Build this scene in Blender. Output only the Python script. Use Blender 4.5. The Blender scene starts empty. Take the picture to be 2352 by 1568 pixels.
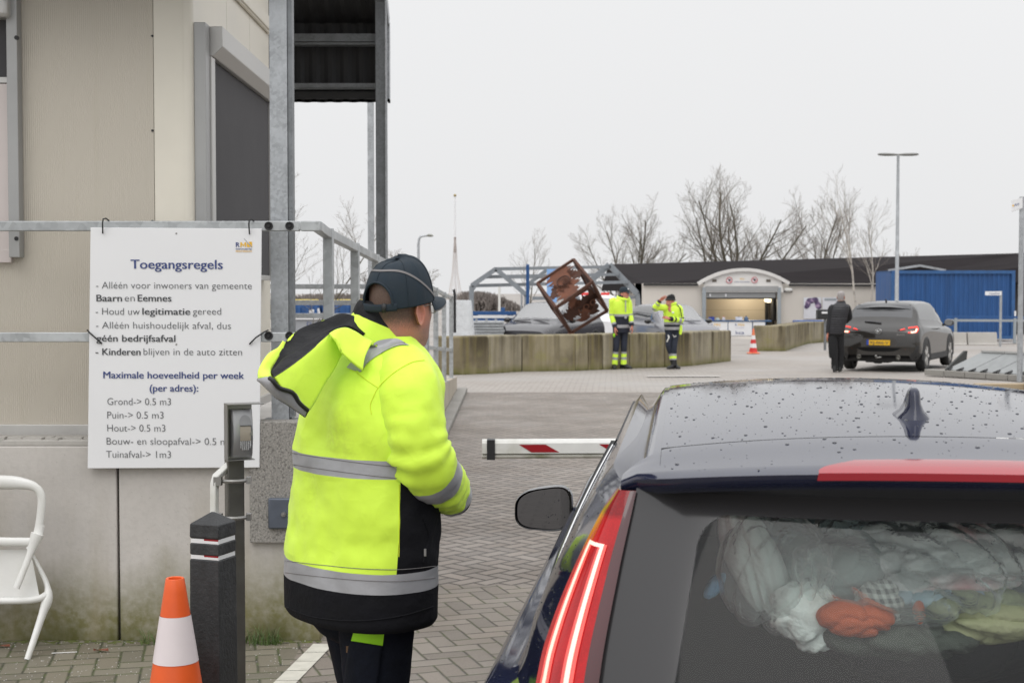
import bpy, bmesh, math, random
from mathutils import Vector, Matrix, noise
from mathutils.bvhtree import BVHTree
R = math.radians
sc = bpy.context.scene
COL = sc.collection
# ------------------------------------------------------------------ camera
cam_d = bpy.data.cameras.new("camera"); cam = bpy.data.objects.new("camera", cam_d); COL.objects.link(cam)
cam_d.lens = 50; cam_d.sensor_width = 36; cam_d.clip_end = 2000; cam_d.clip_start = 0.05
PIT = math.atan((784-664)/(50/36*2352)); CZ = 1.745
cam.location = (0, 0, CZ); cam.rotation_euler = (R(90)-PIT, 0, 0)
cam_d.dof.use_dof = True; cam_d.dof.focus_distance = 4.5; cam_d.dof.aperture_fstop = 9.5
sc.camera = cam
# ------------------------------------------------------------------ sky, sun, exposure (overcast winter day)
w = bpy.data.worlds.new("World"); sc.world = w; w.use_nodes = True
nt = w.node_tree; nt.nodes.clear()
SUN_EL, SUN_ROT = R(50), R(200)
out = nt.nodes.new("ShaderNodeOutputWorld"); bg = nt.nodes.new("ShaderNodeBackground")
sky = nt.nodes.new("ShaderNodeTexSky"); sky.sky_type = 'NISHITA'; sky.sun_disc = False
sky.sun_elevation = SUN_EL; sky.sun_rotation = SUN_ROT; sky.dust_density = 4
tc = nt.nodes.new("ShaderNodeTexCoord"); sep = nt.nodes.new("ShaderNodeSeparateXYZ")
nt.links.new(tc.outputs["Generated"], sep.inputs[0])
# cloud deck: brighter overhead than at the horizon, softly mottled
rmp = nt.nodes.new("ShaderNodeValToRGB")
rmp.color_ramp.elements[0].position = 0.0; rmp.color_ramp.elements[0].color = (0.350, 0.351, 0.354, 1)
rmp.color_ramp.elements[1].position = 1.0; rmp.color_ramp.elements[1].color = (0.93, 0.935, 0.95, 1)
e = rmp.color_ramp.elements.new(0.28); e.color = (0.385, 0.387, 0.391, 1)
nt.links.new(sep.outputs["Z"], rmp.inputs[0])
nz = nt.nodes.new("ShaderNodeTexNoise"); nz.inputs["Scale"].default_value = 2.2; nz.inputs["Detail"].default_value = 5
nt.links.new(tc.outputs["Generated"], nz.inputs["Vector"])
mr = nt.nodes.new("ShaderNodeMapRange"); mr.inputs[3].default_value = 0.965; mr.inputs[4].default_value = 1.035
nt.links.new(nz.outputs["Fac"], mr.inputs[0])
mul = nt.nodes.new("ShaderNodeVectorMath"); mul.operation = 'SCALE'
nt.links.new(rmp.outputs[0], mul.inputs[0]); nt.links.new(mr.outputs[0], mul.inputs["Scale"])
sc10 = nt.nodes.new("ShaderNodeVectorMath"); sc10.operation = 'SCALE'; sc10.inputs["Scale"].default_value = 24
nt.links.new(mul.outputs[0], sc10.inputs[0])
bw = nt.nodes.new("ShaderNodeRGBToBW"); nt.links.new(sky.outputs[0], bw.inputs[0])
mx = nt.nodes.new("ShaderNodeMix"); mx.data_type = 'RGBA'; mx.inputs[0].default_value = 0.06
nt.links.new(sc10.outputs[0], mx.inputs[6]); nt.links.new(bw.outputs[0], mx.inputs[7])
nt.links.new(mx.outputs[2], bg.inputs[0]); bg.inputs[1].default_value = 0.1
nt.links.new(bg.outputs[0], out.inputs[0])
sun_d = bpy.data.lights.new("sun", 'SUN'); sun_d.energy = 0.55; sun_d.angle = R(35); sun_d.color = (1, .97, .93)
sun = bpy.data.objects.new("sun", sun_d); COL.objects.link(sun); sun.location = (0, -5, 20)
sun.rotation_euler = (R(40), 0, R(-20))
sc.view_settings.view_transform = 'Standard'; sc.view_settings.look = 'None'
sc.view_settings.exposure = 0.0; sc.view_settings.gamma = 1
sc.render.engine = 'CYCLES'
sc.cycles.max_bounces = 8; sc.cycles.transparent_max_bounces = 12; sc.cycles.sample_clamp_indirect = 8
# ------------------------------------------------------------------ helpers
FP = 50/36*2352
def at(u, v, Y):                       # a point of the place at depth Y on a line of sight (u, v in a 2352 x 1568 frame)
    dx = (u-1176)/FP; dy = -(v-784)/FP
    dY = math.cos(PIT)+dy*math.sin(PIT); dZ = -math.sin(PIT)+dy*math.cos(PIT)
    return Vector((dx*Y/dY, Y, CZ+dZ*Y/dY))
def gz(Y):                             # the yard falls away gently beyond the gate
    if Y < 26: return 0.0
    return -0.0112*(min(Y, 76)-26)
def proj(p):                           # back to the frame
    y = p.y*math.cos(PIT)-(p.z-CZ)*math.sin(PIT); z = p.y*math.sin(PIT)+(p.z-CZ)*math.cos(PIT)
    return 1176+FP*p.x/y, 784-FP*z/y
def V(*a): return Vector(a)
def clamp(x, a=0., b=1.): return max(a, min(b, x))
def sstep(a, b, x):
    t = clamp((x-a)/(b-a)) if a != b else float(x > a)
    return t*t*(3-2*t)
def lerp(a, b, t): return a+(b-a)*t
def interp(tab, x):                    # piecewise smooth table lookup: tab = [(x, y...)]
    n = len(tab)
    if x <= tab[0][0]: r = tab[0][1:]; return r if len(r) > 1 else r[0]
    if x >= tab[-1][0]: r = tab[-1][1:]; return r if len(r) > 1 else r[0]
    for i in range(n-1):
        if x <= tab[i+1][0]:
            x0, x1 = tab[i][0], tab[i+1][0]; t = (x-x0)/(x1-x0); res = []
            for c in range(1, len(tab[0])):
                y0, y1 = tab[i][c], tab[i+1][c]
                m = (y1-y0)/(x1-x0)
                ml = (y0-tab[i-1][c])/(x0-tab[i-1][0]) if i > 0 else m
                mr_ = (tab[i+2][c]-y1)/(tab[i+2][0]-x1) if i+2 < n else m
                m0 = 0 if ml*m <= 0 else 2*ml*m/(ml+m)
                m1 = 0 if mr_*m <= 0 else 2*mr_*m/(mr_+m)
                h = x1-x0; t2 = t*t; t3 = t2*t
                res.append((2*t3-3*t2+1)*y0+(t3-2*t2+t)*h*m0+(-2*t3+3*t2)*y1+(t3-t2)*h*m1)
            return res if len(res) > 1 else res[0]
def cr(pts, n):                        # Catmull-Rom through points (tuples of any length), n samples per span
    P = [tuple(p) for p in pts]; out_ = []
    for i in range(len(P)-1):
        p0 = P[max(i-1, 0)]; p1 = P[i]; p2 = P[i+1]; p3 = P[min(i+2, len(P)-1)]
        for k in range(n):
            t = k/n
            out_.append(tuple(0.5*((2*b)+(-a+c)*t+(2*a-5*b+4*c-d)*t*t+(-a+3*b-3*c+d)*t**3) for a, b, c, d in zip(p0, p1, p2, p3)))
    out_.append(P[-1]); return out_
def world_of(o):
    m = Matrix.Identity(4)
    while o is not None:
        m = o.matrix_basis @ m; o = o.parent
    return m
def tag(o, label=None, cat=None, group=None, kind=None):
    if label: o["label"] = label
    if cat: o["category"] = cat
    if group: o["group"] = group
    if kind: o["kind"] = kind
    return o
def empty(name, loc, label=None, cat=None, group=None, rz=0.0):
    o = bpy.data.objects.new(name, None); COL.objects.link(o); o.location = loc; o.rotation_euler = (0, 0, rz)
    o.empty_display_size = 0.2
    return tag(o, label, cat, group)
class MB:
    def __init__(s): s.v = []; s.f = []; s.m = []; s.mats = []; s.cm = 0; s.att = {}
    def mat(s, m):
        if m not in s.mats: s.mats.append(m)
        s.cm = s.mats.index(m); return s
    def vert(s, p): s.v.append(Vector(p)); return len(s.v)-1
    def face(s, idx, m=None): s.f.append(tuple(idx)); s.m.append(s.cm if m is None else m)
    def poly(s, pts): b = len(s.v); s.v += [Vector(p) for p in pts]; s.face(range(b, b+len(pts)))
    def box(s, c, size, rot=None, org=None):
        c = Vector(c); hx, hy, hz = [d/2 for d in size]
        cs = [Vector((x, y, z)) for x in (-hx, hx) for y in (-hy, hy) for z in (-hz, hz)]
        if rot is not None:
            M = rot if isinstance(rot, Matrix) else Matrix.Rotation(rot, 3, 'Z'); cs = [M @ q for q in cs]
        b = len(s.v); s.v += [c+q for q in cs]
        for q in ((0, 1, 3, 2), (4, 6, 7, 5), (0, 4, 5, 1), (2, 3, 7, 6), (0, 2, 6, 4), (1, 5, 7, 3)): s.face([b+i for i in q])
        return s
    def bar(s, p0, p1, w, h, up=(0, 0, 1)):        # rectangular bar between two points
        p0 = Vector(p0); p1 = Vector(p1); d = (p1-p0).normalized(); u = Vector(up)
        if abs(d.dot(u)) > .98: u = Vector((0, 1, 0))
        x = d.cross(u).normalized(); y = x.cross(d).normalized()
        b = len(s.v)
        for p in (p0, p1):
            for a, c in ((-1, -1), (1, -1), (1, 1), (-1, 1)): s.v.append(p+x*a*w/2+y*c*h/2)
        for i in range(4): s.face([b+i, b+(i+1) % 4, b+4+(i+1) % 4, b+4+i])
        s.face([b+3, b+2, b+1, b]); s.face([b+4, b+5, b+6, b+7]); return s
    def tube(s, pts, rad, n=10, caps=True, flat=1.0, mats=None, up=None):   # pts: list of points, rad: number or list
        P = [Vector(p) for p in pts]; K = len(P)
        if not hasattr(rad, '__len__'): rad = [rad]*K
        T = [(P[min(i+1, K-1)]-P[max(i-1, 0)]).normalized() for i in range(K)]
        u = Vector(up) if up else (Vector((0, 0, 1)) if abs(T[0].z) < .9 else Vector((0, 1, 0)))
        nrm = (u-T[0]*u.dot(T[0])).normalized(); b = len(s.v)
        for i in range(K):
            nrm = (nrm-T[i]*nrm.dot(T[i])).normalized(); bn = T[i].cross(nrm)
            for k in range(n):
                a = 2*math.pi*k/n; s.v.append(P[i]+nrm*(math.sin(a)*rad[i]*flat)+bn*(math.cos(a)*rad[i]))
        for i in range(K-1):
            for k in range(n):
                s.face([b+i*n+k, b+i*n+(k+1) % n, b+(i+1)*n+(k+1) % n, b+(i+1)*n+k], None if mats is None else mats[i])
        if caps:
            s.face([b+k for k in range(n-1, -1, -1)], None if mats is None else mats[0])
            s.face([b+(K-1)*n+k for k in range(n)], None if mats is None else mats[-1])
        return s
    def cyl(s, p0, p1, r0, r1=None, n=16): return s.tube([p0, p1], [r0, r0 if r1 is None else r1], n)
    def grid(s, rows, closed=False, mats=None, flip=False):     # rows of equal length
        b = len(s.v); n = len(rows[0])
        for r in rows: s.v += [Vector(p) for p in r]
        for i in range(len(rows)-1):
            for k in range(n if closed else n-1):
                q = [b+i*n+k, b+i*n+(k+1) % n, b+(i+1)*n+(k+1) % n, b+(i+1)*n+k]
                mm = None
                if mats is not None:
                    mm = mats(i, k)
                    if mm is None: continue
                s.face(q[::-1] if flip else q, mm)
        return b
    def lathe(s, prof, c=(0, 0, 0), n=24, mats=None):           # prof: [(r, z)]
        c = Vector(c)
        rows = [[c+Vector((r*math.cos(2*math.pi*k/n), r*math.sin(2*math.pi*k/n), z)) for k in range(n)] for r, z in prof]
        s.grid(rows, True, None if mats is None else (lambda i, k: mats[i])); return s
    def prism(s, poly, o, ax, ay, depth):                       # polygon in plane (ax, ay) at o, extruded by vector depth
        o = Vector(o); ax = Vector(ax); ay = Vector(ay); depth = Vector(depth); n = len(poly); b = len(s.v)
        for dd in (Vector(), depth): s.v += [o+ax*x+ay*y+dd for x, y in poly]
        s.face(range(b+n-1, b-1, -1)); s.face(range(b+n, b+2*n))
        for i in range(n): s.face([b+i, b+(i+1) % n, b+n+(i+1) % n, b+n+i])
        return s
    def sphere(s, c, r, n=12, sc_=(1, 1, 1), mat3=None):
        c = Vector(c); rows = []
        for i in range(n+1):
            t = math.pi*i/n; z = math.cos(t); q = math.sin(t); row = []
            for k in range(2*n):
                a = math.pi*k/n; p = Vector((q*math.cos(a)*sc_[0], q*math.sin(a)*sc_[1], z*sc_[2]))*r
                row.append(c+(mat3 @ p if mat3 else p))
            rows.append(row)
        s.grid(rows, True); return s
    def add(s, other, M=None):
        b = len(s.v); mp = []
        for m in other.mats:
            if m not in s.mats: s.mats.append(m)
            mp.append(s.mats.index(m))
        s.v += [(M @ q if M is not None else q.copy()) for q in other.v]
        for i_, t_ in other.att.items(): s.att[i_+b] = t_
        for f, m in zip(other.f, other.m): s.f.append(tuple(i+b for i in f)); s.m.append(mp[m] if mp else 0)
        return s
    def build(s, name, parent=None, world=True, smooth=None, bevel=0, origin=None, weld=False, mats=None, sub=0):
        me = bpy.data.meshes.new(name); vs = s.v
        if parent is not None and world:
            inv = world_of(parent).inverted(); vs = [inv @ q for q in vs]
        loc = None
        if parent is None:
            if origin is None:
                lo = [min(q[i] for q in vs) for i in range(3)]; hi = [max(q[i] for q in vs) for i in range(3)]
                origin = ((lo[0]+hi[0])/2, (lo[1]+hi[1])/2, lo[2])
            loc = Vector(origin); vs = [q-loc for q in vs]
        me.from_pydata([tuple(q) for q in vs], [], s.f)
        for m in (mats or s.mats): me.materials.append(m)
        for p, m in zip(me.polygons, s.m): p.material_index = m
        if weld or bevel:
            bm = bmesh.new(); bm.from_mesh(me); bmesh.ops.remove_doubles(bm, verts=bm.verts, dist=1e-5)
            bmesh.ops.recalc_face_normals(bm, faces=bm.faces); bm.to_mesh(me); bm.free()
        if s.att and not weld and not bevel:
            for c_, nm in enumerate(("hair", "beard")):
                at_ = me.attributes.new(nm, 'FLOAT', 'POINT')
                for i_, t_ in s.att.items(): at_.data[i_].value = t_[c_]
        me.update()
        o = bpy.data.objects.new(name, me); COL.objects.link(o)
        if loc is not None: o.location = loc
        o.parent = parent
        if smooth:
            for p in me.polygons: p.use_smooth = True
            if smooth < 179:
                me.set_sharp_from_angle(angle=R(smooth))
        if bevel:
            md = o.modifiers.new("bevel", 'BEVEL'); md.width = bevel; md.segments = 2; md.limit_method = 'ANGLE'; md.angle_limit = R(40)
            md.harden_normals = False
        if sub:
            md = o.modifiers.new("sub", 'SUBSURF'); md.levels = sub; md.render_levels = sub
        return o
def copy_tree(o, parent=None):
    c = o.copy(); COL.objects.link(c); c.parent = parent
    for ch in [x for x in bpy.data.objects if x.parent == o]: copy_tree(ch, c)
    return c
# ------------------------------------------------------------------ text
_tc = {}
def text_geo(body, off):
    k = (body, off)
    if k not in _tc:
        cu = bpy.data.curves.new("t", 'FONT'); cu.body = body; cu.size = 1; cu.offset = off; cu.resolution_u = 3
        o = bpy.data.objects.new("t", cu); COL.objects.link(o)
        dg = bpy.context.evaluated_depsgraph_get(); me = o.evaluated_get(dg).to_mesh()
        vs = [v.co.copy() for v in me.vertices]; fs = [tuple(p.vertices) for p in me.polygons]
        o.evaluated_get(dg).to_mesh_clear(); bpy.data.objects.remove(o); bpy.data.curves.remove(cu)
        _tc[k] = (vs, fs)
    return _tc[k]
def put_text(mb, body, org, ax, ay, width, cap, off=0.0, capem=0.73):
    """letters laid along ax (unit) from org, fitted to a width and a capital height"""
    vs, fs = text_geo(body, off)
    x0 = min(v.x for v in vs); x1 = max(v.x for v in vs); org = Vector(org); ax = Vector(ax); ay = Vector(ay)
    sx = width/(x1-x0); sy = cap/capem; b = len(mb.v)
    mb.v += [org+ax*((v.x-x0)*sx)+ay*(v.y*sy) for v in vs]
    for f in fs: mb.face([b+i for i in f])
# ------------------------------------------------------------------ materials
class G:
    """a tiny node-graph writer"""
    def __init__(s, name):
        s.m = bpy.data.materials.new(name); s.m.use_nodes = True; s.t = s.m.node_tree; s.t.nodes.clear()
        s.out = s.t.nodes.new("ShaderNodeOutputMaterial"); s._tc = None
    def n(s, typ, ins=None, **at_):
        x = s.t.nodes.new("ShaderNode"+typ)
        for k, v_ in at_.items(): setattr(x, k, v_)
        for k, v_ in (ins or {}).items(): s.set(x, k, v_)
        return x
    def set(s, x, k, v_):
        i = x.inputs[k]
        if hasattr(v_, "is_output"): s.t.links.new(v_, i)
        elif isinstance(v_, (tuple, list)):
            i.default_value = tuple(v_)+((1,) if len(v_) == 3 and i.type == 'RGBA' else ())
        else: i.default_value = v_
    def math(s, op, a, b=0.0, c=None):
        x = s.n("Math", {0: a, 1: b}, operation=op)
        if c is not None: s.set(x, 2, c)
        return x.outputs[0]
    def mix(s, f, a, b):
        x = s.n("Mix", data_type='RGBA'); s.set(x, 0, f); s.set(x, 6, a); s.set(x, 7, b); return x.outputs[2]
    def obj(s):
        if s._tc is None: s._tc = s.n("TexCoord")
        return s._tc.outputs["Object"]
    def scaled(s, vec, sc_): return s.n("Mapping", {"Vector": vec, "Scale": sc_}).outputs[0]
    def noise(s, scale, detail=4, vec=None, rough=.55, dist=0.0):
        return s.n("TexNoise", {"Vector": vec or s.obj(), "Scale": scale, "Detail": detail, "Roughness": rough, "Distortion": dist}).outputs["Fac"]
    def rng(s, x, a, b, c=0.0, d=1.0):
        q = s.n("MapRange", {0: x, 1: a, 2: b, 3: c, 4: d}); return q.outputs[0]
    def bump(s, h, st, dist=.01): return s.n("Bump", {"Height": h, "Strength": st, "Distance": dist}).outputs[0]
    def bsdf(s, **k):
        b = s.n("BsdfPrincipled"); nm = {"base": "Base Color", "rough": "Roughness", "metal": "Metallic", "normal": "Normal", "coat": "Coat Weight", "coatr": "Coat Roughness",
             "spec": "Specular IOR Level", "emit": "Emission Color", "estr": "Emission Strength", "trans": "Transmission Weight", "alpha": "Alpha", "sheen": "Sheen Weight", "sss": "Subsurface Weight", "ior": "IOR"}
        for a, v_ in k.items(): s.set(b, nm[a], v_)
        s.t.links.new(b.outputs[0], s.out.inputs[0]); return b
def mulc(c, f): return tuple(min(1, x*f) for x in c)
def pm(name, c, rough=.6, metal=0., var=.12, scale=5., bump=0., bscale=40., coat=0., spec=.5, c2=None, amt=.5, vscale=None, bdist=.01, rvar=.08, **k):
    g = G(name); vec = g.obj() if vscale is None else g.scaled(g.obj(), vscale)
    f = g.noise(scale, 6, vec)
    col = g.mix(g.rng(f, .3, .7), mulc(c, 1-var), mulc(c, 1+var))
    if c2 is not None:
        col = g.mix(g.math('MULTIPLY', g.rng(g.noise(scale*.45, 7, vec), .52, .68), amt), col, c2)
    kw = dict(base=col, rough=g.rng(f, .3, .7, rough-rvar, rough+rvar), metal=metal, coat=coat, spec=spec)
    if bump: kw["normal"] = g.bump(g.noise(bscale, 5), bump, bdist)
    kw.update(k); g.bsdf(**kw); return g.m
# ------------------------------------------------------------------ materials of the place
def brick_mat(name, rot, base, joint, moss, wid=.105, jw=.095):
    g = G(name)
    vec = g.n("Mapping", {"Vector": g.obj(), "Rotation": (0, 0, rot), "Scale": (1/wid, 1/wid, 1)}).outputs[0]
    wob = g.n("TexNoise", {"Vector": g.obj(), "Scale": 9.0, "Detail": 2}).outputs["Color"]
    vec = g.n("VectorMath", {0: vec, 1: g.n("VectorMath", {0: wob, 1: (.10, .10, 0)}, operation='MULTIPLY').outputs[0]}, operation='ADD').outputs[0]
    sp = g.n("SeparateXYZ", {0: vec}); x, y = sp.outputs[0], sp.outputs[1]
    i = g.math('FLOOR', x); j = g.math('FLOOR', y); fx = g.math('SUBTRACT', x, i); fy = g.math('SUBTRACT', y, j)
    t = g.math('FLOORED_MODULO', g.math('ADD', g.math('SUBTRACT', i, j), .01), 4.0)
    t = g.math('FLOOR', t)
    def eq(k): return g.math('COMPARE', t, float(k), .1)
    t0, t1, t2, t3 = eq(0), eq(1), eq(2), eq(3)
    big = lambda d, off: g.math('ADD', d, g.math('MULTIPLY', off, 9.0))
    L = big(fx, t1); Rr = big(g.math('SUBTRACT', 1.0, fx), t0); B = big(fy, t2); T = big(g.math('SUBTRACT', 1.0, fy), t3)
    d = g.math('MINIMUM', g.math('MINIMUM', L, Rr), g.math('MINIMUM', B, T))
    cid = g.n("CombineXYZ", {0: g.math('SUBTRACT', i, t1), 1: g.math('SUBTRACT', j, t2), 2: 0.0}).outputs[0]
    wn = g.n("TexWhiteNoise", {0: cid}, noise_dimensions='3D'); rv = wn.outputs["Value"]
    brickc = g.mix(rv, mulc(base, .74), mulc(base, 1.28))
    brickc = g.mix(g.math('MULTIPLY', g.n("SeparateColor", {0: wn.outputs["Color"]}).outputs[1], .35), brickc, (base[0]*1.12, base[1]*1.0, base[2]*.9))
    fine = g.noise(160, 3)
    brickc = g.mix(g.rng(fine, .35, .7, 0, .38), brickc, mulc(base, 1.55))
    patch = g.noise(.9, 6)
    brickc = g.mix(g.rng(patch, .40, .66, 0, .38), brickc, mulc(base, .76))
    edge = g.rng(d, .02, jw)
    jn = g.mix(g.rng(g.noise(14, 5), .42, .62), joint, moss)
    jn = g.mix(g.rng(g.noise(260, 2), .62, .7, 0, .7), jn, (.42, .40, .37))
    col = g.mix(edge, jn, brickc)
    h = g.math('ADD', g.math('MULTIPLY', g.rng(d, .0, .10), 1.0), g.math('ADD', g.math('MULTIPLY', rv, .45), g.math('MULTIPLY', fine, .22)))
    tilt = g.math('ADD', h, g.math('MULTIPLY', g.noise(2.2, 2), .6))
    g.bsdf(base=col, rough=g.rng(patch, .35, .65, .52, .78), normal=g.bump(tilt, .55, .006), spec=.4)
    return g.m
M = {}
M['brick_near'] = brick_mat("brick paving, near", R(-19), (.200, .176, .150), (.060, .050, .040), (.075, .085, .035))
M['brick_far'] = brick_mat("brick paving, drive", R(45), (.212, .186, .163), (.045, .038, .031), (.040, .036, .028), jw=.16)
M['brick_side'] = brick_mat("brick paving, kerbside", R(-12), (.170, .155, .118), (.055, .055, .035), (.075, .095, .030))
def yard_mat():
    g = G("yard paving"); vec = g.n("Mapping", {"Vector": g.obj(), "Rotation": (0, 0, R(4))}).outputs[0]
    b = g.n("TexBrick", {"Vector": vec, "Scale": 1.0, "Mortar Size": .012, "Brick Width": .22, "Row Height": .11, "Color1": (.285, .255, .228, 1), "Color2": (.335, .303, .272, 1), "Mortar": (.20, .178, .157, 1)})
    col = g.mix(g.rng(g.noise(.22, 7), .45, .62, 0, .6), b.outputs[0], (.315, .30, .285))
    col = g.mix(g.rng(g.noise(.5, 7, g.scaled(g.obj(), (.3, 2.2, 1))), .56, .66, 0, .5), col, (.19, .182, .178))
    col = g.mix(g.rng(g.noise(30, 4), .5, .7, 0, .25), col, (.39, .36, .335))
    g.bsdf(base=col, rough=g.rng(g.noise(.4, 4), .4, .6, .55, .8)); return g.m
M['yard'] = yard_mat()
def concrete_mat(name, c, moss_h=0., dark=(.17, .15, .12), speck=.0, streak=0., top=None, seed=0.):
    g = G(name); o = g.n("Mapping", {"Vector": g.obj(), "Location": (seed, seed*.7, 0)}).outputs[0]
    z = g.n("SeparateXYZ", {0: g.obj()}).outputs[2]
    col = g.mix(g.rng(g.noise(1.3, 8, o), .3, .7), mulc(c, .86), mulc(c, 1.1))
    col = g.mix(g.rng(g.noise(34, 4, o), .45, .75, 0, .30), col, mulc(c, .72))
    pit = g.n("TexVoronoi", {"Vector": o, "Scale": 24.0}).outputs[0]
    col = g.mix(g.rng(pit, .03, .07, .55, 0), col, mulc(c, .45))
    if speck:
        v_ = g.noise(115, 3, o); col = g.mix(g.rng(v_, .48, .60, 0, speck), col, (.42, .39, .35))
        col = g.mix(g.rng(g.noise(90, 3, g.scaled(o, (1.1, 1, .9))), .52, .62, 0, speck), col, (.06, .055, .05))
    if streak:
        s1 = g.noise(1.0, 6, g.scaled(o, (3.4, 3.4, .30))); s2 = g.noise(1.0, 6, g.scaled(o, (9, 9, .4)))
        drip = g.math('MULTIPLY', g.rng(s1, .42, .6), g.rng(z, .0, .75, .35, 1.0))
        col = g.mix(g.rng(g.noise(.9, 4, o), .46, .62, 0, streak*.55), col, dark); col = g.mix(g.math('MULTIPLY', drip, streak), col, dark)
        col = g.mix(g.rng(s2, .52, .68, 0, streak*.75), col, (.20, .165, .07))
        col = g.mix(g.rng(g.noise(2.2, 5, o), .55, .7, 0, .5), col, (.26, .24, .09))
    if moss_h:
        lim = g.math('ADD', z, g.math('MULTIPLY', g.math('SUBTRACT', g.noise(2.6, 7, g.scaled(o, (1, 1, .5))), .5), moss_h*1.1))
        m1 = g.rng(lim, moss_h*.25, moss_h, 1, 0)
        col = g.mix(g.math('MULTIPLY', m1, g.rng(g.noise(22, 5, o), .25, .6, .55, .95)), col, (.165, .155, .058))
        col = g.mix(g.rng(lim, moss_h*-.05, moss_h*.22, .85, 0), col, (.085, .085, .022))
        col = g.mix(g.math('MULTIPLY', g.rng(lim, moss_h*.9, moss_h*1.9, 1, 0), g.rng(g.noise(1.0, 5, g.scaled(o, (5, 5, .6))), .45, .65, 0, .45)), col, (.30, .255, .16))
    h = g.math('ADD', g.noise(60, 4, o), g.math('MULTIPLY', g.rng(pit, .0, .07), .6))
    g.bsdf(base=col, rough=.82, normal=g.bump(h, .35, .004), spec=.3); return g.m
M['plinth'] = concrete_mat("precast concrete with moss foot", (.530, .500, .468), .46)
M['speck'] = concrete_mat("exposed aggregate concrete", (.285, .272, .252), 0, speck=.55)
M['block'] = [concrete_mat("stained concrete block", c_, .16, streak=st_, dark=(.060, .047, .026), seed=3.7*k) for k, (c_, st_) in enumerate((((.245, .205, .130), .95), ((.36, .32, .235), .70), ((.29, .25, .165), .95), ((.33, .285, .19), .85)))]
M['slab'] = concrete_mat("pale concrete", (.44, .42, .39), 0.0)
M['slabgrey'] = concrete_mat("grey concrete kerb", (.27, .26, .24), 0.0, speck=.25)
M['lowwall'] = concrete_mat("ramp wall concrete", (.41, .365, .30), 0.0)
def galv_mat(name, c=(.38, .395, .41), rough=.46, metal=.55, sp=70):
    g = G(name); vo = g.n("TexVoronoi", {"Vector": g.obj(), "Scale": sp}).outputs["Color"]
    v1 = g.n("SeparateColor", {0: vo}).outputs[0]
    col = g.mix(v1, mulc(c, .84), mulc(c, 1.18))
    col = g.mix(g.rng(g.noise(5, 6), .50, .66, 0, .6), col, mulc(c, 1.45))
    col = g.mix(g.rng(g.noise(2.2, 6), .56, .70, 0, .45), col, mulc(c, .62))
    g.bsdf(base=col, metal=metal, rough=g.rng(v1, 0, 1, rough-.08, rough+.14), normal=g.bump(g.noise(50, 3), .08, .002)); return g.m
M['galv'] = galv_mat("galvanised steel"); M['galvdk'] = galv_mat("weathered galvanised steel", (.20, .21, .22), .5)
M['galvspot'] = galv_mat("spotted galvanised tube", (.40, .415, .42), .42, .5, 28)
def panel_mat(name, c, pitch, depth):
    g = G(name); x = g.n("SeparateXYZ", {0: g.obj()}).outputs[0]
    s_ = g.math('SINE', g.math('MULTIPLY', x, 2*math.pi/pitch))
    col = g.mix(g.rng(g.noise(.8, 7, g.scaled(g.obj(), (1, 1, .35))), .4, .65, 0, .5), c, mulc(c, .90))
    col = g.mix(g.rng(g.noise(1, 6, g.scaled(g.obj(), (14, 14, .25))), .60, .74, 0, .28), col, (.42, .38, .28))
    g.bsdf(base=col, rough=.42, normal=g.bump(s_, depth, .002), spec=.45); return g.m
M['cream'] = panel_mat("cream ribbed sandwich panel", (.545, .500, .425), .0105, .45)
M['creamflat'] = pm("cream painted steel", (.70, .66, .57), .38, var=.05, scale=2, c2=(.52, .48, .38), amt=.25)
M['alu'] = pm("silver anodised aluminium", (.52, .51, .49), .38, .45, var=.06)
M['aludark'] = pm("grey aluminium", (.36, .36, .355), .42, .4, var=.06)
M['screen'] = pm("charcoal screen cloth", (.062, .060, .064), .85, var=.08, scale=3, bump=.15, bscale=600)
M['black'] = pm("matt black plastic", (.016, .016, .017), .5, var=.3)
M['rubber'] = pm("black rubber", (.013, .013, .014), .62, var=.3, scale=20, bump=.2)
M['roofblack'] = pm("black profiled roof sheet", (.016, .016, .017), .6, var=.3, scale=3)
M['white'] = pm("white painted board", (.78, .78, .79), .42, var=.02, scale=1.5, c2=(.62, .62, .62), amt=.12)
M['inkblue'] = pm("dark blue print", (.040, .062, .20), .5, var=.02)
M['inkgrey'] = pm("dark grey print", (.055, .058, .064), .5, var=.02)
M['inkmid'] = pm("grey print", (.105, .108, .115), .5, var=.02)
M['inkyellow'] = pm("amber print", (.80, .46, .03), .5, var=.02)
M['red'] = pm("red reflective sheet", (.30, .006, .012), .35, var=.08)
M['whitep'] = pm("white plastic", (.74, .735, .71), .38, var=.05, scale=6, c2=(.46, .45, .36), amt=.35, bump=.05)
M['offwhite'] = pm("weathered white paint", (.70, .695, .665), .45, var=.06, scale=9, c2=(.40, .39, .30), amt=.45)
M['steel'] = pm("brushed stainless steel", (.30, .295, .285), .36, .75, var=.15, scale=8, c2=(.20, .18, .14), amt=.4)
M['steeldk'] = pm("tarnished steel tube", (.155, .15, .135), .40, .7, var=.2, scale=7, c2=(.11, .09, .05), amt=.5)
M['bollard'] = pm("black recycled plastic", (.030, .031, .033), .62, var=.30, scale=26, bump=.35, bscale=70, c2=(.075, .075, .075), amt=.35, vscale=(1, 1, .35))
M['orange'] = pm("orange cone plastic", (.78, .115, .022), .42, var=.07, scale=8, c2=(.55, .07, .018), amt=.35)
M['conewhite'] = pm("white cone sleeve", (.74, .66, .67), .40, var=.04, scale=5, c2=(.58, .45, .45), amt=.3)
M['grass'] = pm("grass blades", (.075, .125, .03), .6, var=.35, scale=30)
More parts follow.
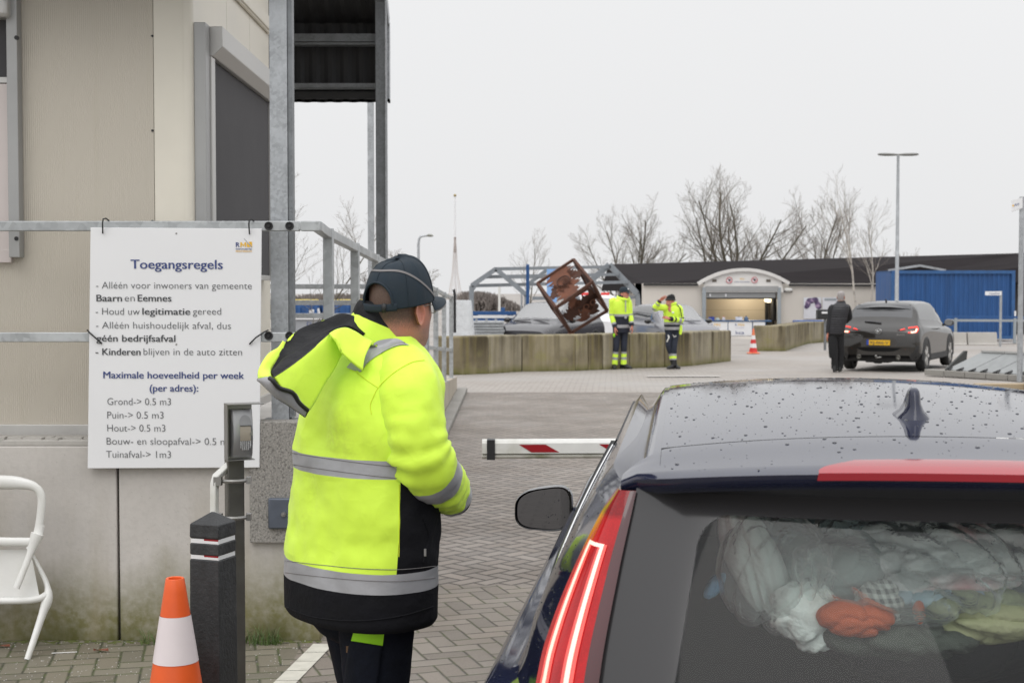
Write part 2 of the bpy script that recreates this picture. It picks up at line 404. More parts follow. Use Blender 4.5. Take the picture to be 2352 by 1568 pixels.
# ------------------------------------------------------------------ ground
def sheet(name, x0, x1, ys, dz, m, label=None, seg=None):
    mb = MB().mat(m); xs = [x0, x1] if not seg else seg
    mb.grid([[V(x, y, gz(y)+dz) for x in xs] for y in ys], flip=False)
    o = mb.build(name, origin=(0, 0, 0)); tag(o, label, None, None, 'structure'); return o
YS = [-8, 4, 6, 8, 10, 14, 18, 22, 24, 26]+[26+2*k for k in range(1, 26)]+[78, 90, 120, 200, 350, 700]
sheet("ground", -350, 350, YS, -.012, M['yard'], "pale worn paving of the yard reaching to the horizon")
sheet("road", -.76, 12.0, [1.0, 4, 6, 8.32], .004, M['brick_near'], "brown brick paving around the parked estate car")
sheet("road", -.76, 12.0, [8.32, 12, 16, 20, 24.0], .004, M['brick_far'], "brown herringbone brick drive beyond the barrier arm")
sheet("pavement", -8, -1.03, [1.0, 4, 7.02], .004, M['brick_side'], "mossy brick pavement at the foot of the concrete wall")
sheet("pavement", -1.03, -.76, [1.0, 4, 7.3], .0035, M['brick_near'], "brick strip along the white edge line")
# white edge line of separate bricks
mb = MB().mat(pm("white concrete brick", (.55, .53, .46), .8, var=.10, scale=14, c2=(.36, .35, .28), amt=.5, bump=.3, bscale=90)); y = 6.92
while y > 4.2:
    xa = lerp(-.925, -1.075, (6.92-y)/1.3); l = .158; xb = lerp(-.925, -1.075, (6.92-y+l)/1.3)
    b = len(mb.v); mb.v += [V(xa-.05, y, .0085), V(xa+.05, y, .0085), V(xb+.05, y-l, .0085), V(xb-.05, y-l, .0085)]; mb.face([b, b+3, b+2, b+1]); y -= l+.006
tag(mb.build("road_marking", origin=(-1, 6, 0)), "white edge line of pale bricks beside the man's feet", None, None, 'structure')
# worn painted marks in the yard
mb = MB().mat(pm("worn white road paint", (.47, .445, .415), .8, var=.1, scale=1.5, c2=(.36, .33, .30), amt=.9))
for (u_, v_, ln, wd_, an) in ((1570, 864.5, 1.5, .34, .04), (2285, 788.5, 1.9, .5, .2), (2035, 873.5, .5, .2, 0)):
    Y = 30.
    for _ in range(8): Y = FP*(CZ-gz(Y))/max(v_-664, 1)
    p = at(u_, v_, Y); ca, sa = math.cos(an), math.sin(an)
    def mk(a, c): x = p.x+a*ca-c*sa; y = Y+a*sa+c*ca; return V(x, y, gz(y)+.006)
    mb.poly([mk(-ln/2, -wd_/2), mk(ln/2, -wd_/2), mk(ln/2, wd_/2), mk(-ln/2, wd_/2)])
tag(mb.build("road_marking", origin=(3, 30, gz(30))), "faint worn white paint marks on the yard paving", None, None, 'structure')
# ------------------------------------------------------------------ concrete plinth, its ramp wall and kerb
pl = empty("plinth_wall", (-3.2, 7.0, 0), "pale precast concrete wall with green mossy foot under the office cabin", "wall")
mb = MB().mat(M['plinth'])
XJ = at(271, 1200, 7.0).x
mb.box((-5.0+(XJ-.006+5)/2-.0, 7.10, .485), (XJ-.006+5.0, .20, .97)); mb.build("left_panel", pl, bevel=.006, smooth=40)
mb = MB().mat(M['plinth']); mb.box(((XJ+.006-.95)/2, 7.10, .485), (-.95-XJ-.006, .20, .97)); mb.build("right_panel", pl, bevel=.006, smooth=40)
mb = MB().mat(pm("dark joint filler", (.07, .065, .055), .9, var=.3)); mb.box((XJ, 7.13, .47), (.02, .2, .93)); mb.build("joint_filler", pl)
mb = MB().mat(M['slab']); mb.box((-3.0, 7.26, .985), (4.1, .50, .03)); mb.build("coping", pl, bevel=.006)
# crumbly mortar line on top of the wall
random.seed(4); mb = MB().mat(M['slab'])
x = -5
while x < -1.5:
    l = random.uniform(.03, .11); mb.box((x+l/2, 7.055+random.uniform(-.01, .02), 1.003), (l, random.uniform(.04, .10), random.uniform(.006, .02)), random.uniform(-.2, .2)); x += l*1.1
mb.build("mortar_bed", pl)
xs0, xs1 = at(574, 1100, 6.98).x, at(690, 1100, 6.98).x
mb = MB().mat(M['speck']); mb.box(((xs0+xs1)/2, 7.04, (at(0, 1245, 6.98).z+at(0, 968, 6.98).z)/2), (xs1-xs0, .15, at(0, 968, 6.98).z-at(0, 1245, 6.98).z)); mb.build("aggregate_block", pl, bevel=.004)
# service box on it
pb = empty("service_box", (at(640, 1215, 6.94).x, 6.95, at(640, 1215, 6.94).z), "blue-grey metal cover plate with a knob on the speckled concrete block", "cover plate")
c = at(655, 1178, 6.955); mb = MB().mat(pm("blue-grey painted steel", (.10, .115, .145), .45, .3, var=.12, scale=12, c2=(.07, .065, .06), amt=.4)); mb.box((c.x, 6.953, c.z), (.165, .024, .152)); mb.build("cover", pb, bevel=.008, smooth=40)
k = at(651, 1181, 6.93); mb = MB().mat(M['steel']); mb.cyl((k.x, 6.942, k.z), (k.x, 6.925, k.z), .013, .011, 16); mb.cyl((k.x, 6.926, k.z), (k.x, 6.918, k.z), .007, .005, 12); mb.build("knob", pb, smooth=40)
# ramp side wall, kerb
rw = MB().mat(M['lowwall'])
def ztop(Y): return lerp(.97, .27, (Y-7.2)/(24-7.2))
n = 8
for i in range(n):
    y0 = 7.2+(24-7.2)*i/n; y1 = 7.2+(24-7.2)*(i+1)/n-.012
    b = len(rw.v)
    rw.v += [V(-1.13, y0, 0), V(-.93, y0, 0), V(-.93, y0, ztop(y0)), V(-1.13, y0, ztop(y0)), V(-1.13, y1, 0), V(-.93, y1, 0), V(-.93, y1, ztop(y1)), V(-1.13, y1, ztop(y1))]
    for q in ((0, 1, 2, 3), (7, 6, 5, 4), (1, 5, 6, 2), (3, 2, 6, 7), (0, 3, 7, 4)): rw.face([b+t for t in q])
tag(rw.build("ramp_wall", smooth=30, bevel=.008), "low sloping concrete wall carrying the receding railing", "wall")
kb = MB().mat(M['slabgrey'])
for i in range(17):
    y0 = 7.3+i*1.0; kb.box((-.845, y0+.495, .035), (.165, .985, .07))
tag(kb.build("kerb", bevel=.01, origin=(-.845, 15, 0)), "flat concrete kerb along the foot of the ramp wall", None, None, 'structure')
rp = MB().mat(M['slab']); rp.poly([V(-5, 7.2, .95), V(-1.13, 7.2, .95), V(-1.13, 24, .25), V(-5, 24, .25)])
rp.poly([V(-5, 24, .25), V(-1.13, 24, .25), V(-1.13, 24, -.02), V(-5, 24, -.02)])
tag(rp.build("ramp", origin=(-3, 15, 0)), "concrete access ramp behind the office cabin", None, None, 'structure')
# ------------------------------------------------------------------ office cabin
XC = -1.63; YF = 7.30; YB = 9.62
cb = empty("office_cabin", (-3.2, 8.5, 1.0), "cream panelled site office cabin with grey window screens", "cabin")
mb = MB().mat(M['cream']); xr = at(354, 400, YF).x
mb.box(((-5.2+xr)/2, YF+.03, 2.75), (xr+5.2, .06, 3.4)); mb.build("ribbed_panel", cb)
mb = MB().mat(M['creamflat']); xq = at(424, 400, YF).x
mb.box(((xr+.004+xq)/2, YF+.028, 2.75), (xq-xr-.004, .06, 3.4)); mb.mat(pm("shadow joint", (.20, .18, .14), .7)); mb.box((xr+.0, YF+.012, 2.75), (.012, .02, 3.38)); mb.build("cover_strip", cb, smooth=30)
mb = MB().mat(M['creamflat']); prof = []
for kx in range(9):
    a = R(-90+90*kx/8); prof.append((XC-.045+.045*math.cos(a), YF+.045+.045*math.sin(a)))
rows = [[V(xq, YF-.004, z)]+[V(px, py-.004, z) for px, py in prof]+[V(XC, YF+.17, z)] for z in (1.05, 4.45)]
mb.grid(rows); mb.build("corner_trim", cb, smooth=50)
mb = MB().mat(M['creamflat'])
ys = [YF+.17, YF+.9, YF+1.62, YB]
for a_, b_ in zip(ys[:-1], ys[1:]): mb.box((XC-.034, (a_+b_)/2+.003, 2.75), (.06, b_-a_-.006, 3.4))
mb.build("side_panel", cb)
mb = MB().mat(M['creamflat']); mb.box((-3.4, (YF+.1+YB)/2, 4.5), (3.5, YB-YF-.1, .08)); mb.build("roof", cb)
mb = MB().mat(M['creamflat']); mb.box((-3.4, YB-.03, 2.75), (3.5, .06, 3.36)); mb.build("back_panel", cb)
mb = MB().mat(M['creamflat'])                                  # eaves trim on the side wall
mb.box((XC+.016, (YF+.25+YB)/2, 3.50), (.03, YB-YF-.3, .085)); mb.box((XC+.010, (YF+.25+YB)/2, 3.452), (.02, YB-YF-.3, .012)); mb.build("eaves_trim", cb, bevel=.004)
mb = MB().mat(M['alu']); zb0 = at(100, 999, YF).z; zb1 = at(100, 974, YF).z
mb.box((-3.4, YF-.006, (zb0+zb1)/2), (3.6, .03, zb1-zb0)); mb.box((XC+.004, (YF+.1+YB)/2, (zb0+zb1)/2), (.02, YB-YF, zb1-zb0)); mb.build("base_rail", cb, bevel=.003)
mb = MB().mat(M['black'])
for v_ in (83, 300, 508, 690): q = at(350, v_, YF-.004); mb = MB().mat(M['black']); mb.cyl((q.x, YF-.006, q.z), (q.x, YF+.01, q.z), .006, .006, 10); mb.build("screw", cb)
# window with roll screen on the side wall
Y0, Y1 = 7.44, 9.36; zt = at(500, 60, 7.44).z; zs0 = 1.80
sw = empty("window_screen", (XC, 8.4, zs0), "tall charcoal roll-down window screen in silver frame on the side of the cabin", "window screen")
mb = MB().mat(M['alu']); mb.prism([(0, 0), (.075, .0), (.125, .05), (.125, .155), (0, .155)], (XC, Y0+.01, zt-.155), (1, 0, 0), (0, 0, 1), (0, Y1-Y0-.02, 0)); mb.build("cassette", sw, bevel=.004, smooth=40)
for ya in (Y0, Y1-.085):
    mb = MB().mat(M['alu']); mb.box((XC+.035, ya+.0425, (zs0+zt-.156)/2), (.07, .085, zt-.158-zs0)); mb.build("guide_rail", sw, bevel=.004, smooth=40)
mb = MB().mat(M['aludark']); mb.box((XC+.03, Y0-.055, (zs0+zt)/2), (.06, .10, zt-zs0)); mb.build("side_casing", sw, bevel=.003)
mb = MB().mat(M['screen']); mb.box((XC+.046, (Y0+Y1)/2, (zs0+.03+zt-.16)/2), (.006, Y1-Y0-.175, zt-.19-zs0)); mb.build("screen_cloth", sw)
mb = MB().mat(M['alu']); mb.box((XC+.042, (Y0+Y1)/2, zs0+.017), (.03, Y1-Y0-.172, .032)); mb.build("bottom_bar", sw, bevel=.003)
mb = MB().mat(M['galv'])
hz0, hz1 = at(612, 482, 9.45).z, at(612, 382, 9.45).z
mb.tube([(XC+.0, 9.50, hz0), (XC+.045, 9.50, hz0), (XC+.045, 9.50, hz1), (XC+.0, 9.50, hz1)], .009, 8)
gr = mb.build("grab_handle", cb, smooth=60)
# front window at the left edge
fw = empty("window", (-2.65, YF, 1.9), "tall office window at the left edge with dark half-lowered screen", "window")
xe = at(40, 300, YF).x; zf0 = at(40, 592, YF).z
mb = MB().mat(M['aludark']); mb.box((xe+.0, YF-.035, (zf0+3.9)/2), (.055, .07, 3.9-zf0)); mb.build("guide_rail", fw, bevel=.004)
mb = MB().mat(M['alu']); q = at(20, 15, YF-.08); mb.box((xe-.32, YF-.07, q.z), (.64, .12, .12)); mb.build("cassette", fw, bevel=.02, smooth=40)
mb = MB().mat(M['screen']); z1, z0 = at(10, 38, YF).z, at(10, 178, YF).z; mb.box((xe-.33, YF-.02, (z0+z1)/2), (.60, .008, z1-z0)); mb.build("screen_cloth", fw)
mb = MB().mat(M['alu']); q = at(10, 186, YF); mb.box((xe-.33, YF-.022, q.z), (.60, .02, .028)); mb.build("bottom_bar", fw)
mb = MB().mat(pm("pale pink-grey window frame", (.58, .52, .50), .4, var=.04)); q0, q1 = at(10, 194, YF).z, at(10, 588, YF).z
mb.box((xe-.085, YF-.012, (q0+q1)/2), (.12, .03, q0-q1)); mb.box((xe-.33, YF-.012, q1-.0), (.60, .032, .07)); mb.build("frame", fw, bevel=.004)
g = G("dark window glass"); g.bsdf(base=(.02, .025, .028), rough=.05, spec=.8); M['glassdk'] = g.m
mb = MB().mat(M['glassdk']); mb.box((xe-.40, YF-.004, (q0+q1)/2), (.50, .01, q0-q1)); mb.build("pane", fw)
mb = MB().mat(M['black'])
for v_ in (87, 598-50): q = at(38, v_, YF-.07); mb = MB().mat(M['black']); mb.cyl((q.x, YF-.074, q.z), (q.x, YF-.06, q.z), .011, .011, 12); mb.build("screw", fw)
# ------------------------------------------------------------------ steel column and canopy over the cabin
ca = empty("canopy", (-1.15, 9.4, 1.0), "black vaulted canopy on galvanised steel posts over the cabin", "canopy")
def hcol(x0, x1, yc, z0, z1, d=.10):
    mb = MB().mat(M['galv']); xm = (x0+x1)/2; wd = x1-x0
    mb.box((xm, yc-d/2+.005, (z0+z1)/2), (wd, .01, z1-z0)); mb.box((xm, yc+d/2-.005, (z0+z1)/2), (wd, .01, z1-z0)); mb.box((xm, yc, (z0+z1)/2), (.008, d-.02, z1-z0)); return mb
xa, xb = at(621, 500, 7.14).x, at(661, 500, 7.14).x
mb = hcol(xa, xb+.0, 7.19, 1.09, 5.0); mb.mat(M['galvdk']).box((xb+.013, 7.185, 3.05), (.022, .07, 3.9)); mb.build("post", ca)
mb = MB().mat(M['galvdk']); mb.box(((xa+xb)/2, 7.17, 1.083), (.17, .17, .014)); mb.build("base_plate", ca)
mb = MB().mat(M['speck']); mb.box(((xa+xb)/2+.01, 7.17, 1.025), (.135, .16, .10)); mb.build("pedestal", ca, bevel=.01)
xa2, xb2 = at(863, 400, 11.7).x, at(888, 400, 11.7).x
mb = MB().mat(M['galvdk']); mb.box(((xa2+xb2)/2, 11.75, 2.2), (xb2-xa2, .10, 4.0)); mb.mat(M['galv']).box((xb2-.006, 11.69, 2.2), (.012, .012, 4.0)); mb.build("post", ca, bevel=.003)
# vault profile in (Y, z)
ye = 12.0; zl = at(800, 229, ye).z; zh = at(893, 62, ye).z
prof = [(ye, zl), (ye, zl+.02), (ye, zh-.05), (ye-.06, zh+.06), (ye-.35, zh+.24), (ye-1.0, zh+.50), (9.4, zh+.72), (8.0, zh+.60), (7.2, zh+.30), (6.85, zh+.05), (6.80, zh-.1), (6.80, 3.42)]
prof = [(p_[0], p_[1]) for p_ in cr(prof, 4)]
XE = at(893, 140, ye).x; XL = -6.0
mb = MB().mat(M['roofblack'])
nx = 150; rows = []
for (yy, zz) in prof:
    row = []
    for i in range(nx+1):
        x = lerp(XL, XE-.05, i/nx); rib = .012 if (i % 4) in (0, 1) else -.012
        row.append(V(x, yy-(rib if abs(yy-ye) < .1 else 0), zz-(rib if abs(yy-ye) >= .1 else 0)))
    rows.append(row)
mb.grid(rows); mb.build("roof_sheet", ca)
mb = MB().mat(M['galvdk'])
for k in range(len(prof)-1): mb.bar((XE-.04, prof[k][0]-.03, prof[k][1]), (XE-.04, prof[k+1][0]-.03, prof[k+1][1]), .05, .09)
mb.build("arch_beam", ca, smooth=30)
mb = MB().mat(M['galv'])
for k in range(len(prof)-1): mb.bar((XE, prof[k][0], prof[k][1]), (XE, prof[k+1][0], prof[k+1][1]), .016, .11)
mb.build("verge_trim", ca, smooth=30)
def zs(v_, Y): return at(770, v_, Y).z
for (v0, v1, yy) in ((72, 104, 11.85), (189, 205, 11.9)):
    mb = MB().mat(M['galvdk']); z1, z0 = zs(v0, yy), zs(v1, yy)
    mb.box(((XL+XE-.1)/2, yy, (z0+z1)/2), (XE-.1-XL, .06, (z1-z0)*.55)); mb.box(((XL+XE-.1)/2, yy+.04, z0+.012), (XE-.1-XL, .1, .02)); mb.build("purlin", ca)
mb = MB().mat(M['black']); mb.box(((XL+XE)/2-.03, ye-.02, zl+.03), (XE-XL-.02, .06, .06)); mb.build("bottom_trim", ca)
# lone steel post further back
xa3, xb3 = at(845, 400, 18).x, at(859, 400, 18).x
mb = MB().mat(M['galv']); mb.box(((xa3+xb3)/2, 18, 2.3), (xb3-xa3, .08, 4.1)); tag(mb.build("steel_post", bevel=.004), "pale galvanised post standing just behind the canopy's rear post", "post")
# ------------------------------------------------------------------ railing along the wall and down the ramp
YR = 7.0
rl = empty("railing", (-1.5, 7.0, 1.0), "galvanised tube railing along the wall turning down the ramp", "railing")
def rail(va, vb, name, xend):
    z1, z0 = at(300, va, YR).z, at(300, vb, YR).z; zc = (z0+z1)/2; h = z1-z0
    mb = MB().mat(M['galvspot']); xj = at(690, va, YR).x
    mb.box(((-4.6+xj-.003)/2, YR, zc), (xj-.003+4.6, .045, h)); mb.box(((xj+.003+xend)/2, YR, zc), (xend-xj-.003, .045, h)); mb.box((xj, YR, zc), (.02, .04, h-.01))
    return mb, zc, h
xk = at(737, 520, YR).x
mb, zc1, h1 = rail(508, 531, "top", xk); d = V(XR2 := -.985, 22.6, 0)
def rz1(Y): return zc1-.0283*(Y-7.0)
p0 = V(xk-.0, YR, zc1); mb.bar(p0+V(-.02, .012, 0), V(-.975, 7.45, rz1(7.45)), .045, h1); mb.bar(V(-.975, 7.45, rz1(7.45)), V(-.985, 23.0, rz1(23)), .045, h1); mb.build("top_rail", rl, bevel=.004, smooth=40)
mb, zc2, h2 = rail(763, 785, "mid", xk); mb.bar(V(xk-.02, YR+.012, zc2), V(-.975, 7.45, zc2-.01), .045, h2); mb.bar(V(-.975, 7.45, zc2-.01), V(-.985, 23.0, zc2-.75), .045, h2); mb.build("middle_rail", rl, bevel=.004, smooth=40)
for yy in (7.57, 8.85, 10.2, 11.6, 13.0, 14.4, 16.2, 18.2, 20.4, 22.8):
    mb = MB().mat(M['galvspot']); ww = .053 if yy < 15 else .062
    top = rz1(yy)+.03; zb_ = ztop(yy); mb.box((-.975, yy, (top+zb_)/2), (ww, ww, top-zb_)); mb.box((-.975, yy, zb_+.006), (.11, .11, .012)); mb.build("post", rl, bevel=.003, smooth=40)
for (u_, v_) in ((617, 519), (665, 519), (617, 771), (665, 771)):
    q = at(u_, v_, YR-.024); mb = MB().mat(M['rubber'])
    mb.lathe([(.0001, .012), (.008, .012), (.0085, .004), (.013, .006), (.0195, .008), (.0215, .0), (.0215, -.006)], n=24)
    for i, p_ in enumerate(mb.v): mb.v[i] = V(q.x+p_.x, YR-.024-p_.z, q.z+p_.y)
    mb.mat(M['steel']); mb.cyl((q.x, YR-.026, q.z), (q.x, YR-.033, q.z), .005, .005, 10); mb.build("rubber_buffer", rl, smooth=50)
mb = MB().mat(M['rubber'])
for yy in (22.8,): mb.tube([V(-.945, yy-.05, 1.72), V(-.93, yy-.05, 1.74), V(-.915, yy-.05, 1.66), V(-.915, yy-.05, 1.05)], .022, 8)
mb.build("rubber_strip", rl, smooth=60)
rr = empty("railing", (-2.0, 13.8, 1.0), "further galvanised railing with level bars behind the cabin", "railing")
for v_ in (658, 695, 725):
    mb = MB().mat(M['galv']); z = at(750, v_, 13.8).z; mb.box((-2.4, 13.8, z), (2.7, .04, .048)); mb.build("rail", rr, bevel=.003)
for x in (-3.6, -2.3, -1.15):
    mb = MB().mat(M['galv']); z = at(750, 654, 13.8).z; mb.box((x, 13.84, (z+.66)/2), (.05, .04, z-.66)); mb.build("post", rr)
# ------------------------------------------------------------------ rules sign hung on the railing
YSG = 6.955
def sg(cx, cy, dy=0.): return at((200+cx/2.375)/1.0884, (540+cy/2.375)/1.0884, YSG-dy)
sn = empty("rules_sign", tuple(sg(560, 1497)), "large white board headed Toegangsregels tied to the railing", "sign")
TL, TR, BL, BR = sg(62, 68), sg(1078, 75), sg(45, 1497), sg(1065, 1492)
mb = MB().mat(M['white'])
bk = [q+V(0, .010, 0) for q in (TL, TR, BR, BL)]; fr = [TL, TR, BR, BL]; b = len(mb.v); mb.v += fr+bk
mb.face([b+3, b+2, b+1, b]); mb.face([b+4, b+5, b+6, b+7])
for i in range(4): mb.face([b+i, b+(i+1) % 4, b+4+(i+1) % 4, b+4+i])
mb.build("board", sn, bevel=.002)
def line(x0, x1, base, body, bold, ink, cap=42):
    LI = MB()
    o = sg(x0, base, .0025); e_ = sg(x1, base+ (x1-x0)*0.004, .0025); ax = (e_-o); wd = ax.length
    LI.mat(M[ink]); hh = cap/2.375/1.0884/FP*YSG; n_ = ax.normalized()
    if bold:
        e2 = hh*.055
        for k_, dx in enumerate((0, .5, 1)): put_text(LI, body, o+n_*(dx*e2)+V(0, -.0002*k_, 0), n_, V(0, 0, 1), wd-e2, hh)
    else: put_text(LI, body, o, n_, V(0, 0, 1), wd, hh, -.008)
    LI.build("lettering", sn)
line(300, 848, 312, "Toegangsregels", 1, 'inkblue', 57)
line(95, 1020, 430, "- Alléén voor inwoners van gemeente", 0, 'inkmid', 43)
line(97, 250, 506, "Baarn", 1, 'inkgrey'); line(265, 325, 506, "en", 0, 'inkmid', 43); line(342, 544, 506, "Eemnes", 1, 'inkgrey')
line(93, 355, 585, "- Houd uw", 0, 'inkmid', 43); line(370, 655, 585, "legitimatie", 1, 'inkgrey'); line(670, 838, 585, "gereed", 0, 'inkmid', 43)
line(95, 896, 667, "- Alléén huishoudelijk afval, dus", 0, 'inkmid', 43)
line(97, 567, 744, "géén bedrijfsafval", 1, 'inkgrey')
line(92, 360, 824, "- Kinderen", 1, 'inkgrey'); line(377, 962, 824, "blijven in de auto zitten", 0, 'inkmid', 43)
line(138, 975, 962, "Maximale hoeveelheid per week", 1, 'inkblue', 43); line(413, 703, 1040, "(per adres):", 1, 'inkblue', 43)
line(162, 540, 1120, "Grond-> 0.5 m3", 0, 'inkmid', 44); line(162, 496, 1200, "Puin-> 0.5 m3", 0, 'inkmid', 44)
line(162, 507, 1277, "Hout-> 0.5 m3", 0, 'inkmid', 44); line(158, 905, 1355, "Bouw- en sloopafval-> 0.5 m3", 0, 'inkmid', 44)
line(155, 540, 1433, "Tuinafval-> 1m3", 0, 'inkmid', 44)
line(925, 948, 184, "R", 1, 'inkblue', 30); line(925, 1021, 200, "REINIGINGSBEDRIJF", 1, 'inkblue', 9); line(925, 1021, 213, "MIDDEN NEDERLAND", 1, 'inkyellow', 9)
LI = MB().mat(M['inkyellow'])
def lp(pts): LI.poly([sg(x, y, .0025) for x, y in pts][::-1])
lp([(952, 184), (952, 155), (959, 155), (959, 184)]); lp([(959, 155), (969, 172), (979, 155), (979, 163), (969, 182), (959, 166)]); lp([(979, 184), (979, 155), (986, 155), (986, 184)])
lp([(991, 184), (991, 158), (1014, 184)]); lp([(1021, 184), (1021, 153), (1000, 153)])
LI.mat(M['inkmid']); lp([(972, 134), (974, 133), (1022, 186), (1020, 187)])
LI.build("logo", sn)
mb = MB().mat(M['black'])
for (u0, v0, u1, v1) in ((237, 503, 236, 536), (573, 505, 573, 538)):
    a_ = at(u0, v0, YSG-.03); b_ = at(u1, v1, YSG-.006)
    mb = MB().mat(M['black']); mb.tube([a_+V(.012, .06, -.006), a_+V(.006, .03, .004), a_, a_+V(-.003, -.002, -.02), b_], .0036, 8); mb.build("cable_tie", sn, smooth=60)
for (u0, v0, u1, v1) in ((206, 764, 234, 789), (604, 764, 573, 790)):
    a_ = at(u0, v0, YSG-.01); b_ = at(u1, v1, YSG-.006); sx = 1 if u1 > u0 else -1
    mb = MB().mat(M['black']); mb.tube([a_+V(-.02*sx, .03, .012), a_, (a_+b_)/2+V(0, -.012, .004), b_], .0040, 8); mb.build("cable_tie", sn, smooth=60)
for (cx, cy) in ((572, 103), (572, 761)): q = sg(cx, cy); mb = MB().mat(M['steel']); mb.sphere(q, .0045, 6); mb.build("screw", sn, smooth=60)
# ------------------------------------------------------------------ intercom on its post
YI = 5.45
def ip(cx, cy, dy=0.): return at((480+cx/4.48)/1.0884, (990+cy/4.48)/1.0884, YI+dy)
it = empty("intercom_post", (ip(430, 700).x, YI+.06, 0), "steel intercom post with small grey call station and rain hood", "intercom")
mb = MB().mat(M['steeldk'])                       # post, square tube set on edge
px, py = ip(432, 900).x, YI+.075
def sq(x, y, r, z0, z1, m, name, lean=0.):
    q = MB().mat(m); rows = [[V(x+r*math.cos(R(a))+(z-1)*lean, y+r*math.sin(R(a)), z) for a in (-112, -22, 68, 158)] for z in (z0, z1)]
    q.grid(rows, True); q.face([3, 2, 1, 0]); q.face([4, 5, 6, 7]); return q
sq(px, py, .046, 0, ip(0, 700).z+.06, M['steeldk'], "x").build("post", it, bevel=.004)
# back plate / housing: open-fronted tray turned a little to the right
yw = R(24)
ux, uy = V(math.cos(yw), math.sin(yw), 0), V(math.sin(yw), -math.cos(yw), 0)   # along face, out of face (towards camera, right)
O = ip(520, 400, .03); H = ip(0, 90).z-ip(0, 710).z; zc = ip(0, 400).z; W_ = .104
def tb(a, b, zz): return O+ux*a+uy*b+V(0, 0, zz-O.z)
z0, z1 = ip(0, 705).z, ip(0, 88).z
mb = MB().mat(M['steel'])
def slab(a0, a1, b0, b1, za, zb):
    q = len(mb.v); mb.v += [tb(a0, b0, za), tb(a1, b0, za), tb(a1, b1, za), tb(a0, b1, za), tb(a0, b0, zb), tb(a1, b0, zb), tb(a1, b1, zb), tb(a0, b1, zb)]
    for f in ((0, 1, 2, 3), (7, 6, 5, 4), (0, 4, 5, 1), (1, 5, 6, 2), (2, 6, 7, 3), (3, 7, 4, 0)): mb.face([q+t for t in f])
slab(-W_/2, W_/2, -.004, 0, z0, z1); slab(-W_/2-.003, -W_/2, -.004, .052, z0, z1); slab(-W_/2, W_/2, .0, .05, z0-.003, z0)
mb.build("housing", it)
mb = MB().mat(M['steel']); slab(-W_/2-.003, W_/2+.030, -.004, .075, z1, z1+.003); mb.build("rain_hood", it)
# curved call station
mb = MB().mat(pm("satin grey metal paint", (.30, .30, .305), .32, .55, var=.06)); zf0, zf1 = ip(0, 676).z, ip(0, 148).z; a0, a1 = -.036, .048
rows = []
for i in range(25):
    t = i/24; z = lerp(zf0, zf1, t); bow = .030+.024*math.sin(math.pi*clamp(t*.9+.08)); row = []
    pr = [(a0, .002), (a0, bow*.75), (a0+.006, bow-.003), (a0+.014, bow), ((a0+a1)/2, bow+.003), (a1-.012, bow), (a1-.004, bow-.004), (a1, bow*.7), (a1, .002)]
    rows.append([tb(a, b, z) for a, b in pr])
mb.grid(rows); mb.face(range(9)); mb.face([24*9+k for k in range(8, -1, -1)]); mb.build("call_station", it, smooth=35, weld=True)
def fp(s, t, dd=.0012):
    z = lerp(zf0, zf1, t); bow = .030+.024*math.sin(math.pi*clamp(t*.9+.08)); return tb(lerp(a0, a1, s), bow+.0022+dd, z)
mb = MB().mat(pm("recessed grey", (.235, .235, .24), .4, .3)); pts = [fp(.34, .66), fp(.88, .66)]+[fp(.61+.27*math.cos(R(a)), .72+.165*math.sin(R(a))) for a in range(0, 181, 15)]
mb.poly(pts[:1]+pts[1:]); mb.build("dome_recess", it)
mb = MB().mat(pm("beige name window", (.30, .265, .215), .3, var=.05)); rows = [[fp(.35+.5*i/4, .345+.315*j/5, .002) for i in range(5)] for j in range(6)]; mb.grid(rows); mb.build("display", it)
mb = MB().mat(M['inkgrey']); mb.bar(fp(.36, .665, .003), fp(.88, .665, .003), .004, .002); mb.bar(fp(.865, .36, .003), fp(.865, .66, .003), .003, .002); mb.build("display_frame", it)
mb = MB().mat(M['steel']); mb.poly([fp(.78, .50, .004), fp(.90, .565, .006), fp(.90, .44, .006)]); mb.build("key_pointer", it)
mb = MB().mat(M['white'])
for i in range(6):
    for j in range(9):
        s_, t_ = .39+.088*i, .33-.022*j
        if ((s_-.61)/.27)**2+((t_-.27)/.135)**2 < 1.05 or t_ > .27: mb.bar(fp(s_-.022, t_+.007, .0015), fp(s_+.022, t_-.007, .0015), .0022, .0012)
mb.build("speaker_grille", it)
mb = MB().mat(M['steel']); zc_ = ip(0, 960).z
for zz in (zc_, ip(0, 1375).z):
    mb = MB().mat(M['steel']); ring = [V(px+.060*math.cos(R(a)), py+.060*math.sin(R(a)), zz) for a in range(-180, 60, 12)]; mb.tube(ring, .005, 6, flat=1.6)
    mb.box((px+.06, py-.02, zz), (.018, .03, .026)); mb.box((px-.055, py-.045, zz), (.03, .03, .034)); mb.build("pipe_clamp", it)
mb = MB().mat(M['offwhite']); q0, q1, q2 = ip(385, 800, .06), ip(258, 915, .03), ip(250, 1400, .03)
q3 = V(q2.x, q2.y, .02)
mb.tube([q0+V(.03, .01, .03), q0, lerp(q0, q1, .9), q1+V(-.002, 0, -.02), q2, q3], .0185, 4, flat=1.0); mb.build("cable_conduit", it, bevel=.004, smooth=40)
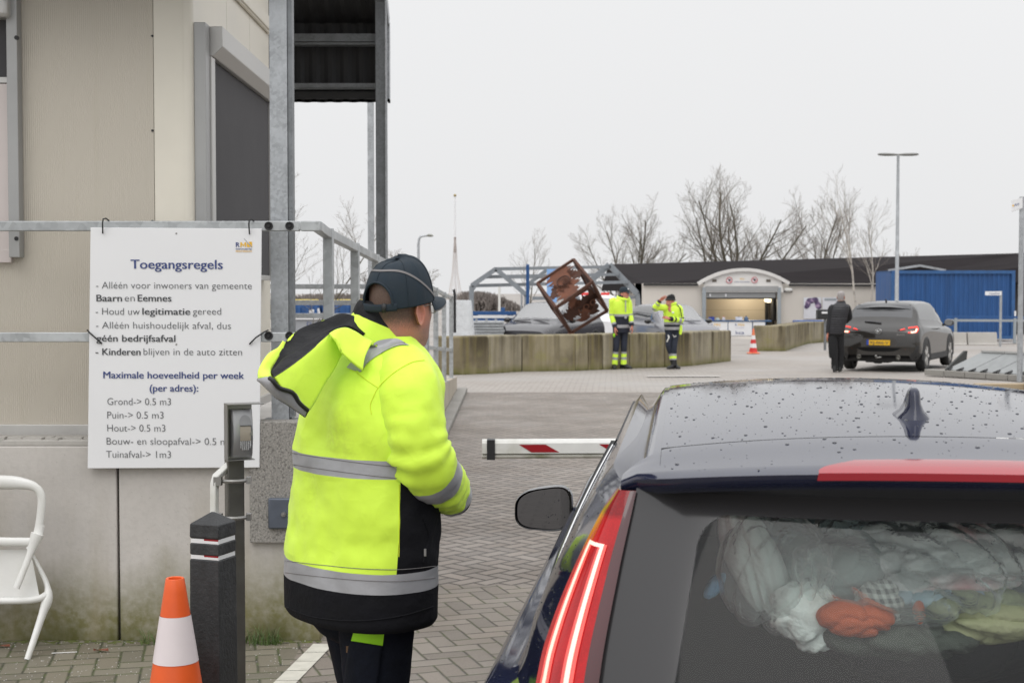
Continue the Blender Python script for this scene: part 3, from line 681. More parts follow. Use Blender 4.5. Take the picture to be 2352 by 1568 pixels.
# ------------------------------------------------------------------ bollard
YBo = 5.0; rot = R(-20)
bo = empty("bollard", (at(487, 1400, YBo+.1).x, YBo+.11, 0), "black plastic bollard with pyramid top and two reflective bands", "bollard", rz=0)
bz = lambda v_: at(487, v_, YBo).z
lx = at(443, 1300, YBo).x; cxx = at(487, 1300, YBo+.08).x
def sqr(h, z, lean=0.): return [V(cxx+lean+h*1.414*math.cos(R(a)+rot), YBo+.10+h*1.414*math.sin(R(a)+rot), z) for a in (-135, -45, 45, 135)]
hb = .060
mb = MB().mat(M['bollard'])
zt_, zsh = bz(1188)+.004, bz(1209)
bands = [(0, hb*1.06), (bz(1293), hb*1.0), (bz(1289), hb*.93), (bz(1281), hb*.93), (bz(1278), hb*.99), (bz(1256), hb*.99), (bz(1252), hb*.93), (bz(1243), hb*.93), (bz(1240), hb*1.0), (zsh, hb*.985), (zt_, .006)]
rows = [sqr(h, z) for z, h in bands]
mb.grid(rows, True); mb.face([len(mb.v)-4+k for k in range(4)]); mb.build("post", bo, bevel=.005, smooth=30)
for (va, vb) in ((1280.5, 1290.5), (1242.5, 1253.5)):
    mb = MB().mat(M['white']); h = hb*.945; r0, r1 = sqr(h, bz(vb)), sqr(h, bz(va)); mid0, mid1 = lerp(r0[0], r0[1], .48), lerp(r1[0], r1[1], .48)
    mb.poly([r0[0], mid0, mid1, r1[0]]); mb.poly([r0[3], r0[0], r1[0], r1[3]]); mb.poly([r0[1], r0[2], r1[2], r1[1]]); mb.mat(M['red']); mb.poly([lerp(mid0, mid1, .62), lerp(r0[1], r1[1], .62), r1[1], mid1]); mb.mat(M['white']); mb.poly([mid0, r0[1], lerp(r0[1], r1[1], .62), lerp(mid0, mid1, .62)])
    mb.build("reflective_band", bo)
# ------------------------------------------------------------------ big traffic cone
def cone(name, loc, h, rb, rt, segs, label, base_m, hollow=True, group=None, twist=0.):
    o = empty(name, loc, label, "traffic cone", group, rz=twist)
    for k, (t0, t1, m, nm) in enumerate(segs):
        mb = MB().mat(m); ex = .0016 if nm == "sleeve" else 0
        prof = [(lerp(rb, rt, t0+(t1-t0)*i/3)+ex, .03+(h-.03)*(t0+(t1-t0)*i/3)) for i in range(4)]
        if t1 == 1.0: prof += [(rt*.93, h+.004), (rt*.72, h+.002), (rt*.68, h-.05), (rt*.6, h-.06), (.0005, h-.06)]
        mb.lathe([(r, z) for r, z in prof], n=40); mb.build(nm, o, world=False, smooth=40)
    mb = MB().mat(base_m); s_ = rb*1.42
    pts = [(s_*(1 if abs(math.cos(a)) > .38 else .8)*max(-1, min(1, 1.35*math.cos(a))), s_*max(-1, min(1, 1.35*math.sin(a)))) for a in [2*math.pi*k/24 for k in range(24)]]
    rows = [[V(x*f_, y*f_, z) for x, y in pts] for f_, z in ((1, 0), (1, .022), (.93, .032), (.5, .036))]
    mb.grid(rows, True); mb.face(range(23, -1, -1)); mb.build("foot", o, world=False, smooth=40); return o
YCn = 4.9; ct = at(408, 1329, YCn); cb_ = at(398, 1568, YCn)
hC = ct.z; 
rT = 21.5/FP*YCn; rS = lambda v_: lerp(rT, 58/FP*YCn, (v_-1329)/(1568-1329))
rBt = rT+(58/FP*YCn-rT)*(ct.z/(ct.z-cb_.z)); tz = lambda v_: (at(400, v_, YCn).z-.03)/(hC-.03)
cone("traffic_cone", (at(403, 1450, YCn).x, YCn, 0), hC, rBt, rT, ((0, tz(1516), M['orange'], "body"), (tz(1516), tz(1411), M['conewhite'], "sleeve"), (tz(1411), 1.0, M['orange'], "tip")), "large orange cone with white band in front of the black bollard", M['rubber'])
# ------------------------------------------------------------------ white chair leaning by the wall
YCh = 6.78
ch = empty("plastic_chair", (at(40, 1480, YCh).x-.1, YCh, 0), "white plastic chair tipped against the wall at the left edge", "chair")
def cp(u_, v_, dy=0.): return at(u_, v_, YCh+dy)
px1 = FP/YCh
for sgn, nm in ((1, "r"), (-1, "l")):
    def mirror(p_): return p_ if sgn == 1 else V(2*at(-105, 1300, YCh).x-p_.x, p_.y+.02, p_.z)
    mb = MB().mat(M['whitep']); path = cr([mirror(q) for q in (cp(68, 1262), cp(84, 1230), cp(93, 1185), cp(95, 1140), cp(80, 1118), cp(45, 1109), cp(0, 1107), cp(-105, 1106))], 6)
    mb.tube(path, [.020+.014*sstep(.5, .85, i/(len(path)-1)) for i in range(len(path))], 12, up=(0, 1, 0), flat=.62); mb.build("back_frame", ch, smooth=60)
    mb = MB().mat(M['whitep']); path = cr([mirror(q) for q in (cp(86, 1225, -.02), cp(74, 1258, -.03), cp(57, 1302, -.05), cp(38, 1350, -.07))], 5)
    mb.tube(path, [lerp(.031, .016, sstep(0, .55, i/(len(path)-1))) for i in range(len(path))], 12, flat=.8); mb.build("leg", ch, smooth=60)
    mb = MB().mat(M['whitep']); path = cr([mirror(q) for q in (cp(66, 1262, .05), cp(88, 1300, .05), cp(107, 1340, .04), cp(110, 1370, .02), cp(98, 1408, -.02), cp(80, 1462, -.08), cp(62, 1515, -.14))], 5)
    mb.tube(path, [interp([(0, .012), (.35, .016), (.55, .030), (.68, .022), (1, .0165)], i/(len(path)-1)) for i in range(len(path))], 12, flat=.8); mb.build("leg", ch, smooth=60)
    mb = MB().mat(M['whitep']); path = cr([mirror(q) for q in (cp(92, 1205), cp(82, 1240), cp(40, 1244), cp(-20, 1243), cp(-105, 1243))], 6)
    mb.tube(path, .022, 12, up=(0, 1, 0), flat=.6); mb.build("seat_rail", ch, smooth=60)
mb = MB().mat(M['whitep'])                          # seat shell seen from below and its front edge
rows = [[cp(lerp(-305, 92-22*(1-t), s_), lerp(1262, 1376, t), .03+.012*math.sin(math.pi*s_)-.03*t) for s_ in [i/16 for i in range(17)]] for t in [j/8 for j in range(9)]]
mb.grid(rows); mb.build("seat", ch, smooth=60)
mb = MB().mat(M['whitep']); path = cr([cp(-310, 1372, -.01), cp(-100, 1378, -.02), cp(40, 1379, -.02), cp(88, 1374, -.015), cp(104, 1366, .01)], 6); mb.tube(path, .0165, 12); mb.build("front_edge", ch, smooth=60)
# ------------------------------------------------------------------ barrier arm
YA = 7.4; ba = empty("barrier", (4.25, YA+.1, 0), "white boom barrier arm with red slanted stripes across the drive", "barrier")
xL = at(1107, 1030, YA).x; z_ = lambda v_: at(1200, v_, YA).z; zt2, zf, zb2, zr = z_(1010.5), z_(1018), z_(1042), z_(1054.5); rise = .0045
mb = MB().mat(M['offwhite']); LX = 4.3-xL
sec = [(0, zb2), (0, zf), (.012, zt2-.001), (.020, zt2), (.060, zt2), (.07, zf), (.07, zb2)]
rows = [[V(xL+x, YA+a, z+rise*x) for a, z in sec] for x in (0, LX)]
mb.grid(rows, True, flip=True); mb.face(range(7)); mb.build("arm", ba, smooth=30, bevel=.002)
mb = MB().mat(pm("weathered white rubber edge", (.55, .54, .48), .6, var=.1, scale=14, c2=(.20, .20, .10), amt=.8)); rows = [[V(xL+x, YA+.035+.026*math.cos(R(a)), (zb2+zr)/2+(zb2-zr)/2*1.02*math.sin(R(a))+rise*x) for a in range(0, 360, 24)] for x in (.0, LX)]
mb.grid(rows, True); mb.face(range(15)); mb.build("edge_profile", ba, smooth=60)
mb = MB().mat(M['black']); x0, x1 = at(1118.5, 1030, YA).x, at(1137, 1030, YA).x
mb.box(((x0+x1)/2, YA+.033, (zt2+zr)/2-.0005), (x1-x0, .078, zt2-zr+.004)); mb.build("black_band", ba)
mb = MB().mat(M['red']); k = 0
x = 1192.
while True:
    q = [at(x, 1021, YA-.002), at(x+61, 1021, YA-.002), at(x+93, 1039, YA-.002), at(x+29, 1039, YA-.002)]
    if q[1].x > 4.0: break
    mb = MB().mat(M['red']); mb.poly([p_+V(0, 0, rise*(p_.x-xL)) for p_ in q][::-1]); mb.build("red_stripe", ba); x += 184
mb = MB().mat(pm("yellow-grey barrier cabinet", (.55, .55, .52), .5)); mb.box((4.25, YA+.2, .5), (.35, .30, 1.0)); mb.build("cabinet", ba, bevel=.02)
# ------------------------------------------------------------------ grass tufts, litter
random.seed(11)
def tuft(u_, v_, n, h, lab):
    q = at(u_, v_, 6.93); mb = MB().mat(M['grass'])
    for i in range(n):
        a = random.uniform(0, 6.28); l = h*random.uniform(.4, 1); r0 = random.uniform(0, .05); bx, by = q.x+random.uniform(-1, 1)*h*.9, q.y+random.uniform(-.035, .035); ln = random.uniform(.15, .9)
        pts = [V(bx+math.cos(a)*l*ln*t*t, by+math.sin(a)*l*ln*t*t*.5, .004+l*t*(1-.25*t*ln)) for t in (0, .35, .7, 1)]
        s_ = V(-math.sin(a), math.cos(a), 0)*.0022; b = len(mb.v)
        for j, p_ in enumerate(pts): w_ = (1, .9, .6, .08)[j]; mb.v += [p_-s_*w_, p_+s_*w_]
        for j in range(3): mb.face([b+2*j, b+2*j+1, b+2*j+3, b+2*j+2])
    tag(mb.build("grass_tuft", origin=(q.x, q.y, 0)), lab, "grass tuft")
tuft(590, 1476, 90, .11, "green grass tuft at the wall foot behind the bollard")
tuft(366, 1478, 40, .10, "small grass tuft at the wall foot left of the orange cone")
tuft(635, 1482, 34, .06, "low patch of grass at the wall foot beside the man")
random.seed(5); mb = MB().mat(pm("moss", (.10, .115, .03), .9, var=.3, scale=40))
for i in range(420):
    x = random.uniform(-4.2, -.95); y = 6.995-abs(random.gauss(0, .03)); r_ = random.uniform(.004, .014)
    mb.sphere((x, y, .002), r_, 3, (1.4, 1, .5))
tag(mb.build("moss", origin=(-2.5, 6.98, 0)), "moss growing along the foot of the concrete wall", None, None, 'stuff')
random.seed(8); mb = MB().mat(pm("pale grit", (.42, .40, .37), .8, var=.4, scale=60))
for i in range(900):
    x = random.uniform(-3.4, -1.0); y = random.uniform(5.9, 6.99); mb.sphere((x, y, .005), random.uniform(.0015, .0042), 2)
tag(mb.build("gravel", origin=(-2.5, 6.5, 0)), "pale grit scattered over the brick pavement", None, None, 'stuff')
q = at(149, 1518, 6.75); mb = MB().mat(M['whitep']); mb.tube([V(q.x-.06, q.y-.01, .008), V(q.x, q.y, .009), V(q.x+.055, q.y+.014, .008)], .0022, 6); tag(mb.build("cable_tie"), "white strip of litter lying on the brick pavement", "litter")
random.seed(3)
for (u_, v_, lab) in ((6, 1495, "reddish dead leaf on the pavement under the white chair"), (232, 1505, "small dark twig and leaf on the bricks by the wall")):
    d_ = FP*CZ/(v_-664); q = at(u_, v_, d_); mb = MB().mat(pm("dead leaf", (.20, .07, .04), .7, var=.3, scale=40)); rows = [[V(q.x+.03*s_*(1.2), q.y+.012*t*(1-s_*s_), .012+.006*s_*t+.004*abs(t)) for t in (-1, 0, 1)] for s_ in (-1, -.5, 0, .5, 1)]; mb.grid(rows); tag(mb.build("dead_leaf"), lab, "leaf")
# ------------------------------------------------------------------ estate car in the foreground
HD = R(6.9)
vc = empty("estate_car", (.771, 2.38, 0), "dark blue estate car seen from behind, rain drops on its roof, loaded with bags", "car", rz=-HD)
def paint_mat(name, c, metal=.35, rough=.22, coat=1.0, flake=.15, spec=.5):
    g = G(name); vo = g.n("TexVoronoi", {"Vector": g.obj(), "Scale": 900.0}).outputs["Color"]
    col = g.mix(g.math('MULTIPLY', g.n("SeparateColor", {0: vo}).outputs[0], flake), c, mulc(c, 3.0))
    dirt = g.rng(g.noise(3.0, 7), .5, .75, 0, .05)
    col = g.mix(dirt, col, (.16, .15, .13))
    g.bsdf(base=col, metal=metal, rough=g.rng(g.noise(3.0, 7), .4, .75, rough, rough+.05), spec=spec, coat=coat, coatr=.025, normal=g.bump(g.noise(1.2, 2), .03, .01)); return g.m
M['paintblue'] = paint_mat("dark blue metallic paint", (.012, .0145, .033), 0.0, .05, 0.0, .2)
def glass_mat(name, tint=(.55, .60, .58), frit=None, ior=1.45, k=1.0):
    g = G(name); tr = g.n("BsdfTransparent", {0: tint+(1,)}); gl = g.n("BsdfGlossy", {"Color": (1, 1, 1, 1), "Roughness": .02}); fr = g.n("Fresnel", {"IOR": ior})
    ms = g.n("MixShader", {0: g.math('MULTIPLY', fr.outputs[0], k), 1: tr.outputs[0], 2: gl.outputs[0]}); res = ms.outputs[0]
    if frit:
        df = g.n("BsdfPrincipled", {"Base Color": (.030, .029, .030, 1), "Roughness": .14, "Specular IOR Level": .42})
        ms2 = g.n("MixShader", {0: frit(g), 1: res, 2: df.outputs[0]}); res = ms2.outputs[0]
    g.t.links.new(res, g.out.inputs[0]); return g.m
def fritf(g):
    s = g.n("SeparateXYZ", {0: g.obj()}); x = g.math('ABSOLUTE', s.outputs[0]); z = s.outputs[2]
    dx = g.math('MAXIMUM', g.math('SUBTRACT', x, g.math('ADD', .425, g.math('MULTIPLY', g.math('SUBTRACT', 1.2, z), .18))), 0.0)
    dz = g.math('MAXIMUM', g.math('SUBTRACT', g.math('ABSOLUTE', g.math('SUBTRACT', z, 1.160)), .145), 0.0)
    d = g.math('SQRT', g.math('ADD', g.math('MULTIPLY', dx, dx), g.math('MULTIPLY', dz, dz)))
    return g.rng(d, .048, .051)
M['rearglass'] = glass_mat("tinted rear glass", (.97, 1.0, .985), fritf, 1.5, .45)
M['carglass'] = glass_mat("car glass", (.90, .94, .92))
M['chrome'] = pm("bright trim", (.55, .55, .55), .16, 1.0, var=.05)
M['trimblack'] = pm("gloss black trim", (.008, .008, .009), .18, var=.1, coat=.6)
def lens_mat():
    g = G("red lamp lens"); gr = g.n("TexVoronoi", {"Vector": g.obj(), "Scale": 260.0}).outputs[0]
    z = g.n("SeparateXYZ", {0: g.obj()}).outputs[2]
    lit = g.rng(z, 1.335, 1.345, 1.0, 0.0)
    g.bsdf(base=g.mix(g.rng(gr, .1, .5), (.30, .006, .009), (.20, .004, .006)), rough=.10, spec=.35, coat=.0, coatr=.02, emit=(1, .018, .020), estr=g.math('MULTIPLY', lit, g.rng(g.noise(26, 2, g.scaled(g.obj(), (1, 1, .15))), .35, .65, .16, .30))); return g.m
M['lens'] = lens_mat()
g = G("lit light guide"); g.bsdf(base=(.9, .6, .55), rough=.3, emit=(1, .45, .31), estr=.82); M['led'] = g.m
g = G("red glow round the light guide"); g.bsdf(base=(.5, .05, .05), rough=.2, emit=(1, .13, .10), estr=.75); M['ledglow'] = g.m
g = G("red brake lens"); g.bsdf(base=(.30, .012, .022), rough=.16, coat=.0, emit=(1, .05, .08), estr=.015); M['brakelens'] = g.m
def zc_(y): return interp([(-.3, 1.42), (-.068, 1.447), (.1, 1.456), (.3, 1.467), (.8, 1.478), (1.5, 1.484), (2.0, 1.472), (2.4, 1.44), (2.6, 1.41)], y)
def roofz(x, y): a = abs(x); return zc_(y)-.030*(a/.53)**2.2-(.0 if a < .53 else .9*(a-.53)+4.2*(a-.53)**2)
def ylip(x): return -.068+.28*x*x+.085*sstep(.50, .60, abs(x))
def zt(x, y): a = abs(x); return zc_(y)-.030*(a/.53)**2.2-.012*sstep(.50, .60, a)-.012*sstep(.555, .60, a)
SIDE = [(.20, .82), (.30, .875), (.45, .90), (.72, .915), (.88, .900), (.935, .886), (.962, .868), (.985, .822), (1.0, .80), (1.12, .764), (1.345, .656), (1.40, .614)]
def yrear(z): return interp([(.2, -.20), (.5, -.30), (.8, -.13), (.95, -.03), (1.05, .02), (1.2, .075), (1.38, .13), (1.41, .13)], z)
def sidex(y, z):
    x = interp(SIDE, z); x *= 1-interp([(.5, .06), (.9, .085), (1.06, .060), (1.4, .048)], z)*(1-clamp((y-yrear(z))/.28))**1.15-.10*sstep(3.5, 4.5, y); return x
def ydlo(z): return interp([(.99, .705), (1.03, .735), (1.15, .95), (1.345, 1.30)], z)
def yfr(z): return lerp(3.35, 2.62, clamp((z-1.0)/.345))
body = MB().mat(M['paintblue']); glassL, glassR = MB().mat(M['carglass']), MB().mat(M['carglass'])
# roof, ditches, cant rails
NX = 26
body.grid([[V(x, y, roofz(x, y)) for x in [lerp(-.522, .522, i/NX) for i in range(NX+1)]] for y in [lerp(.302, 2.5, j/50) for j in range(51)]])
for s in (-1, 1):
    ysr = [lerp(.13, 2.36, j/50) for j in range(51)]
    sec = lambda y: [V(s*.522, y, roofz(.522, y)), V(s*.523, y, roofz(.522, y)-.005), V(s*.535, y, roofz(.53, y)-.005), V(s*.538, y, roofz(.538, y)+.003)]+[V(s*a, y, roofz(a, y)+.003*(1-(a-.538)/.06)) for a in (.555, .575, .59)]+[V(s*sidex(y, z), y, z) for z in (1.392, 1.37, 1.345)]
    body.grid([sec(y) for y in ysr], flip=(s > 0))
    # D-pillar, glass, lower side
    zz = [lerp(1.0, 1.345, i/16) for i in range(17)]
    body.grid([[V(s*sidex(y, z), y, z) for y in [lerp(yrear(z), ydlo(z), j/14) for j in range(15)]] for z in zz], flip=(s > 0))
    gl = glassL if s < 0 else glassR
    gl.grid([[V(s*(sidex(y, z)-.006), y, z) for y in [lerp(ydlo(z), yfr(z), j/20) for j in range(21)]] for z in zz], flip=(s > 0))
    body.grid([[V(s*sidex(y, z), y, z) for y in (yfr(z), yfr(z)+.05, yfr(z)+.12)] for z in zz], flip=(s > 0))
    zl = [.20, .25, .30, .38, .45, .55, .65, .72, .80, .86, .90, .92, .935, .948, .958, .966, .975, .985, .992, 1.0]
    body.grid([[V(s*sidex(y, z), y, z) for y in [lerp(yrear(z), 4.45, (j/40)**1.3) for j in range(41)]] for z in zl], flip=(s > 0))
# bonnet, nose, floor
body.grid([[V(x, y, z-.05*abs(x/.8)**2.5) for x in [lerp(-.78, .78, i/12)*(1-.1*sstep(3.5, 4.5, y)) for i in range(13)]] for y, z in ((3.45, 1.02), (3.7, .99), (4.1, .95), (4.4, .86), (4.5, .7), (4.5, .3))])
body.grid([[V(-.85, -.1, .2), V(.85, -.1, .2)], [V(-.78, 4.4, .2), V(.78, 4.4, .2)]])
body.build("body", vc, world=False, smooth=50, weld=False)
mb = MB().mat(M['carglass']); mb.grid([[V(x*lerp(.55, .70, t), lerp(2.42, 3.5, t)-.10*x*x, lerp(1.345, 1.0, t)-.03*x*x) for x in [i/6-1 for i in range(13)]] for t in [j/8 for j in range(9)]]); mb.build("windscreen", vc, world=False, smooth=60)
glassL.build("side_window", vc, world=False, smooth=60); glassR.build("side_window", vc, world=False, smooth=60)
for s in (-1, 1):
    mb = MB().mat(M['chrome'])
    zl = [lerp(1.335, 1.03, i/14) for i in range(15)]
    path = [V(s*(sidex(ydlo(z), z)+.003), ydlo(z), z) for z in zl]+[V(s*.806, .70, 1.002), V(s*.812, .74, .994), V(s*.816, .85, .992)]+[V(s*(sidex(y, .994)+.004), y, .993) for y in [lerp(.95, 3.3, j/12) for j in range(13)]]
    mb.tube(path, [lerp(.0034, .0048, clamp(i/14)) for i in range(15)]+[.007, .006, .005]+[.004]*13, 8); mb.build("window_trim", vc, world=False, smooth=60)
    mb = MB().mat(M['rubber']); path = [V(s*(sidex(ydlo(z)+.035, z)+.001), ydlo(z)+.035, z) for z in zl]; mb.tube(path, .012, 6); path = [V(s*(sidex(y, 1.344)-.002), y, 1.344) for y in [lerp(1.3, 2.6, j/12) for j in range(13)]]; mb.tube(path, .005, 6); mb.build("window_seal", vc, world=False, smooth=60)
# tailgate with spoiler
mb = MB().mat(M['paintblue']); XW = .592
XS = [XW*(i/20-1 if i <= 40 else 0) for i in range(41)]
XS = [x if abs(x) < .45 else math.copysign(.45+(abs(x)-.45), x) for x in XS]
rows = []
for j in range(13):
    t = j/12; rows.append([V(x*lerp(.885, 1, sstep(0, .6, t)), lerp(.294, ylip(x), t), zt(x*lerp(.885, 1, sstep(0, .6, t)), lerp(.294, ylip(x), t))-(.006 if j == 12 else 0)) for x in XS])
rows.append([V(x, ylip(x)+.003, zt(x, ylip(x))-.014) for x in XS])
rows.append([V(x*.99, ylip(x)+.010, zt(x, ylip(x))-.026) for x in XS])
rows.append([V(x*.985, ylip(x)+.035, zt(x, ylip(x))-.036) for x in XS])
mb.grid(rows, flip=True)
def xin(z): return interp([(.85, .70), (.93, .64), (1.0, .630), (1.1, .621), (1.25, .594), (1.39, .562)], z)
def ycen(z): return interp([(.25, -.40), (.6, -.46), (.8, -.42), (.9, -.345), (1.0, -.275), (1.1, -.205), (1.25, -.095), (1.39, .012)], z)
def ytail(x, z): return ycen(z)+.055*(abs(x)/.55)**2+.03*(abs(x)/.6)**6
zl = [.25, .4, .6, .75, .83, .88, .93, .985]
mb.grid([[V(x, ytail(x, z), z) for x in [lerp(-1, 1, i/24)*(xin(z) if z > .9 else lerp(.82, .72, z)) for i in range(25)]] for z in zl], flip=False)
mb.build("tailgate", vc, world=False, smooth=50)
mb = MB().mat(M['trimblack'])                                     # dark band under the spoiler lip
mb.grid([[V(x*.985, ylip(x)+.035, zt(x, ylip(x))-.036) for x in XS], [V(x*.95, ytail(x*.95, 1.385)+.006, 1.386-.012*sstep(.5, .6, abs(x))) for x in XS]], flip=True); mb.build("spoiler_underside", vc, world=False, smooth=60)
mb = MB().mat(M['rearglass']); mb.grid([[V(x, ytail(x, z), z) for x in [lerp(-1, 1, i/30)*xin(z) for i in range(31)]] for z in [lerp(.985, 1.392, j/20) for j in range(21)]]); mb.build("rear_window", vc, world=False, smooth=60)
mb = MB().mat(M['rubber'])                                        # shut line of the tailgate
mb.grid([[V(x, y, roofz(x, .298)-.010) for x in [lerp(-.53, .53, i/20) for i in range(21)]] for y in (.286, .31)]); mb.build("shut_line", vc, world=False)
mb = MB().mat(M['brakelens'])
hw = lambda t: lerp(.185, .256, sstep(0, 1, t)**.8)
rows = [[V(x, lerp(.040, ylip(x), t)-(.004 if j == 10 else 0), zt(x, lerp(.040, ylip(x), t))+.0035*math.sin(math.pi*min(1, t*1.2+.02))**.3-(.003 if j == 10 else 0)) for x in [lerp(-1, 1, i/24)*hw(t) for i in range(25)]] for j, t in [(j, j/10) for j in range(11)]]
rows.append([V(x, ylip(x)-.001, zt(x, ylip(x))-.016) for x in [lerp(-1, 1, i/24)*.258 for i in range(25)]])
mb.grid(rows, flip=True); mb.build("brake_light", vc, world=False, smooth=50)
# tall lamps beside the rear window
for s in (-1, 1):
    mb = MB().mat(M['lens']); led = MB().mat(M['led'])
    def lampP(q, z, off=0.):
        xo = sidex(yrear(z), z)+.002; yo = yrear(z); xi = xin(z); yi = ytail(xi, z); b_ = math.sin(math.pi*clamp(q))
        return V(s*(lerp(xo, xi, q)+.010*b_*1.0+off*.55), lerp(yo, yi, q)-.016*b_-off, z)
    zz = [lerp(.90, 1.385, j/40) for j in range(41)]
    mb.grid([[lampP(i/12, z) for i in range(13)] for z in zz], flip=(s > 0)); L_ = mb.build("tail_light", vc, world=False, smooth=60)
    for q0, q1, ztp in ((.18, .255, 1.292), (.58, .655, 1.292)):
        fl = lambda z: .20*sstep(1.07, .97, z) if q0 < .5 else .10*sstep(1.04, .95, z)
        led = MB().mat(M['ledglow']); led.grid([[lampP(lerp(q0-.055, q1+.055, i/4)-fl(z), z, .0018) for i in range(5)] for z in [lerp(.96, ztp+.003, j/24) for j in range(25)]], flip=(s > 0)); led.build("light_glow", L_, world=False, smooth=60)
        led = MB().mat(M['led']); led.grid([[lampP(lerp(q0, q1, i/4)-fl(z), z, .003) for i in range(5)] for z in [lerp(.96, ztp, j/24) for j in range(25)]], flip=(s > 0)); led.build("light_guide", L_, world=False, smooth=60)
    led = MB().mat(M['led']); led.grid([[lampP(lerp(.18, .655, i/10), z, .003) for i in range(11)] for z in (1.290, 1.296)], flip=(s > 0)); led.build("light_guide", L_, world=False, smooth=60)
    mb = MB().mat(pm("dark red lens edge", (.05, .004, .006), .2, coat=.5)); mb.grid([[lampP(lerp(.86, 1.06, i/3), z, .0035) for i in range(4)] for z in zz], flip=(s > 0)); mb.build("lens_edge", L_, world=False, smooth=60)
# door mirrors
for s in (-1, 1):
    mi = MB().mat(M['trimblack']); cx_, cy_, cz_ = s*.985, 2.68, .945
    rows = []
    pw = lambda q: math.copysign(abs(q)**.62, q)
    shape = [(pw(math.cos(a))*.107, pw(math.sin(a))*(.080-.012*pw(math.cos(a))*s)-.010*math.cos(a)*s) for a in [2*math.pi*(k+.5)/40 for k in range(40)]]
    for (dy, f_) in ((-.002, .90), (-.014, .97), (.0, 1.0), (.03, 1.0), (.08, .88), (.12, .6), (.135, .2)):
        rows.append([V(cx_+px_*f_, cy_+dy, cz_+pz_*f_) for px_, pz_ in shape])
    mi.grid(rows, True, flip=(True)); mi.face([len(mi.v)-40+k for k in range(40)]); mo = mi.build("door_mirror", vc, world=False, smooth=60)
    mi = MB().mat(M['trimblack']); mi.tube([V(s*.86, 2.74, .93), V(s*.93, 2.74, .90)], .028, 10, flat=.7); mi.build("mirror_arm", mo, world=False, smooth=60)
    g = G("mirror glass"); g.bsdf(base=(.13, .13, .135), metal=1.0, rough=.02); mi = MB().mat(g.m)
    mi.face([mi.vert(V(cx_+px_*.89, cy_-.004-s*px_*.04, cz_+pz_*.89)) for px_, pz_ in shape]); mi.build("mirror_glass", mo, world=False)
# roof antenna
mb = MB().mat(M['paintblue']); rows = []
for z_, l0, l1, w_ in ((0, 0, .165, .040), (.006, .004, .160, .036), (.016, .010, .138, .024), (.032, .016, .112, .0165), (.048, .022, .088, .0145), (.058, .027, .072, .0125), (.064, .034, .060, .008)):
    rows.append([V(w_*(1.0 if abs(math.sin(a)) > .3 else .8)*math.cos(a), .56+(l0+l1)/2-(l1-l0)/2*math.sin(a)*1.0, 1.4735+z_+0.012*((l0+l1)/2)*0) for a in [2*math.pi*k/24 for k in range(24)]])
mb.grid(rows, True); mb.face([len(mb.v)-24+k for k in range(24)]); mb.build("antenna", vc, world=False, smooth=85)
# rear wiper
mb = MB().mat(M['trimblack']); pth = cr([V(.0, ytail(0, .985)-.03, .99), V(-.06, ytail(.06, 1.03)-.028, 1.03), V(-.10, ytail(.1, 1.125)-.025, 1.127)], 4); mb.tube(pth, .014, 8)
mb.tube(cr([V(-.16, ytail(.16, 1.13)-.012, 1.133), V(.0, ytail(0, 1.155)-.014, 1.157), V(.18, ytail(.18, 1.16)-.012, 1.161), V(.34, ytail(.34, 1.14)-.012, 1.142)], 6), .009, 8)
mb.mat(M['chrome']); mb.tube(cr([V(-.12, ytail(.12, 1.13)-.024, 1.141), V(.0, ytail(0, 1.155)-.026, 1.165), V(.18, ytail(.18, 1.16)-.024, 1.170), V(.30, ytail(.3, 1.14)-.022, 1.155)], 6), .006, 6)
# interior: load floor, seat backs, headrests
M['trim'] = pm("charcoal car interior", (.03, .03, .031), .8, var=.2)
for nm, bx in (("load_floor", ((0, .55, .70), (1.16, 1.4, .04))), ("seat_back", ((0, 1.28, .86), (1.2, .14, .50))), ("dashboard", ((0, 3.15, .85), (1.35, .5, .25)))):
    mb = MB().mat(M['trim']); mb.box(*bx); mb.build(nm, vc, world=False, bevel=.04, smooth=50)
for x, y in ((-.36, 2.25), (.36, 2.25)):
    mb = MB().mat(M['trim']); mb.box((x, y, .85), (.48, .16, .60)); mb.box((x, y-.02, 1.23), (.26, .10, .17)); mb.build("front_seat", vc, world=False, bevel=.05, smooth=50)
for x in (-.36, .36):
    mb = MB().mat(M['trim']); mb.box((x, 1.26, 1.16), (.26, .09, .12)); mb.build("headrest", vc, world=False, bevel=.04, smooth=50)
for s in (-1, 1):
    mb = MB().mat(M['trim']); mb.grid([[V(s*.60, .10, .7), V(s*.66, 1.25, .7)], [V(s*.61, .05, 1.0), V(s*.69, .60, 1.0)], [V(s*.555, .16, 1.36), V(s*.57, .8, 1.36)]]); mb.build("side_trim", vc, world=False)
for (x, y) in ((-.80, .62), (.80, .62), (-.80, 3.5), (.80, 3.5)):
    mb = MB().mat(M['rubber']); s = 1 if x > 0 else -1
    prof = [(.20, -.11), (.31, -.11), (.335, -.08), (.335, .08), (.31, .105), (.22, .105), (.21, .08)]
    b = len(mb.v); mb.lathe(prof, n=32); mb.v = [V(x+s*p_.z, y+p_.x, .335+p_.y) for p_ in mb.v]; wo = mb.build("wheel", vc, world=False, smooth=50)
    mb = MB().mat(M['alu']); mb.lathe([(.215, .07), (.205, .095), (.18, .08), (.06, .085), (.001, .09)], n=20); mb.v = [V(x+s*p_.z, y+p_.x, .335+p_.y) for p_ in mb.v]; mb.build("rim", wo, world=False, smooth=50)
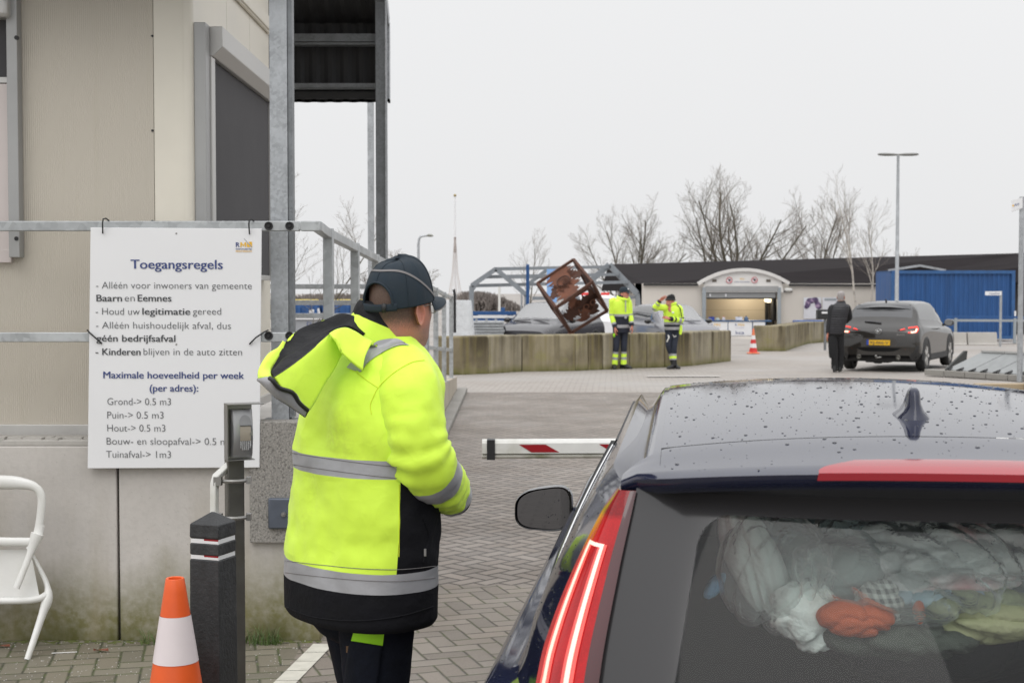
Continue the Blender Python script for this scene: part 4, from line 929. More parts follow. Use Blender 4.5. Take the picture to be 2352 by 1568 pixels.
# rain drops standing on the paint
g = G("rain water"); g.bsdf(base=(.020, .022, .030), rough=.03, spec=.55, coat=.3); M['drop'] = g.m
random.seed(21); mb = MB().mat(M['drop'])
def drop(p, nrm, r):
    nrm = Vector(nrm).normalized(); t = nrm.orthogonal().normalized(); b_ = nrm.cross(t); ex = random.uniform(.8, 1.35); b = len(mb.v); n = 8
    for (rr, hh) in ((1.0, 0), (.82, .30), (.42, .46)): mb.v += [p+t*(rr*r*ex*math.cos(2*math.pi*k/n))+b_*(rr*r*math.sin(2*math.pi*k/n))+nrm*(hh*r) for k in range(n)]
    for i in range(2):
        for k in range(n): mb.face([b+i*n+k, b+i*n+(k+1) % n, b+(i+1)*n+(k+1) % n, b+(i+1)*n+k])
    mb.face([b+2*n+k for k in range(n)])
for i in range(1150):
    x, y = random.uniform(-.515, .515), random.uniform(-.03, 2.3); r = random.choice([.0008, .0009, .0011, .0012, .0014, .0016, .0019, .0024, .0040])*random.uniform(.8, 1.15)
    if abs(x) < .25 and y < .07 or .28 < y < .31: continue
    if y < ylip(x)+.02: continue
    drop(V(x, y, roofz(x, y)+.0002), (0, -(roofz(x, y+.01)-roofz(x, y-.01))/.02, 1), r)
for i in range(240):
    z = random.uniform(.96, 1.39); y = yrear(z)+random.uniform(.03, .9)
    if z > 1.0 and z < 1.345 and y > ydlo(z)-.02: continue
    x = -sidex(y, z); drop(V(x, y, z), (-1, 0, .45 if z > 1 else .8), random.uniform(.0009, .0019))
for i in range(45):
    a, b_ = random.uniform(-.08, .08), random.uniform(-.06, .06); drop(V(-.985+a, 2.676-a*.12, .945+b_), (0, -1, 0), random.uniform(.0008, .002))
for p_ in mb.f: pass
o = mb.build("raindrops", vc, world=False, smooth=60); tag(o, kind="stuff")
# ------------------------------------------------------------------ bags and clothes behind the rear window (things of their own)
def cw(cx, cy, Y): return at((1180+cx/1.7043)/1.0884, (940+cy/1.7043)/1.0884, Y)
PX = .000462
def blob(name, c, r, m, label, cat, seed, amp=.22, fr=5.0, rot=0., tilt=0., n=52, group=None):
    mb = MB().mat(m); M3 = Matrix.Rotation(-HD+rot, 3, 'Z') @ Matrix.Rotation(tilt, 3, 'Y'); cc = cw(*c); r = (r[0]*PX*c[2]/2.8, r[1], r[2]*PX*c[2]/2.8)
    mb.sphere((0, 0, 0), 1.0, n); out_ = []
    for p in mb.v:
        q = V(p.x*r[0], p.y*r[1], p.z*r[2]); an_ = seed*1.9; ca_, sa_ = math.cos(an_), math.sin(an_); u1_, u2_b = q.x*ca_+q.z*sa_, -q.x*sa_+q.z*ca_; s_ = V(u1_*.45, q.y*.8, u2_b*1.25)*fr*.85+V(seed*3.1, seed*1.7, seed)
        w1 = V(noise.noise(s_*.9), noise.noise(s_*.9+V(7, 1, 3)), noise.noise(s_*.9+V(2, 8, 5)))*.9
        rg = abs(noise.noise(s_*1.5+w1)); rg2 = abs(noise.noise(s_*3.3+w1*2)); rg3 = abs(noise.noise(s_*7+w1*3))
        k = 1+amp*(.6*noise.noise(s_*.8)-1.25*(1-min(1, rg*3.2))**2*.6-.45*(1-min(1, rg2*3.4))**2-.05*(1-min(1, rg3*3))+.35)
        out_.append(cc+M3 @ (q*k))
    mb.v = out_; o = mb.build(name, origin=tuple(cc), smooth=80); return tag(o, label, cat, group)
def cloth(name, c, c2=None, sc_=7., amt=.8, rough=.75, **k): return pm(name, c, rough, var=.10, scale=sc_, c2=c2, amt=amt, bump=.6, bscale=45, bdist=.016, **k)
mint = cloth("pale mint cotton", (.82, .90, .86), (.68, .78, .75)); whitec = cloth("white plastic film", (.90, .93, .91), (.78, .85, .82), rough=.35)
redpr = cloth("white plastic with red print", (.88, .90, .89), (.62, .22, .24), 11, 1.0, .35)
blob("laundry_bag", (1960, 640, 2.86), (420, .16, 150), redpr, "large white plastic bag with red print, topmost of the car's load", "bag", 1, .30, 6)
blob("laundry_bag", (1985, 765, 2.77), (400, .13, 130), whitec, "bulging pale mint bag with creased folds in the middle of the load", "bag", 2, .34, 8)
blob("garment", (1400, 640, 2.84), (280, .10, 95), cloth("teal grey cotton", (.24, .33, .35), (.45, .56, .56)), "teal-grey garment lying over the left end of the load", "clothing", 3, .34, 7, tilt=R(-8))
blob("garment", (1215, 800, 2.70), (110, .045, 270), mint, "long pale mint sleeve hanging down at the left of the load", "clothing", 4, .30, 9, tilt=R(-24))
blob("garment", (1420, 1010, 2.64), (135, .05, 160), mint, "crumpled mint garment below the hanging sleeve", "clothing", 5, .36, 10, tilt=R(-35))
blob("garment", (1035, 890, 2.68), (32, .02, 75), cloth("blue cotton", (.20, .42, .62)), "small bright blue cloth at the left end of the load", "clothing", 6, .25, 9, tilt=R(35))
blob("garment", (1500, 790, 2.76), (260, .10, 170), cloth("grey green cotton", (.30, .38, .37), (.45, .55, .53)), "grey-green garment between the mint sleeve and the big bag", "clothing", 7, .36, 9)
blob("plastic_bag", (2010, 885, 2.66), (350, .06, 66), redpr, "flat white plastic bag with red letters across the load", "bag", 8, .34, 9, tilt=R(-7))
blob("garment", (2010, 945, 2.63), (300, .05, 55), cloth("light blue cotton", (.42, .58, .68), (.62, .74, .78)), "light blue shirt folded under the flat plastic bag", "clothing", 9, .3, 9)
def check_mat():
    g = G("checked cotton"); s = g.n("SeparateXYZ", {0: g.obj()}); a = g.math('GREATER_THAN', g.math('SINE', g.math('MULTIPLY', g.math('ADD', s.outputs[0], g.math('MULTIPLY', s.outputs[2], .3)), 420.)), 0.); b = g.math('GREATER_THAN', g.math('SINE', g.math('MULTIPLY', s.outputs[2], 400.)), 0.)
    g.bsdf(base=g.mix(g.math('MULTIPLY', g.math('ADD', a, b), .5), (.62, .66, .62), (.03, .04, .04)), rough=.8); return g.m
blob("scarf", (1730, 985, 2.60), (95, .035, 115), check_mat(), "black and white checked scarf in the car's load", "scarf", 10, .25, 9, tilt=R(15))
blob("garment", (1630, 1030, 2.57), (150, .04, 75), cloth("orange cotton", (.50, .105, .035), (.36, .08, .03)), "crumpled orange cloth below the checked scarf", "clothing", 11, .3, 9)
blob("garment", (1905, 1005, 2.57), (28, .02, 50), cloth("orange cotton b", (.66, .13, .04)), "narrow strip of orange cloth beside the olive shirt", "clothing", 12, .2, 9)
blob("garment", (2190, 1020, 2.60), (290, .06, 115), cloth("olive cotton", (.36, .39, .20), (.52, .52, .33)), "pale olive shirt at the lower right of the load", "clothing", 13, .34, 9)
blob("garment", (1830, 1105, 2.62), (330, .08, 90), cloth("dark green canvas", (.06, .075, .06)), "dark green coat along the bottom of the load", "clothing", 16, .25, 7)
blob("holdall", (1900, 960, 3.05), (600, .26, 330), cloth("dark grey canvas", (.05, .055, .055)), "large dark grey holdall underneath the clothes", "bag", 14, .12, 4)
g = G("clear plastic film"); tr_a = g.n("BsdfTransparent", {0: (.96, .98, .975, 1)}); gl_a = g.n("BsdfGlossy", {"Color": (.9, .95, .95, 1), "Roughness": .16}); df_a = g.n("BsdfDiffuse", {0: (.80, .88, .86, 1)}); fr_a = g.n("Fresnel", {"IOR": 1.22}); lw_a = g.n("LayerWeight", {"Blend": .35}); bp_ = g.bump(g.noise(22, 5), .6, .02)
g.set(gl_a, "Normal", bp_); g.set(fr_a, "Normal", bp_); m1_ = g.n("MixShader", {0: fr_a.outputs[0], 1: tr_a.outputs[0], 2: gl_a.outputs[0]}); m2_ = g.n("MixShader", {0: g.math('ADD', g.math('MULTIPLY', lw_a.outputs["Facing"], .34), .14), 1: m1_.outputs[0], 2: df_a.outputs[0]}); g.t.links.new(m2_.outputs[0], g.out.inputs[0])
blob("clear_bag", (1930, 790, 2.70), (560, .20, 270), g.m, "big clear plastic sack holding the pale clothes in the car", "bag", 21, .20, 5)
blob("clear_bag", (1290, 820, 2.67), (230, .08, 250), g.m, "smaller clear plastic sack at the left of the load round the mint sleeve", "bag", 22, .26, 5, tilt=R(-15))
# ------------------------------------------------------------------ people: shared pieces
def skin_mat(name, c, red):
    g = G(name); n_ = g.noise(14, 5)
    col = g.mix(g.rng(n_, .35, .65), c, red); col = g.mix(g.rng(g.noise(240, 3), .5, .7, 0, .25), col, mulc(c, .75))
    g.bsdf(base=col, rough=.5, sss=.12, normal=g.bump(g.noise(400, 3), .12, .002)); return g.m
M['skin'] = skin_mat("skin", (.46, .24, .165), (.50, .20, .135)); M['skinred'] = skin_mat("ruddy skin", (.50, .215, .150), (.54, .185, .125))
def head_mat(name, c, red, hair, hair2, beardc):
    g = G(name); n_ = g.noise(14, 5); col = g.mix(g.rng(n_, .35, .65), c, red); col = g.mix(g.rng(g.noise(240, 3), .5, .7, 0, .25), col, mulc(c, .75))
    fine = g.noise(520, 3, g.scaled(g.obj(), (1, 1, .4))); hc = g.mix(g.rng(fine, .35, .65), hair, hair2)
    ah = g.n("Attribute", attribute_name="hair").outputs["Fac"]; ab = g.n("Attribute", attribute_name="beard").outputs["Fac"]
    col = g.mix(g.math('MULTIPLY', ab, g.rng(fine, .38, .6, .25, .9)), col, beardc)
    m_ = g.rng(g.math('ADD', ah, g.math('MULTIPLY', g.math('SUBTRACT', fine, .5), .9)), .25, .75)
    col = g.mix(g.math('MULTIPLY', m_, .92), col, hc)
    g.bsdf(base=col, rough=.52, sss=.06, normal=g.bump(g.math('ADD', g.math('MULTIPLY', fine, g.math('ADD', ah, ab)), g.math('MULTIPLY', g.noise(300, 3), .3)), .35, .003)); return g.m
M['headbuzz'] = head_mat("cropped head skin", (.47, .225, .155), (.50, .19, .13), (.050, .034, .025), (.115, .078, .057), (.17, .14, .125))
M['headgrey'] = head_mat("grey-haired head skin", (.46, .25, .18), (.50, .21, .15), (.19, .185, .18), (.38, .37, .365), (.3, .28, .27))
M['headplain'] = head_mat("head skin", (.50, .22, .155), (.54, .19, .13), (.05, .038, .03), (.10, .07, .05), (.25, .17, .14))
HEAD = [(-.26, .030, -.095, .080), (-.20, .040, -.080, .066), (-.155, .046, -.075, .062), (-.125, .070, -.077, .062), (-.110, .094, -.080, .062), (-.090, .100, -.086, .067), (-.065, .098, -.093, .071), (-.035, .098, -.101, .0735),
        (-.005, .094, -.106, .0755), (.025, .096, -.108, .0775), (.055, .095, -.106, .077), (.085, .083, -.095, .071), (.108, .060, -.072, .055), (.122, .030, -.040, .032), (.127, .004, -.010, .006)]
def head_geo(mb, T, skin='headbuzz', beard=.0, nt_=56, low=-.06, top=.062):
    """continuous neck and head: face forward is +y in head space, T maps to the world"""
    mb.mat(M[skin]); ks = mb.cm; b0_ = len(mb.v)
    rows = []; zs_ = [lerp(-.26, .127, 1-(1-i/60)**1.0) for i in range(61)]
    tags = []
    for z in zs_:
        fr, bk, w_ = interp(HEAD, z); row = []; tg = []
        for k in range(nt_):
            a = 2*math.pi*k/nt_; c, s_ = math.cos(a), math.sin(a)              # a = 90 deg is the face
            e_ = 2.25; den = (abs(c)**e_+abs(s_)**e_)**(1/e_); cx, sy = c/den, s_/den
            x = w_*cx; y = (fr if s_ > 0 else -bk)*sy
            if s_ > 0:
                fx = x
                nose = .024*math.exp(-(fx/.0125)**2)*sstep(.022, -.022, z)*sstep(-.050, -.030, z)
                eye = -.012*math.exp(-((abs(fx)-.032)/.016)**2-((z-.0)/.013)**2)
                brow = .004*math.exp(-((z-.024)/.010)**2)*math.exp(-(fx/.05)**2)
                lip = .005*math.exp(-(fx/.024)**2)*(math.exp(-((z+.060)/.006)**2)+math.exp(-((z+.074)/.007)**2)); chin = .006*math.exp(-(fx/.025)**2-((z+.098)/.012)**2)
                cheek = .005*math.exp(-((abs(fx)-.05)/.02)**2-((z+.022)/.02)**2)
                y += (nose+eye+brow+lip+chin)*sstep(0, .35, s_); x += math.copysign(cheek, x)
            row.append(T @ V(x, y, z))
            n1 = .35*noise.noise(V(x*40, y*40, z*40))
            back = sstep(.020, -.006, y-.030*sstep(.02, .05, z)); hv = back*sstep(low-.045, low+.055, z+.01*n1)
            hv = max(hv, sstep(top-.004, top+.012, z-.02*s_*(s_ > 0)*0)) if top < .12 else hv
            bv = beard*sstep(-.03, .03, y)*sstep(-.022, -.055, z+.02*(1-s_))*sstep(-.15, -.11, z)
            tg.append((hv, bv))
        rows.append(row); tags.append(tg)
    mb.grid(rows, True)
    for i, tg in enumerate(tags):
        for k, t_ in enumerate(tg): mb.att[b0_+i*nt_+k] = t_
    for sd in (-1, 1):                                                          # ears
        mb.cm = ks; er = []
        for (u0, h, wd, o_) in ((0, .030, .018, .0), (.008, .031, .0185, .002), (.014, .034, .022, .006), (.018, .033, .021, .009), (.0165, .026, .015, .0085), (.010, .018, .009, .005)):
            er.append([T @ V(sd*(.0715+u0*.9), -.010-o_+wd*math.cos(t)*(.85 if math.sin(t) < 0 else 1.05)+.004*math.sin(t)*-1, -.024+h*math.sin(t)) for t in [2*math.pi*q/20 for q in range(20)]])
        mb.grid(er, True, flip=(sd < 0)); mb.face([len(mb.v)-20+q for q in range(20)])
    for sd in (-1, 1):
        mb.mat(M['black'] if 'eye' not in M else M['eye']); mb.sphere(T @ V(sd*.031, .083, .0), .0085, 6)
def hand_geo(mb, wrist, fwd, palm_n, side, curl=.5, skin='skin', sc_=1.0):
    """palm with five unequal bent fingers; fwd = along the hand, palm_n = out of the palm, side = towards the thumb"""
    mb.mat(M[skin]); f = Vector(fwd).normalized(); n = Vector(palm_n); n = (n-f*n.dot(f)).normalized(); t = Vector(side); t = (t-f*t.dot(f)-n*t.dot(n)).normalized(); W = Vector(wrist)
    P = lambda a, b, c: W+(f*a+t*b+n*c)*sc_
    rows = []
    for a, hw, hh in ((-.03, .024, .020), (0, .026, .019), (.025, .034, .019), (.055, .041, .016), (.085, .042, .0135), (.097, .038, .010)):
        rows.append([P(a, hw*math.cos(q), hh*math.sin(q)) for q in [2*math.pi*k/14 for k in range(14)]])
    mb.grid(rows, True); mb.face([len(mb.v)-14+k for k in range(14)])
    for b0, ln, r in ((.029, .072, .0092), (.0095, .081, .0095), (-.010, .075, .0090), (-.0285, .058, .0080)):
        a, c = .088, .002; ang = curl*.35; pts = [P(a-.015, b0, c)]; rd = [r]
        for seg, q in ((.46, .6), (.30, .95), (.24, .7)):
            a += math.cos(ang)*ln*seg; c += math.sin(ang)*ln*seg; pts.append(P(a, b0*(1+.12*len(pts)*.3), c)); rd.append(r*(1-.10*len(pts)*.6)); ang += curl*q
        pts = [Vector(q) for q in cr([tuple(q) for q in pts], 3)]; rr = [lerp(rd[0], rd[-1]*.85, i/(len(pts)-1)) for i in range(len(pts))]; rr[-1] *= .6
        mb.tube(pts, rr, 8)
    pts = [P(.012, .024, .006), P(.040, .048, .014), P(.066, .058, .022+.012*curl), P(.088, .054, .030+.02*curl)]
    pts = [Vector(q) for q in cr([tuple(q) for q in pts], 3)]; mb.tube(pts, [lerp(.0125, .0075, i/(len(pts)-1)) for i in range(len(pts))], 8)
def fold(p, n, amp, s, seed):          # cloth folds
    q = Vector(p)*s+V(seed*7.3, seed*3.1, seed); a = noise.noise(V(q.x, q.y, q.z*.55))+.5*noise.noise(q*2.1)+.25*noise.noise(q*4.3)
    r = 1-abs(noise.noise(V(q.x*1.4+9, q.y*1.4, q.z*.9)))*2
    return Vector(p)+Vector(n)*amp*(a*.6+max(0, r)*.5*a)
def hiviz_mat(name, c, d):
    g = G(name); n_ = g.noise(7, 6); col = g.mix(g.rng(n_, .3, .7), mulc(c, .95), mulc(c, 1.05))
    col = g.mix(g.rng(g.noise(9, 8, g.n("Mapping", {"Vector": g.obj(), "Location": (d, 0, 0)}).outputs[0]), .60, .72, 0, .14), col, (c[0]*.62, c[1]*.58, c[2]+.01))
    wv = g.noise(900, 2)
    wp = g.n("TexNoise", {"Vector": g.obj(), "Scale": 3.0, "Detail": 2}).outputs["Color"]
    vec = g.n("VectorMath", {0: g.obj(), 1: g.n("VectorMath", {0: wp, "Scale": .10}, operation='SCALE').outputs[0]}, operation='ADD').outputs[0]
    def crease(sc_, sz): n2 = g.noise(sc_, 2, g.scaled(vec, sz)); return g.math('POWER', g.math('SUBTRACT', 1.0, g.math('ABSOLUTE', g.math('MULTIPLY', g.math('SUBTRACT', n2, .5), 5.0))), 3.0)
    cr1 = g.math('MAXIMUM', crease(6, (1, 1, .7)), 0.0); cr2 = g.math('MAXIMUM', crease(13, (.8, .8, 1.2)), 0.0)
    smear = g.math('MULTIPLY', g.rng(g.noise(5, 8, g.n("Mapping", {"Vector": g.obj(), "Location": (d*3, 1, 2)}).outputs[0]), .54, .66), g.rng(g.noise(60, 4), .4, .6))
    col = g.mix(g.math('MULTIPLY', smear, .13), col, (.30, .36, .05))
    h = g.math('ADD', g.math('MULTIPLY', wv, .10), g.math('ADD', g.math('MULTIPLY', g.noise(9, 2), .35), g.math('ADD', g.math('MULTIPLY', cr1, .22), g.math('MULTIPLY', cr2, .07))))
    g.bsdf(base=col, rough=.62, sheen=.15, normal=g.bump(h, .42, .012)); return g.m
M['hivis'] = hiviz_mat("fluorescent yellow cloth", (.665, .93, .06), 1.0)
M['hivisgreen'] = hiviz_mat("fluorescent yellow-green pocket cloth", (.36, .80, .01), 2.0)
M['reflect'] = pm("silver reflective tape", (.37, .37, .385), .50, .25, var=.06, scale=14, bump=.25, bscale=26, c2=(.27, .27, .28), amt=.5)
M['navycloth'] = pm("black-navy jacket cloth", (.0065, .0065, .0085), .85, spec=.18, var=.25, scale=12, bump=.4, bscale=22, bdist=.02)
M['lining'] = pm("black quilted lining", (.0085, .0085, .010), .65, spec=.25, var=.25, scale=14, bump=.35, bscale=30, bdist=.02)
M['trousers'] = pm("dark navy work trousers", (.0060, .0075, .013), .9, spec=.18, var=.3, scale=20, bump=.4, bscale=30, bdist=.015)
M['cap'] = pm("dark teal-blue cap cotton", (.011, .021, .031), .85, var=.15, scale=30, bump=.25, bscale=700)
M['piping'] = pm("grey reflective piping", (.15, .14, .138), .5, var=.1)
# ------------------------------------------------------------------ the man in the foreground
random.seed(2)
MY = 4.12
pe = empty("person", (at(832, 1400, MY).x+.02, MY, 0), "man in bright yellow high-visibility parka and dark cap standing beside the estate car", "person")
YAW = R(50); Fd = V(math.sin(YAW), math.cos(YAW), 0); Rd = V(math.cos(YAW), -math.sin(YAW), 0); UP = V(0, 0, 1)
TOR = [(1411, 826, 170, 4.11), (1398, 826, 178, 4.11), (1325, 827, 178.5, 4.11), (1281, 829, 178, 4.11), (1200, 834, 177, 4.115), (1076, 840, 174.5, 4.12), (1036, 841, 173, 4.12), (950, 847, 166, 4.125),
       (900, 852, 160, 4.13), (868, 857, 150, 4.135), (842, 863, 136, 4.14), (820, 869, 116, 4.14), (800, 875, 94, 4.14), (784, 879, 76, 4.14), (770, 881, 66, 4.14)]
TORz = sorted([(at(832, v_, Y).z, at(u_, v_, Y).x, Y, h_/FP*Y/.827) for v_, u_, h_, Y in TOR])
tv = {v_: at(832, v_, Y).z for v_, u_, h_, Y in TOR}
def torso(z, th, grow=0.):             # th: 0 = the man's right side, 90 deg = front
    cx, cy, a = interp(TORz, z); b = a*.66; e_ = 2.3; c, s_ = math.cos(th), math.sin(th); den = (abs(c)**e_+abs(s_)**e_)**(1/e_)
    return V(cx, cy, z)+Rd*(c/den*(a+grow))+Fd*(s_/den*(b+grow))
NT = 144; zl = sorted(set([lerp(min(tv.values()), max(tv.values()), i/100) for i in range(101)]+[tv[1325], tv[1281], tv[1076], tv[1036]]))
mb = MB().mat(M['hivis']); mb.mat(M['reflect']); mb.mat(M['navycloth'])
# which angle shows the black side panel edge at u=916?
best = min(range(-120, 60), key=lambda d_: abs(proj(torso(tv[1200], R(d_)))[0]-916)+(1e3 if torso(tv[1200], R(d_)).y > interp(TORz, tv[1200])[1] else 0))
thP = R(best)
ths = [2*math.pi*k/NT for k in range(NT)]
kP = min(range(NT), key=lambda k: abs(((ths[k]-thP+math.pi) % (2*math.pi))-math.pi)); ths[kP] = thP % (2*math.pi)
kE = (NT//2-kP) % NT
rows = []
for z in zl:
    row = []
    for k, th in enumerate(ths):
        p = torso(z, th); nn = (p-V(*interp(TORz, z)[:2], z)).normalized()
        am = .010*sstep(tv[1398], tv[1281], z)*(.55 if tv[1076]-.01 < z < tv[1036]+.01 or z < tv[1281]+.01 else 1)+.002
        p = fold(p, nn, am*1.9, 4.2, 1.3); p = fold(p, nn, am*.30, 13.0, 4.3)
        # big diagonal drag folds down the back from the shoulder
        p += nn*.0055*math.sin((p.x*22+p.z*16)+2.5*noise.noise(p*5))*sstep(tv[1200], tv[1036], z)*sstep(tv[820], tv[900], z)
        p += nn*.006*sstep(.03, 0, abs(z-(tv[1398]-.0)))*.0
        row.append(p)
    rows.append(row)
def inpanel(k): return (k-kP) % NT <= (kE-kP) % NT
def tmat(i, k):
    z = (zl[i]+zl[i+1])/2
    if z < tv[1325]: return 2
    if z < tv[1281]: return 1
    if inpanel(k) and z < tv[1036]-.0+.03*0 and (z < tv[1076] or True): return 2
    if tv[1076] < z < tv[1036]: return 1
    return 0
mb.grid(rows, True, tmat)
# turned-in hem
mb.grid([[p for p in rows[0]], [p+(V(*interp(TORz, zl[0])[:2], p.z)-p).normalized()*.02+UP*.004 for p in rows[0]], [p+(V(*interp(TORz, zl[0])[:2], p.z)-p).normalized()*.03+UP*.12 for p in rows[0]]], True, lambda i, k: 2, flip=True)
# sleeves
def sleeve(pts, rad, mats, seed):
    P = cr([tuple(q) for q in pts], 8); rr = [interp([(i/(len(rad)-1), r) for i, r in enumerate(rad)], j/(len(P)-1)) for j in range(len(P))]
    t = MB().mat(M['hivis']); t.mat(M['reflect']); t.mat(M['navycloth']); mats_ = []
    for j in range(len(P)-1):
        q = (j+.5)/(len(P)-1); mats_.append(next(m for a, b_, m in mats if a <= q < b_))
    n = 56; t.tube([Vector(q) for q in P], rr, n, mats=mats_, up=(0, 0, 1)); K = len(P)
    cen = [sum((t.v[i*n+k] for k in range(n)), Vector())/n for i in range(K)]
    for i in range(K):
        for k in range(n):
            p = t.v[i*n+k]; nn = (p-cen[i]).normalized(); q = i/(K-1)
            p = fold(p, nn, .014, 7.0, seed); p = fold(p, nn, .003, 17.0, seed+2)
            el = math.exp(-((q-.50)/.12)**2)                      # bunched folds about the elbow
            p = p+nn*.010*el*math.sin(q*70+3*math.sin(k/n*6.28+seed))*(.4+.6*max(0, math.sin(k/n*6.28+2.0)))
            p = p+nn*.005*math.exp(-((q-.86)/.12)**2)*math.sin(q*95+2.5*math.sin(k/n*12.56))
            t.v[i*n+k] = p
    return t, P
ARM = [at(925, 838, 4.04), at(942, 905, 3.955), at(950, 965, 3.925), at(960, 1022, 3.905), at(976, 1062, 3.915), at(998, 1092, 3.96), at(1022, 1120, 4.03), at(1043, 1143, 4.11)]
sm = [(0, .635, 0), (.635, .745, 1), (.745, .925, 0), (.925, .975, 1), (.975, 1.01, 2)]
slR, PR = sleeve(ARM, [.078, .092, .089, .085, .082, .077, .068, .056], sm, 3.0)
mb.add(slR)
tc_ = V(*interp(TORz, tv[900])[:2], 0)
def mirR(p): d_ = (p-tc_).dot(Rd); return p-Rd*(2*d_-.045)+Fd*.05
lpts = [mirR(q) for q in ARM]
slL, PL = sleeve(lpts, [.078, .092, .089, .085, .082, .077, .068, .056], sm, 5.0); mb.add(slL)
# stand-up collar: yellow outside, black fleece inside
def collar(cu, cv, ra, rb, h0, h1, m, thick, tilt_f, seed, gap=None):
    c0 = at(cu, cv, 4.125); ax = (UP*math.cos(tilt_f)+Fd*math.sin(tilt_f)); f2 = (Fd*math.cos(tilt_f)-UP*math.sin(tilt_f)); t = MB().mat(m); n = 96; rows = []
    for (h, g_) in ((h0, .004), (lerp(h0, h1, .5), .006), (lerp(h0, h1, .85), .002), (h1, -.003), (h1+.002, -thick*.5), (h1-.004, -thick), (lerp(h0, h1, .5), -thick), (h0, -thick)):
        row = []
        for k in range(n):
            th = 2*math.pi*k/n; wv = .006*noise.noise(V(math.cos(th)*2, math.sin(th)*2, seed+h*6))
            p = c0+Rd*(math.cos(th)*(ra+g_+wv))+f2*(math.sin(th)*(rb+g_+wv))+ax*(h+.012*math.cos(th*1-math.pi/2)*0+.004*noise.noise(V(math.cos(th)*3, math.sin(th)*3, seed)))
            row.append(p)
        rows.append(row)
    t.grid(rows, True); return t
col_y = collar(876, 778, .094, .112, -.055, .034, M['hivis'], .012, R(31), 1.0); mb.add(col_y)
jk = mb.build("jacket", pe, smooth=60)
mb = collar(881, 768, .086, .103, -.04, .076, M['lining'], .014, R(15), 4.0); mb.build("collar_lining", pe, smooth=60)
# ---- projecting trims onto the jacket (tape, seams): laid on its surface
tmp = MB(); inv_ = world_of(pe)
jv = [inv_ @ v.co for v in jk.data.vertices]; jf = [tuple(p.vertices) for p in jk.data.polygons]
bvh = BVHTree.FromPolygons(jv, jf)
CAM = V(0, 0, CZ)
def on_jacket(u_, v_, off=.003):
    d_ = (at(u_, v_, 4.0)-CAM).normalized(); h = bvh.ray_cast(CAM, d_, 12)
    if h[0] is None: return at(u_, v_, 4.0)
    return h[0]+h[1].normalized()*off*(1 if h[1].dot(d_) < 0 else -1)
def cz(cx, cy): return 588+cx/3.879, 569.6+cy/3.879      # crop of the head and hood
def tape(top, bot, m, name, n=26, mrows=7, par=None):
    t_ = cr(top, 8); b_ = cr(bot, 8); rows = []
    def samp(c, s_): x = s_*(len(c)-1); i = min(int(x), len(c)-2); return tuple(lerp(a, b, x-i) for a, b in zip(c[i], c[i+1]))
    for j in range(mrows):
        rows.append([on_jacket(*tuple(lerp(a, b, j/(mrows-1)) for a, b in zip(samp(t_, i/(n-1)), samp(b_, i/(n-1))))) for i in range(n)])
    q = MB().mat(m); q.grid(rows); return q.build(name, jk, smooth=60)
tape([cz(*q) for q in ((1345, 862), (1262, 812), (1150, 812), (1045, 852), (965, 985), (900, 1090))], [cz(*q) for q in ((1372, 872), (1290, 870), (1205, 895), (1110, 945), (1005, 1020), (935, 1110))], M['reflect'], "shoulder_tape")
tape([cz(*q) for q in ((812, 1068), (835, 1040), (855, 1018))], [cz(*q) for q in ((893, 1098), (905, 1085), (915, 1070))], M['reflect'], "shoulder_tape", 10)
M['seam'] = pm("yellow seam", (.62, .72, .02), .7, var=.1)
def seam(pts, r=.0011, m='seam'):
    P = [on_jacket(*q, .0008) for q in cr(pts, 8)]; q = MB().mat(M[m]); q.tube(P, r, 5); q.build("seam", jk, smooth=60)
seam([cz(*q) for q in ((1500, 1000), (1400, 1015), (1300, 1065), (1200, 1135), (1090, 1245), (1045, 1330), (1020, 1400), (1030, 1480))])
seam([cz(*q) for q in ((900, 1110), (990, 1180), (1090, 1245))])
seam([(917, 1112), (917, 1200), (916, 1278)], .0014, 'seam')
for v_ in (1290, 1317): seam([(655, v_-3), (740, v_+7), (830, v_+15), (920, v_+17), (1000, v_+9)], .0010, 'piping')
for v_ in (1042, 1068): seam([(670, v_-2), (740, v_+9), (830, v_+21), (912, v_+30)], .0010, 'piping')
seam([(655, 1392), (720, 1416), (820, 1425), (920, 1414), (995, 1392)], .0022, 'navycloth')
# pocket zip on the black side panel
seam([(972, 1190), (985, 1230), (978, 1262), (972, 1290)], .0035, 'navycloth'); 
q = MB().mat(M['steel']); p_ = on_jacket(974, 1268, .004); q.box(p_, (.006, .006, .02)); q.build("zip_pull", jk)
# ---- hood hanging down the back
def hz_(cx, cy, Y): return at(*cz(cx, cy), Y)
Nn = [hz_(800, 705, 4.00), hz_(700, 735, 3.97), hz_(640, 775, 3.93), hz_(540, 870, 3.88), hz_(400, 985, 3.82), hz_(270, 1080, 3.77), hz_(160, 1150, 3.73)]
Bb = [hz_(760, 890, 3.965), hz_(735, 985, 3.95), hz_(690, 1080, 3.93), hz_(620, 1190, 3.90), hz_(560, 1300, 3.87), hz_(520, 1375, 3.85), hz_(478, 1440, 3.83)]
Fr = [hz_(1000, 690, 4.03), hz_(900, 622, 4.06), hz_(770, 588, 4.08), hz_(640, 632, 4.06), hz_(400, 722, 4.01), hz_(258, 842, 3.96), hz_(135, 1085, 3.86)]
Mid = [hz_(960, 775, 4.01), hz_(860, 720, 4.01), hz_(720, 735, 4.005), hz_(590, 790, 3.975), hz_(400, 905, 3.93), hz_(265, 990, 3.89), hz_(140, 1130, 3.80)]
def samp(c, s_):
    x = clamp(s_)*(len(c)-1); i = min(int(x), len(c)-2); return lerp(c[i], c[i+1], x-i)
Nc, Bc, Fc, Mc = [[Vector(q) for q in cr([tuple(q) for q in c], 8)] for c in (Nn, Bb, Fr, Mid)]
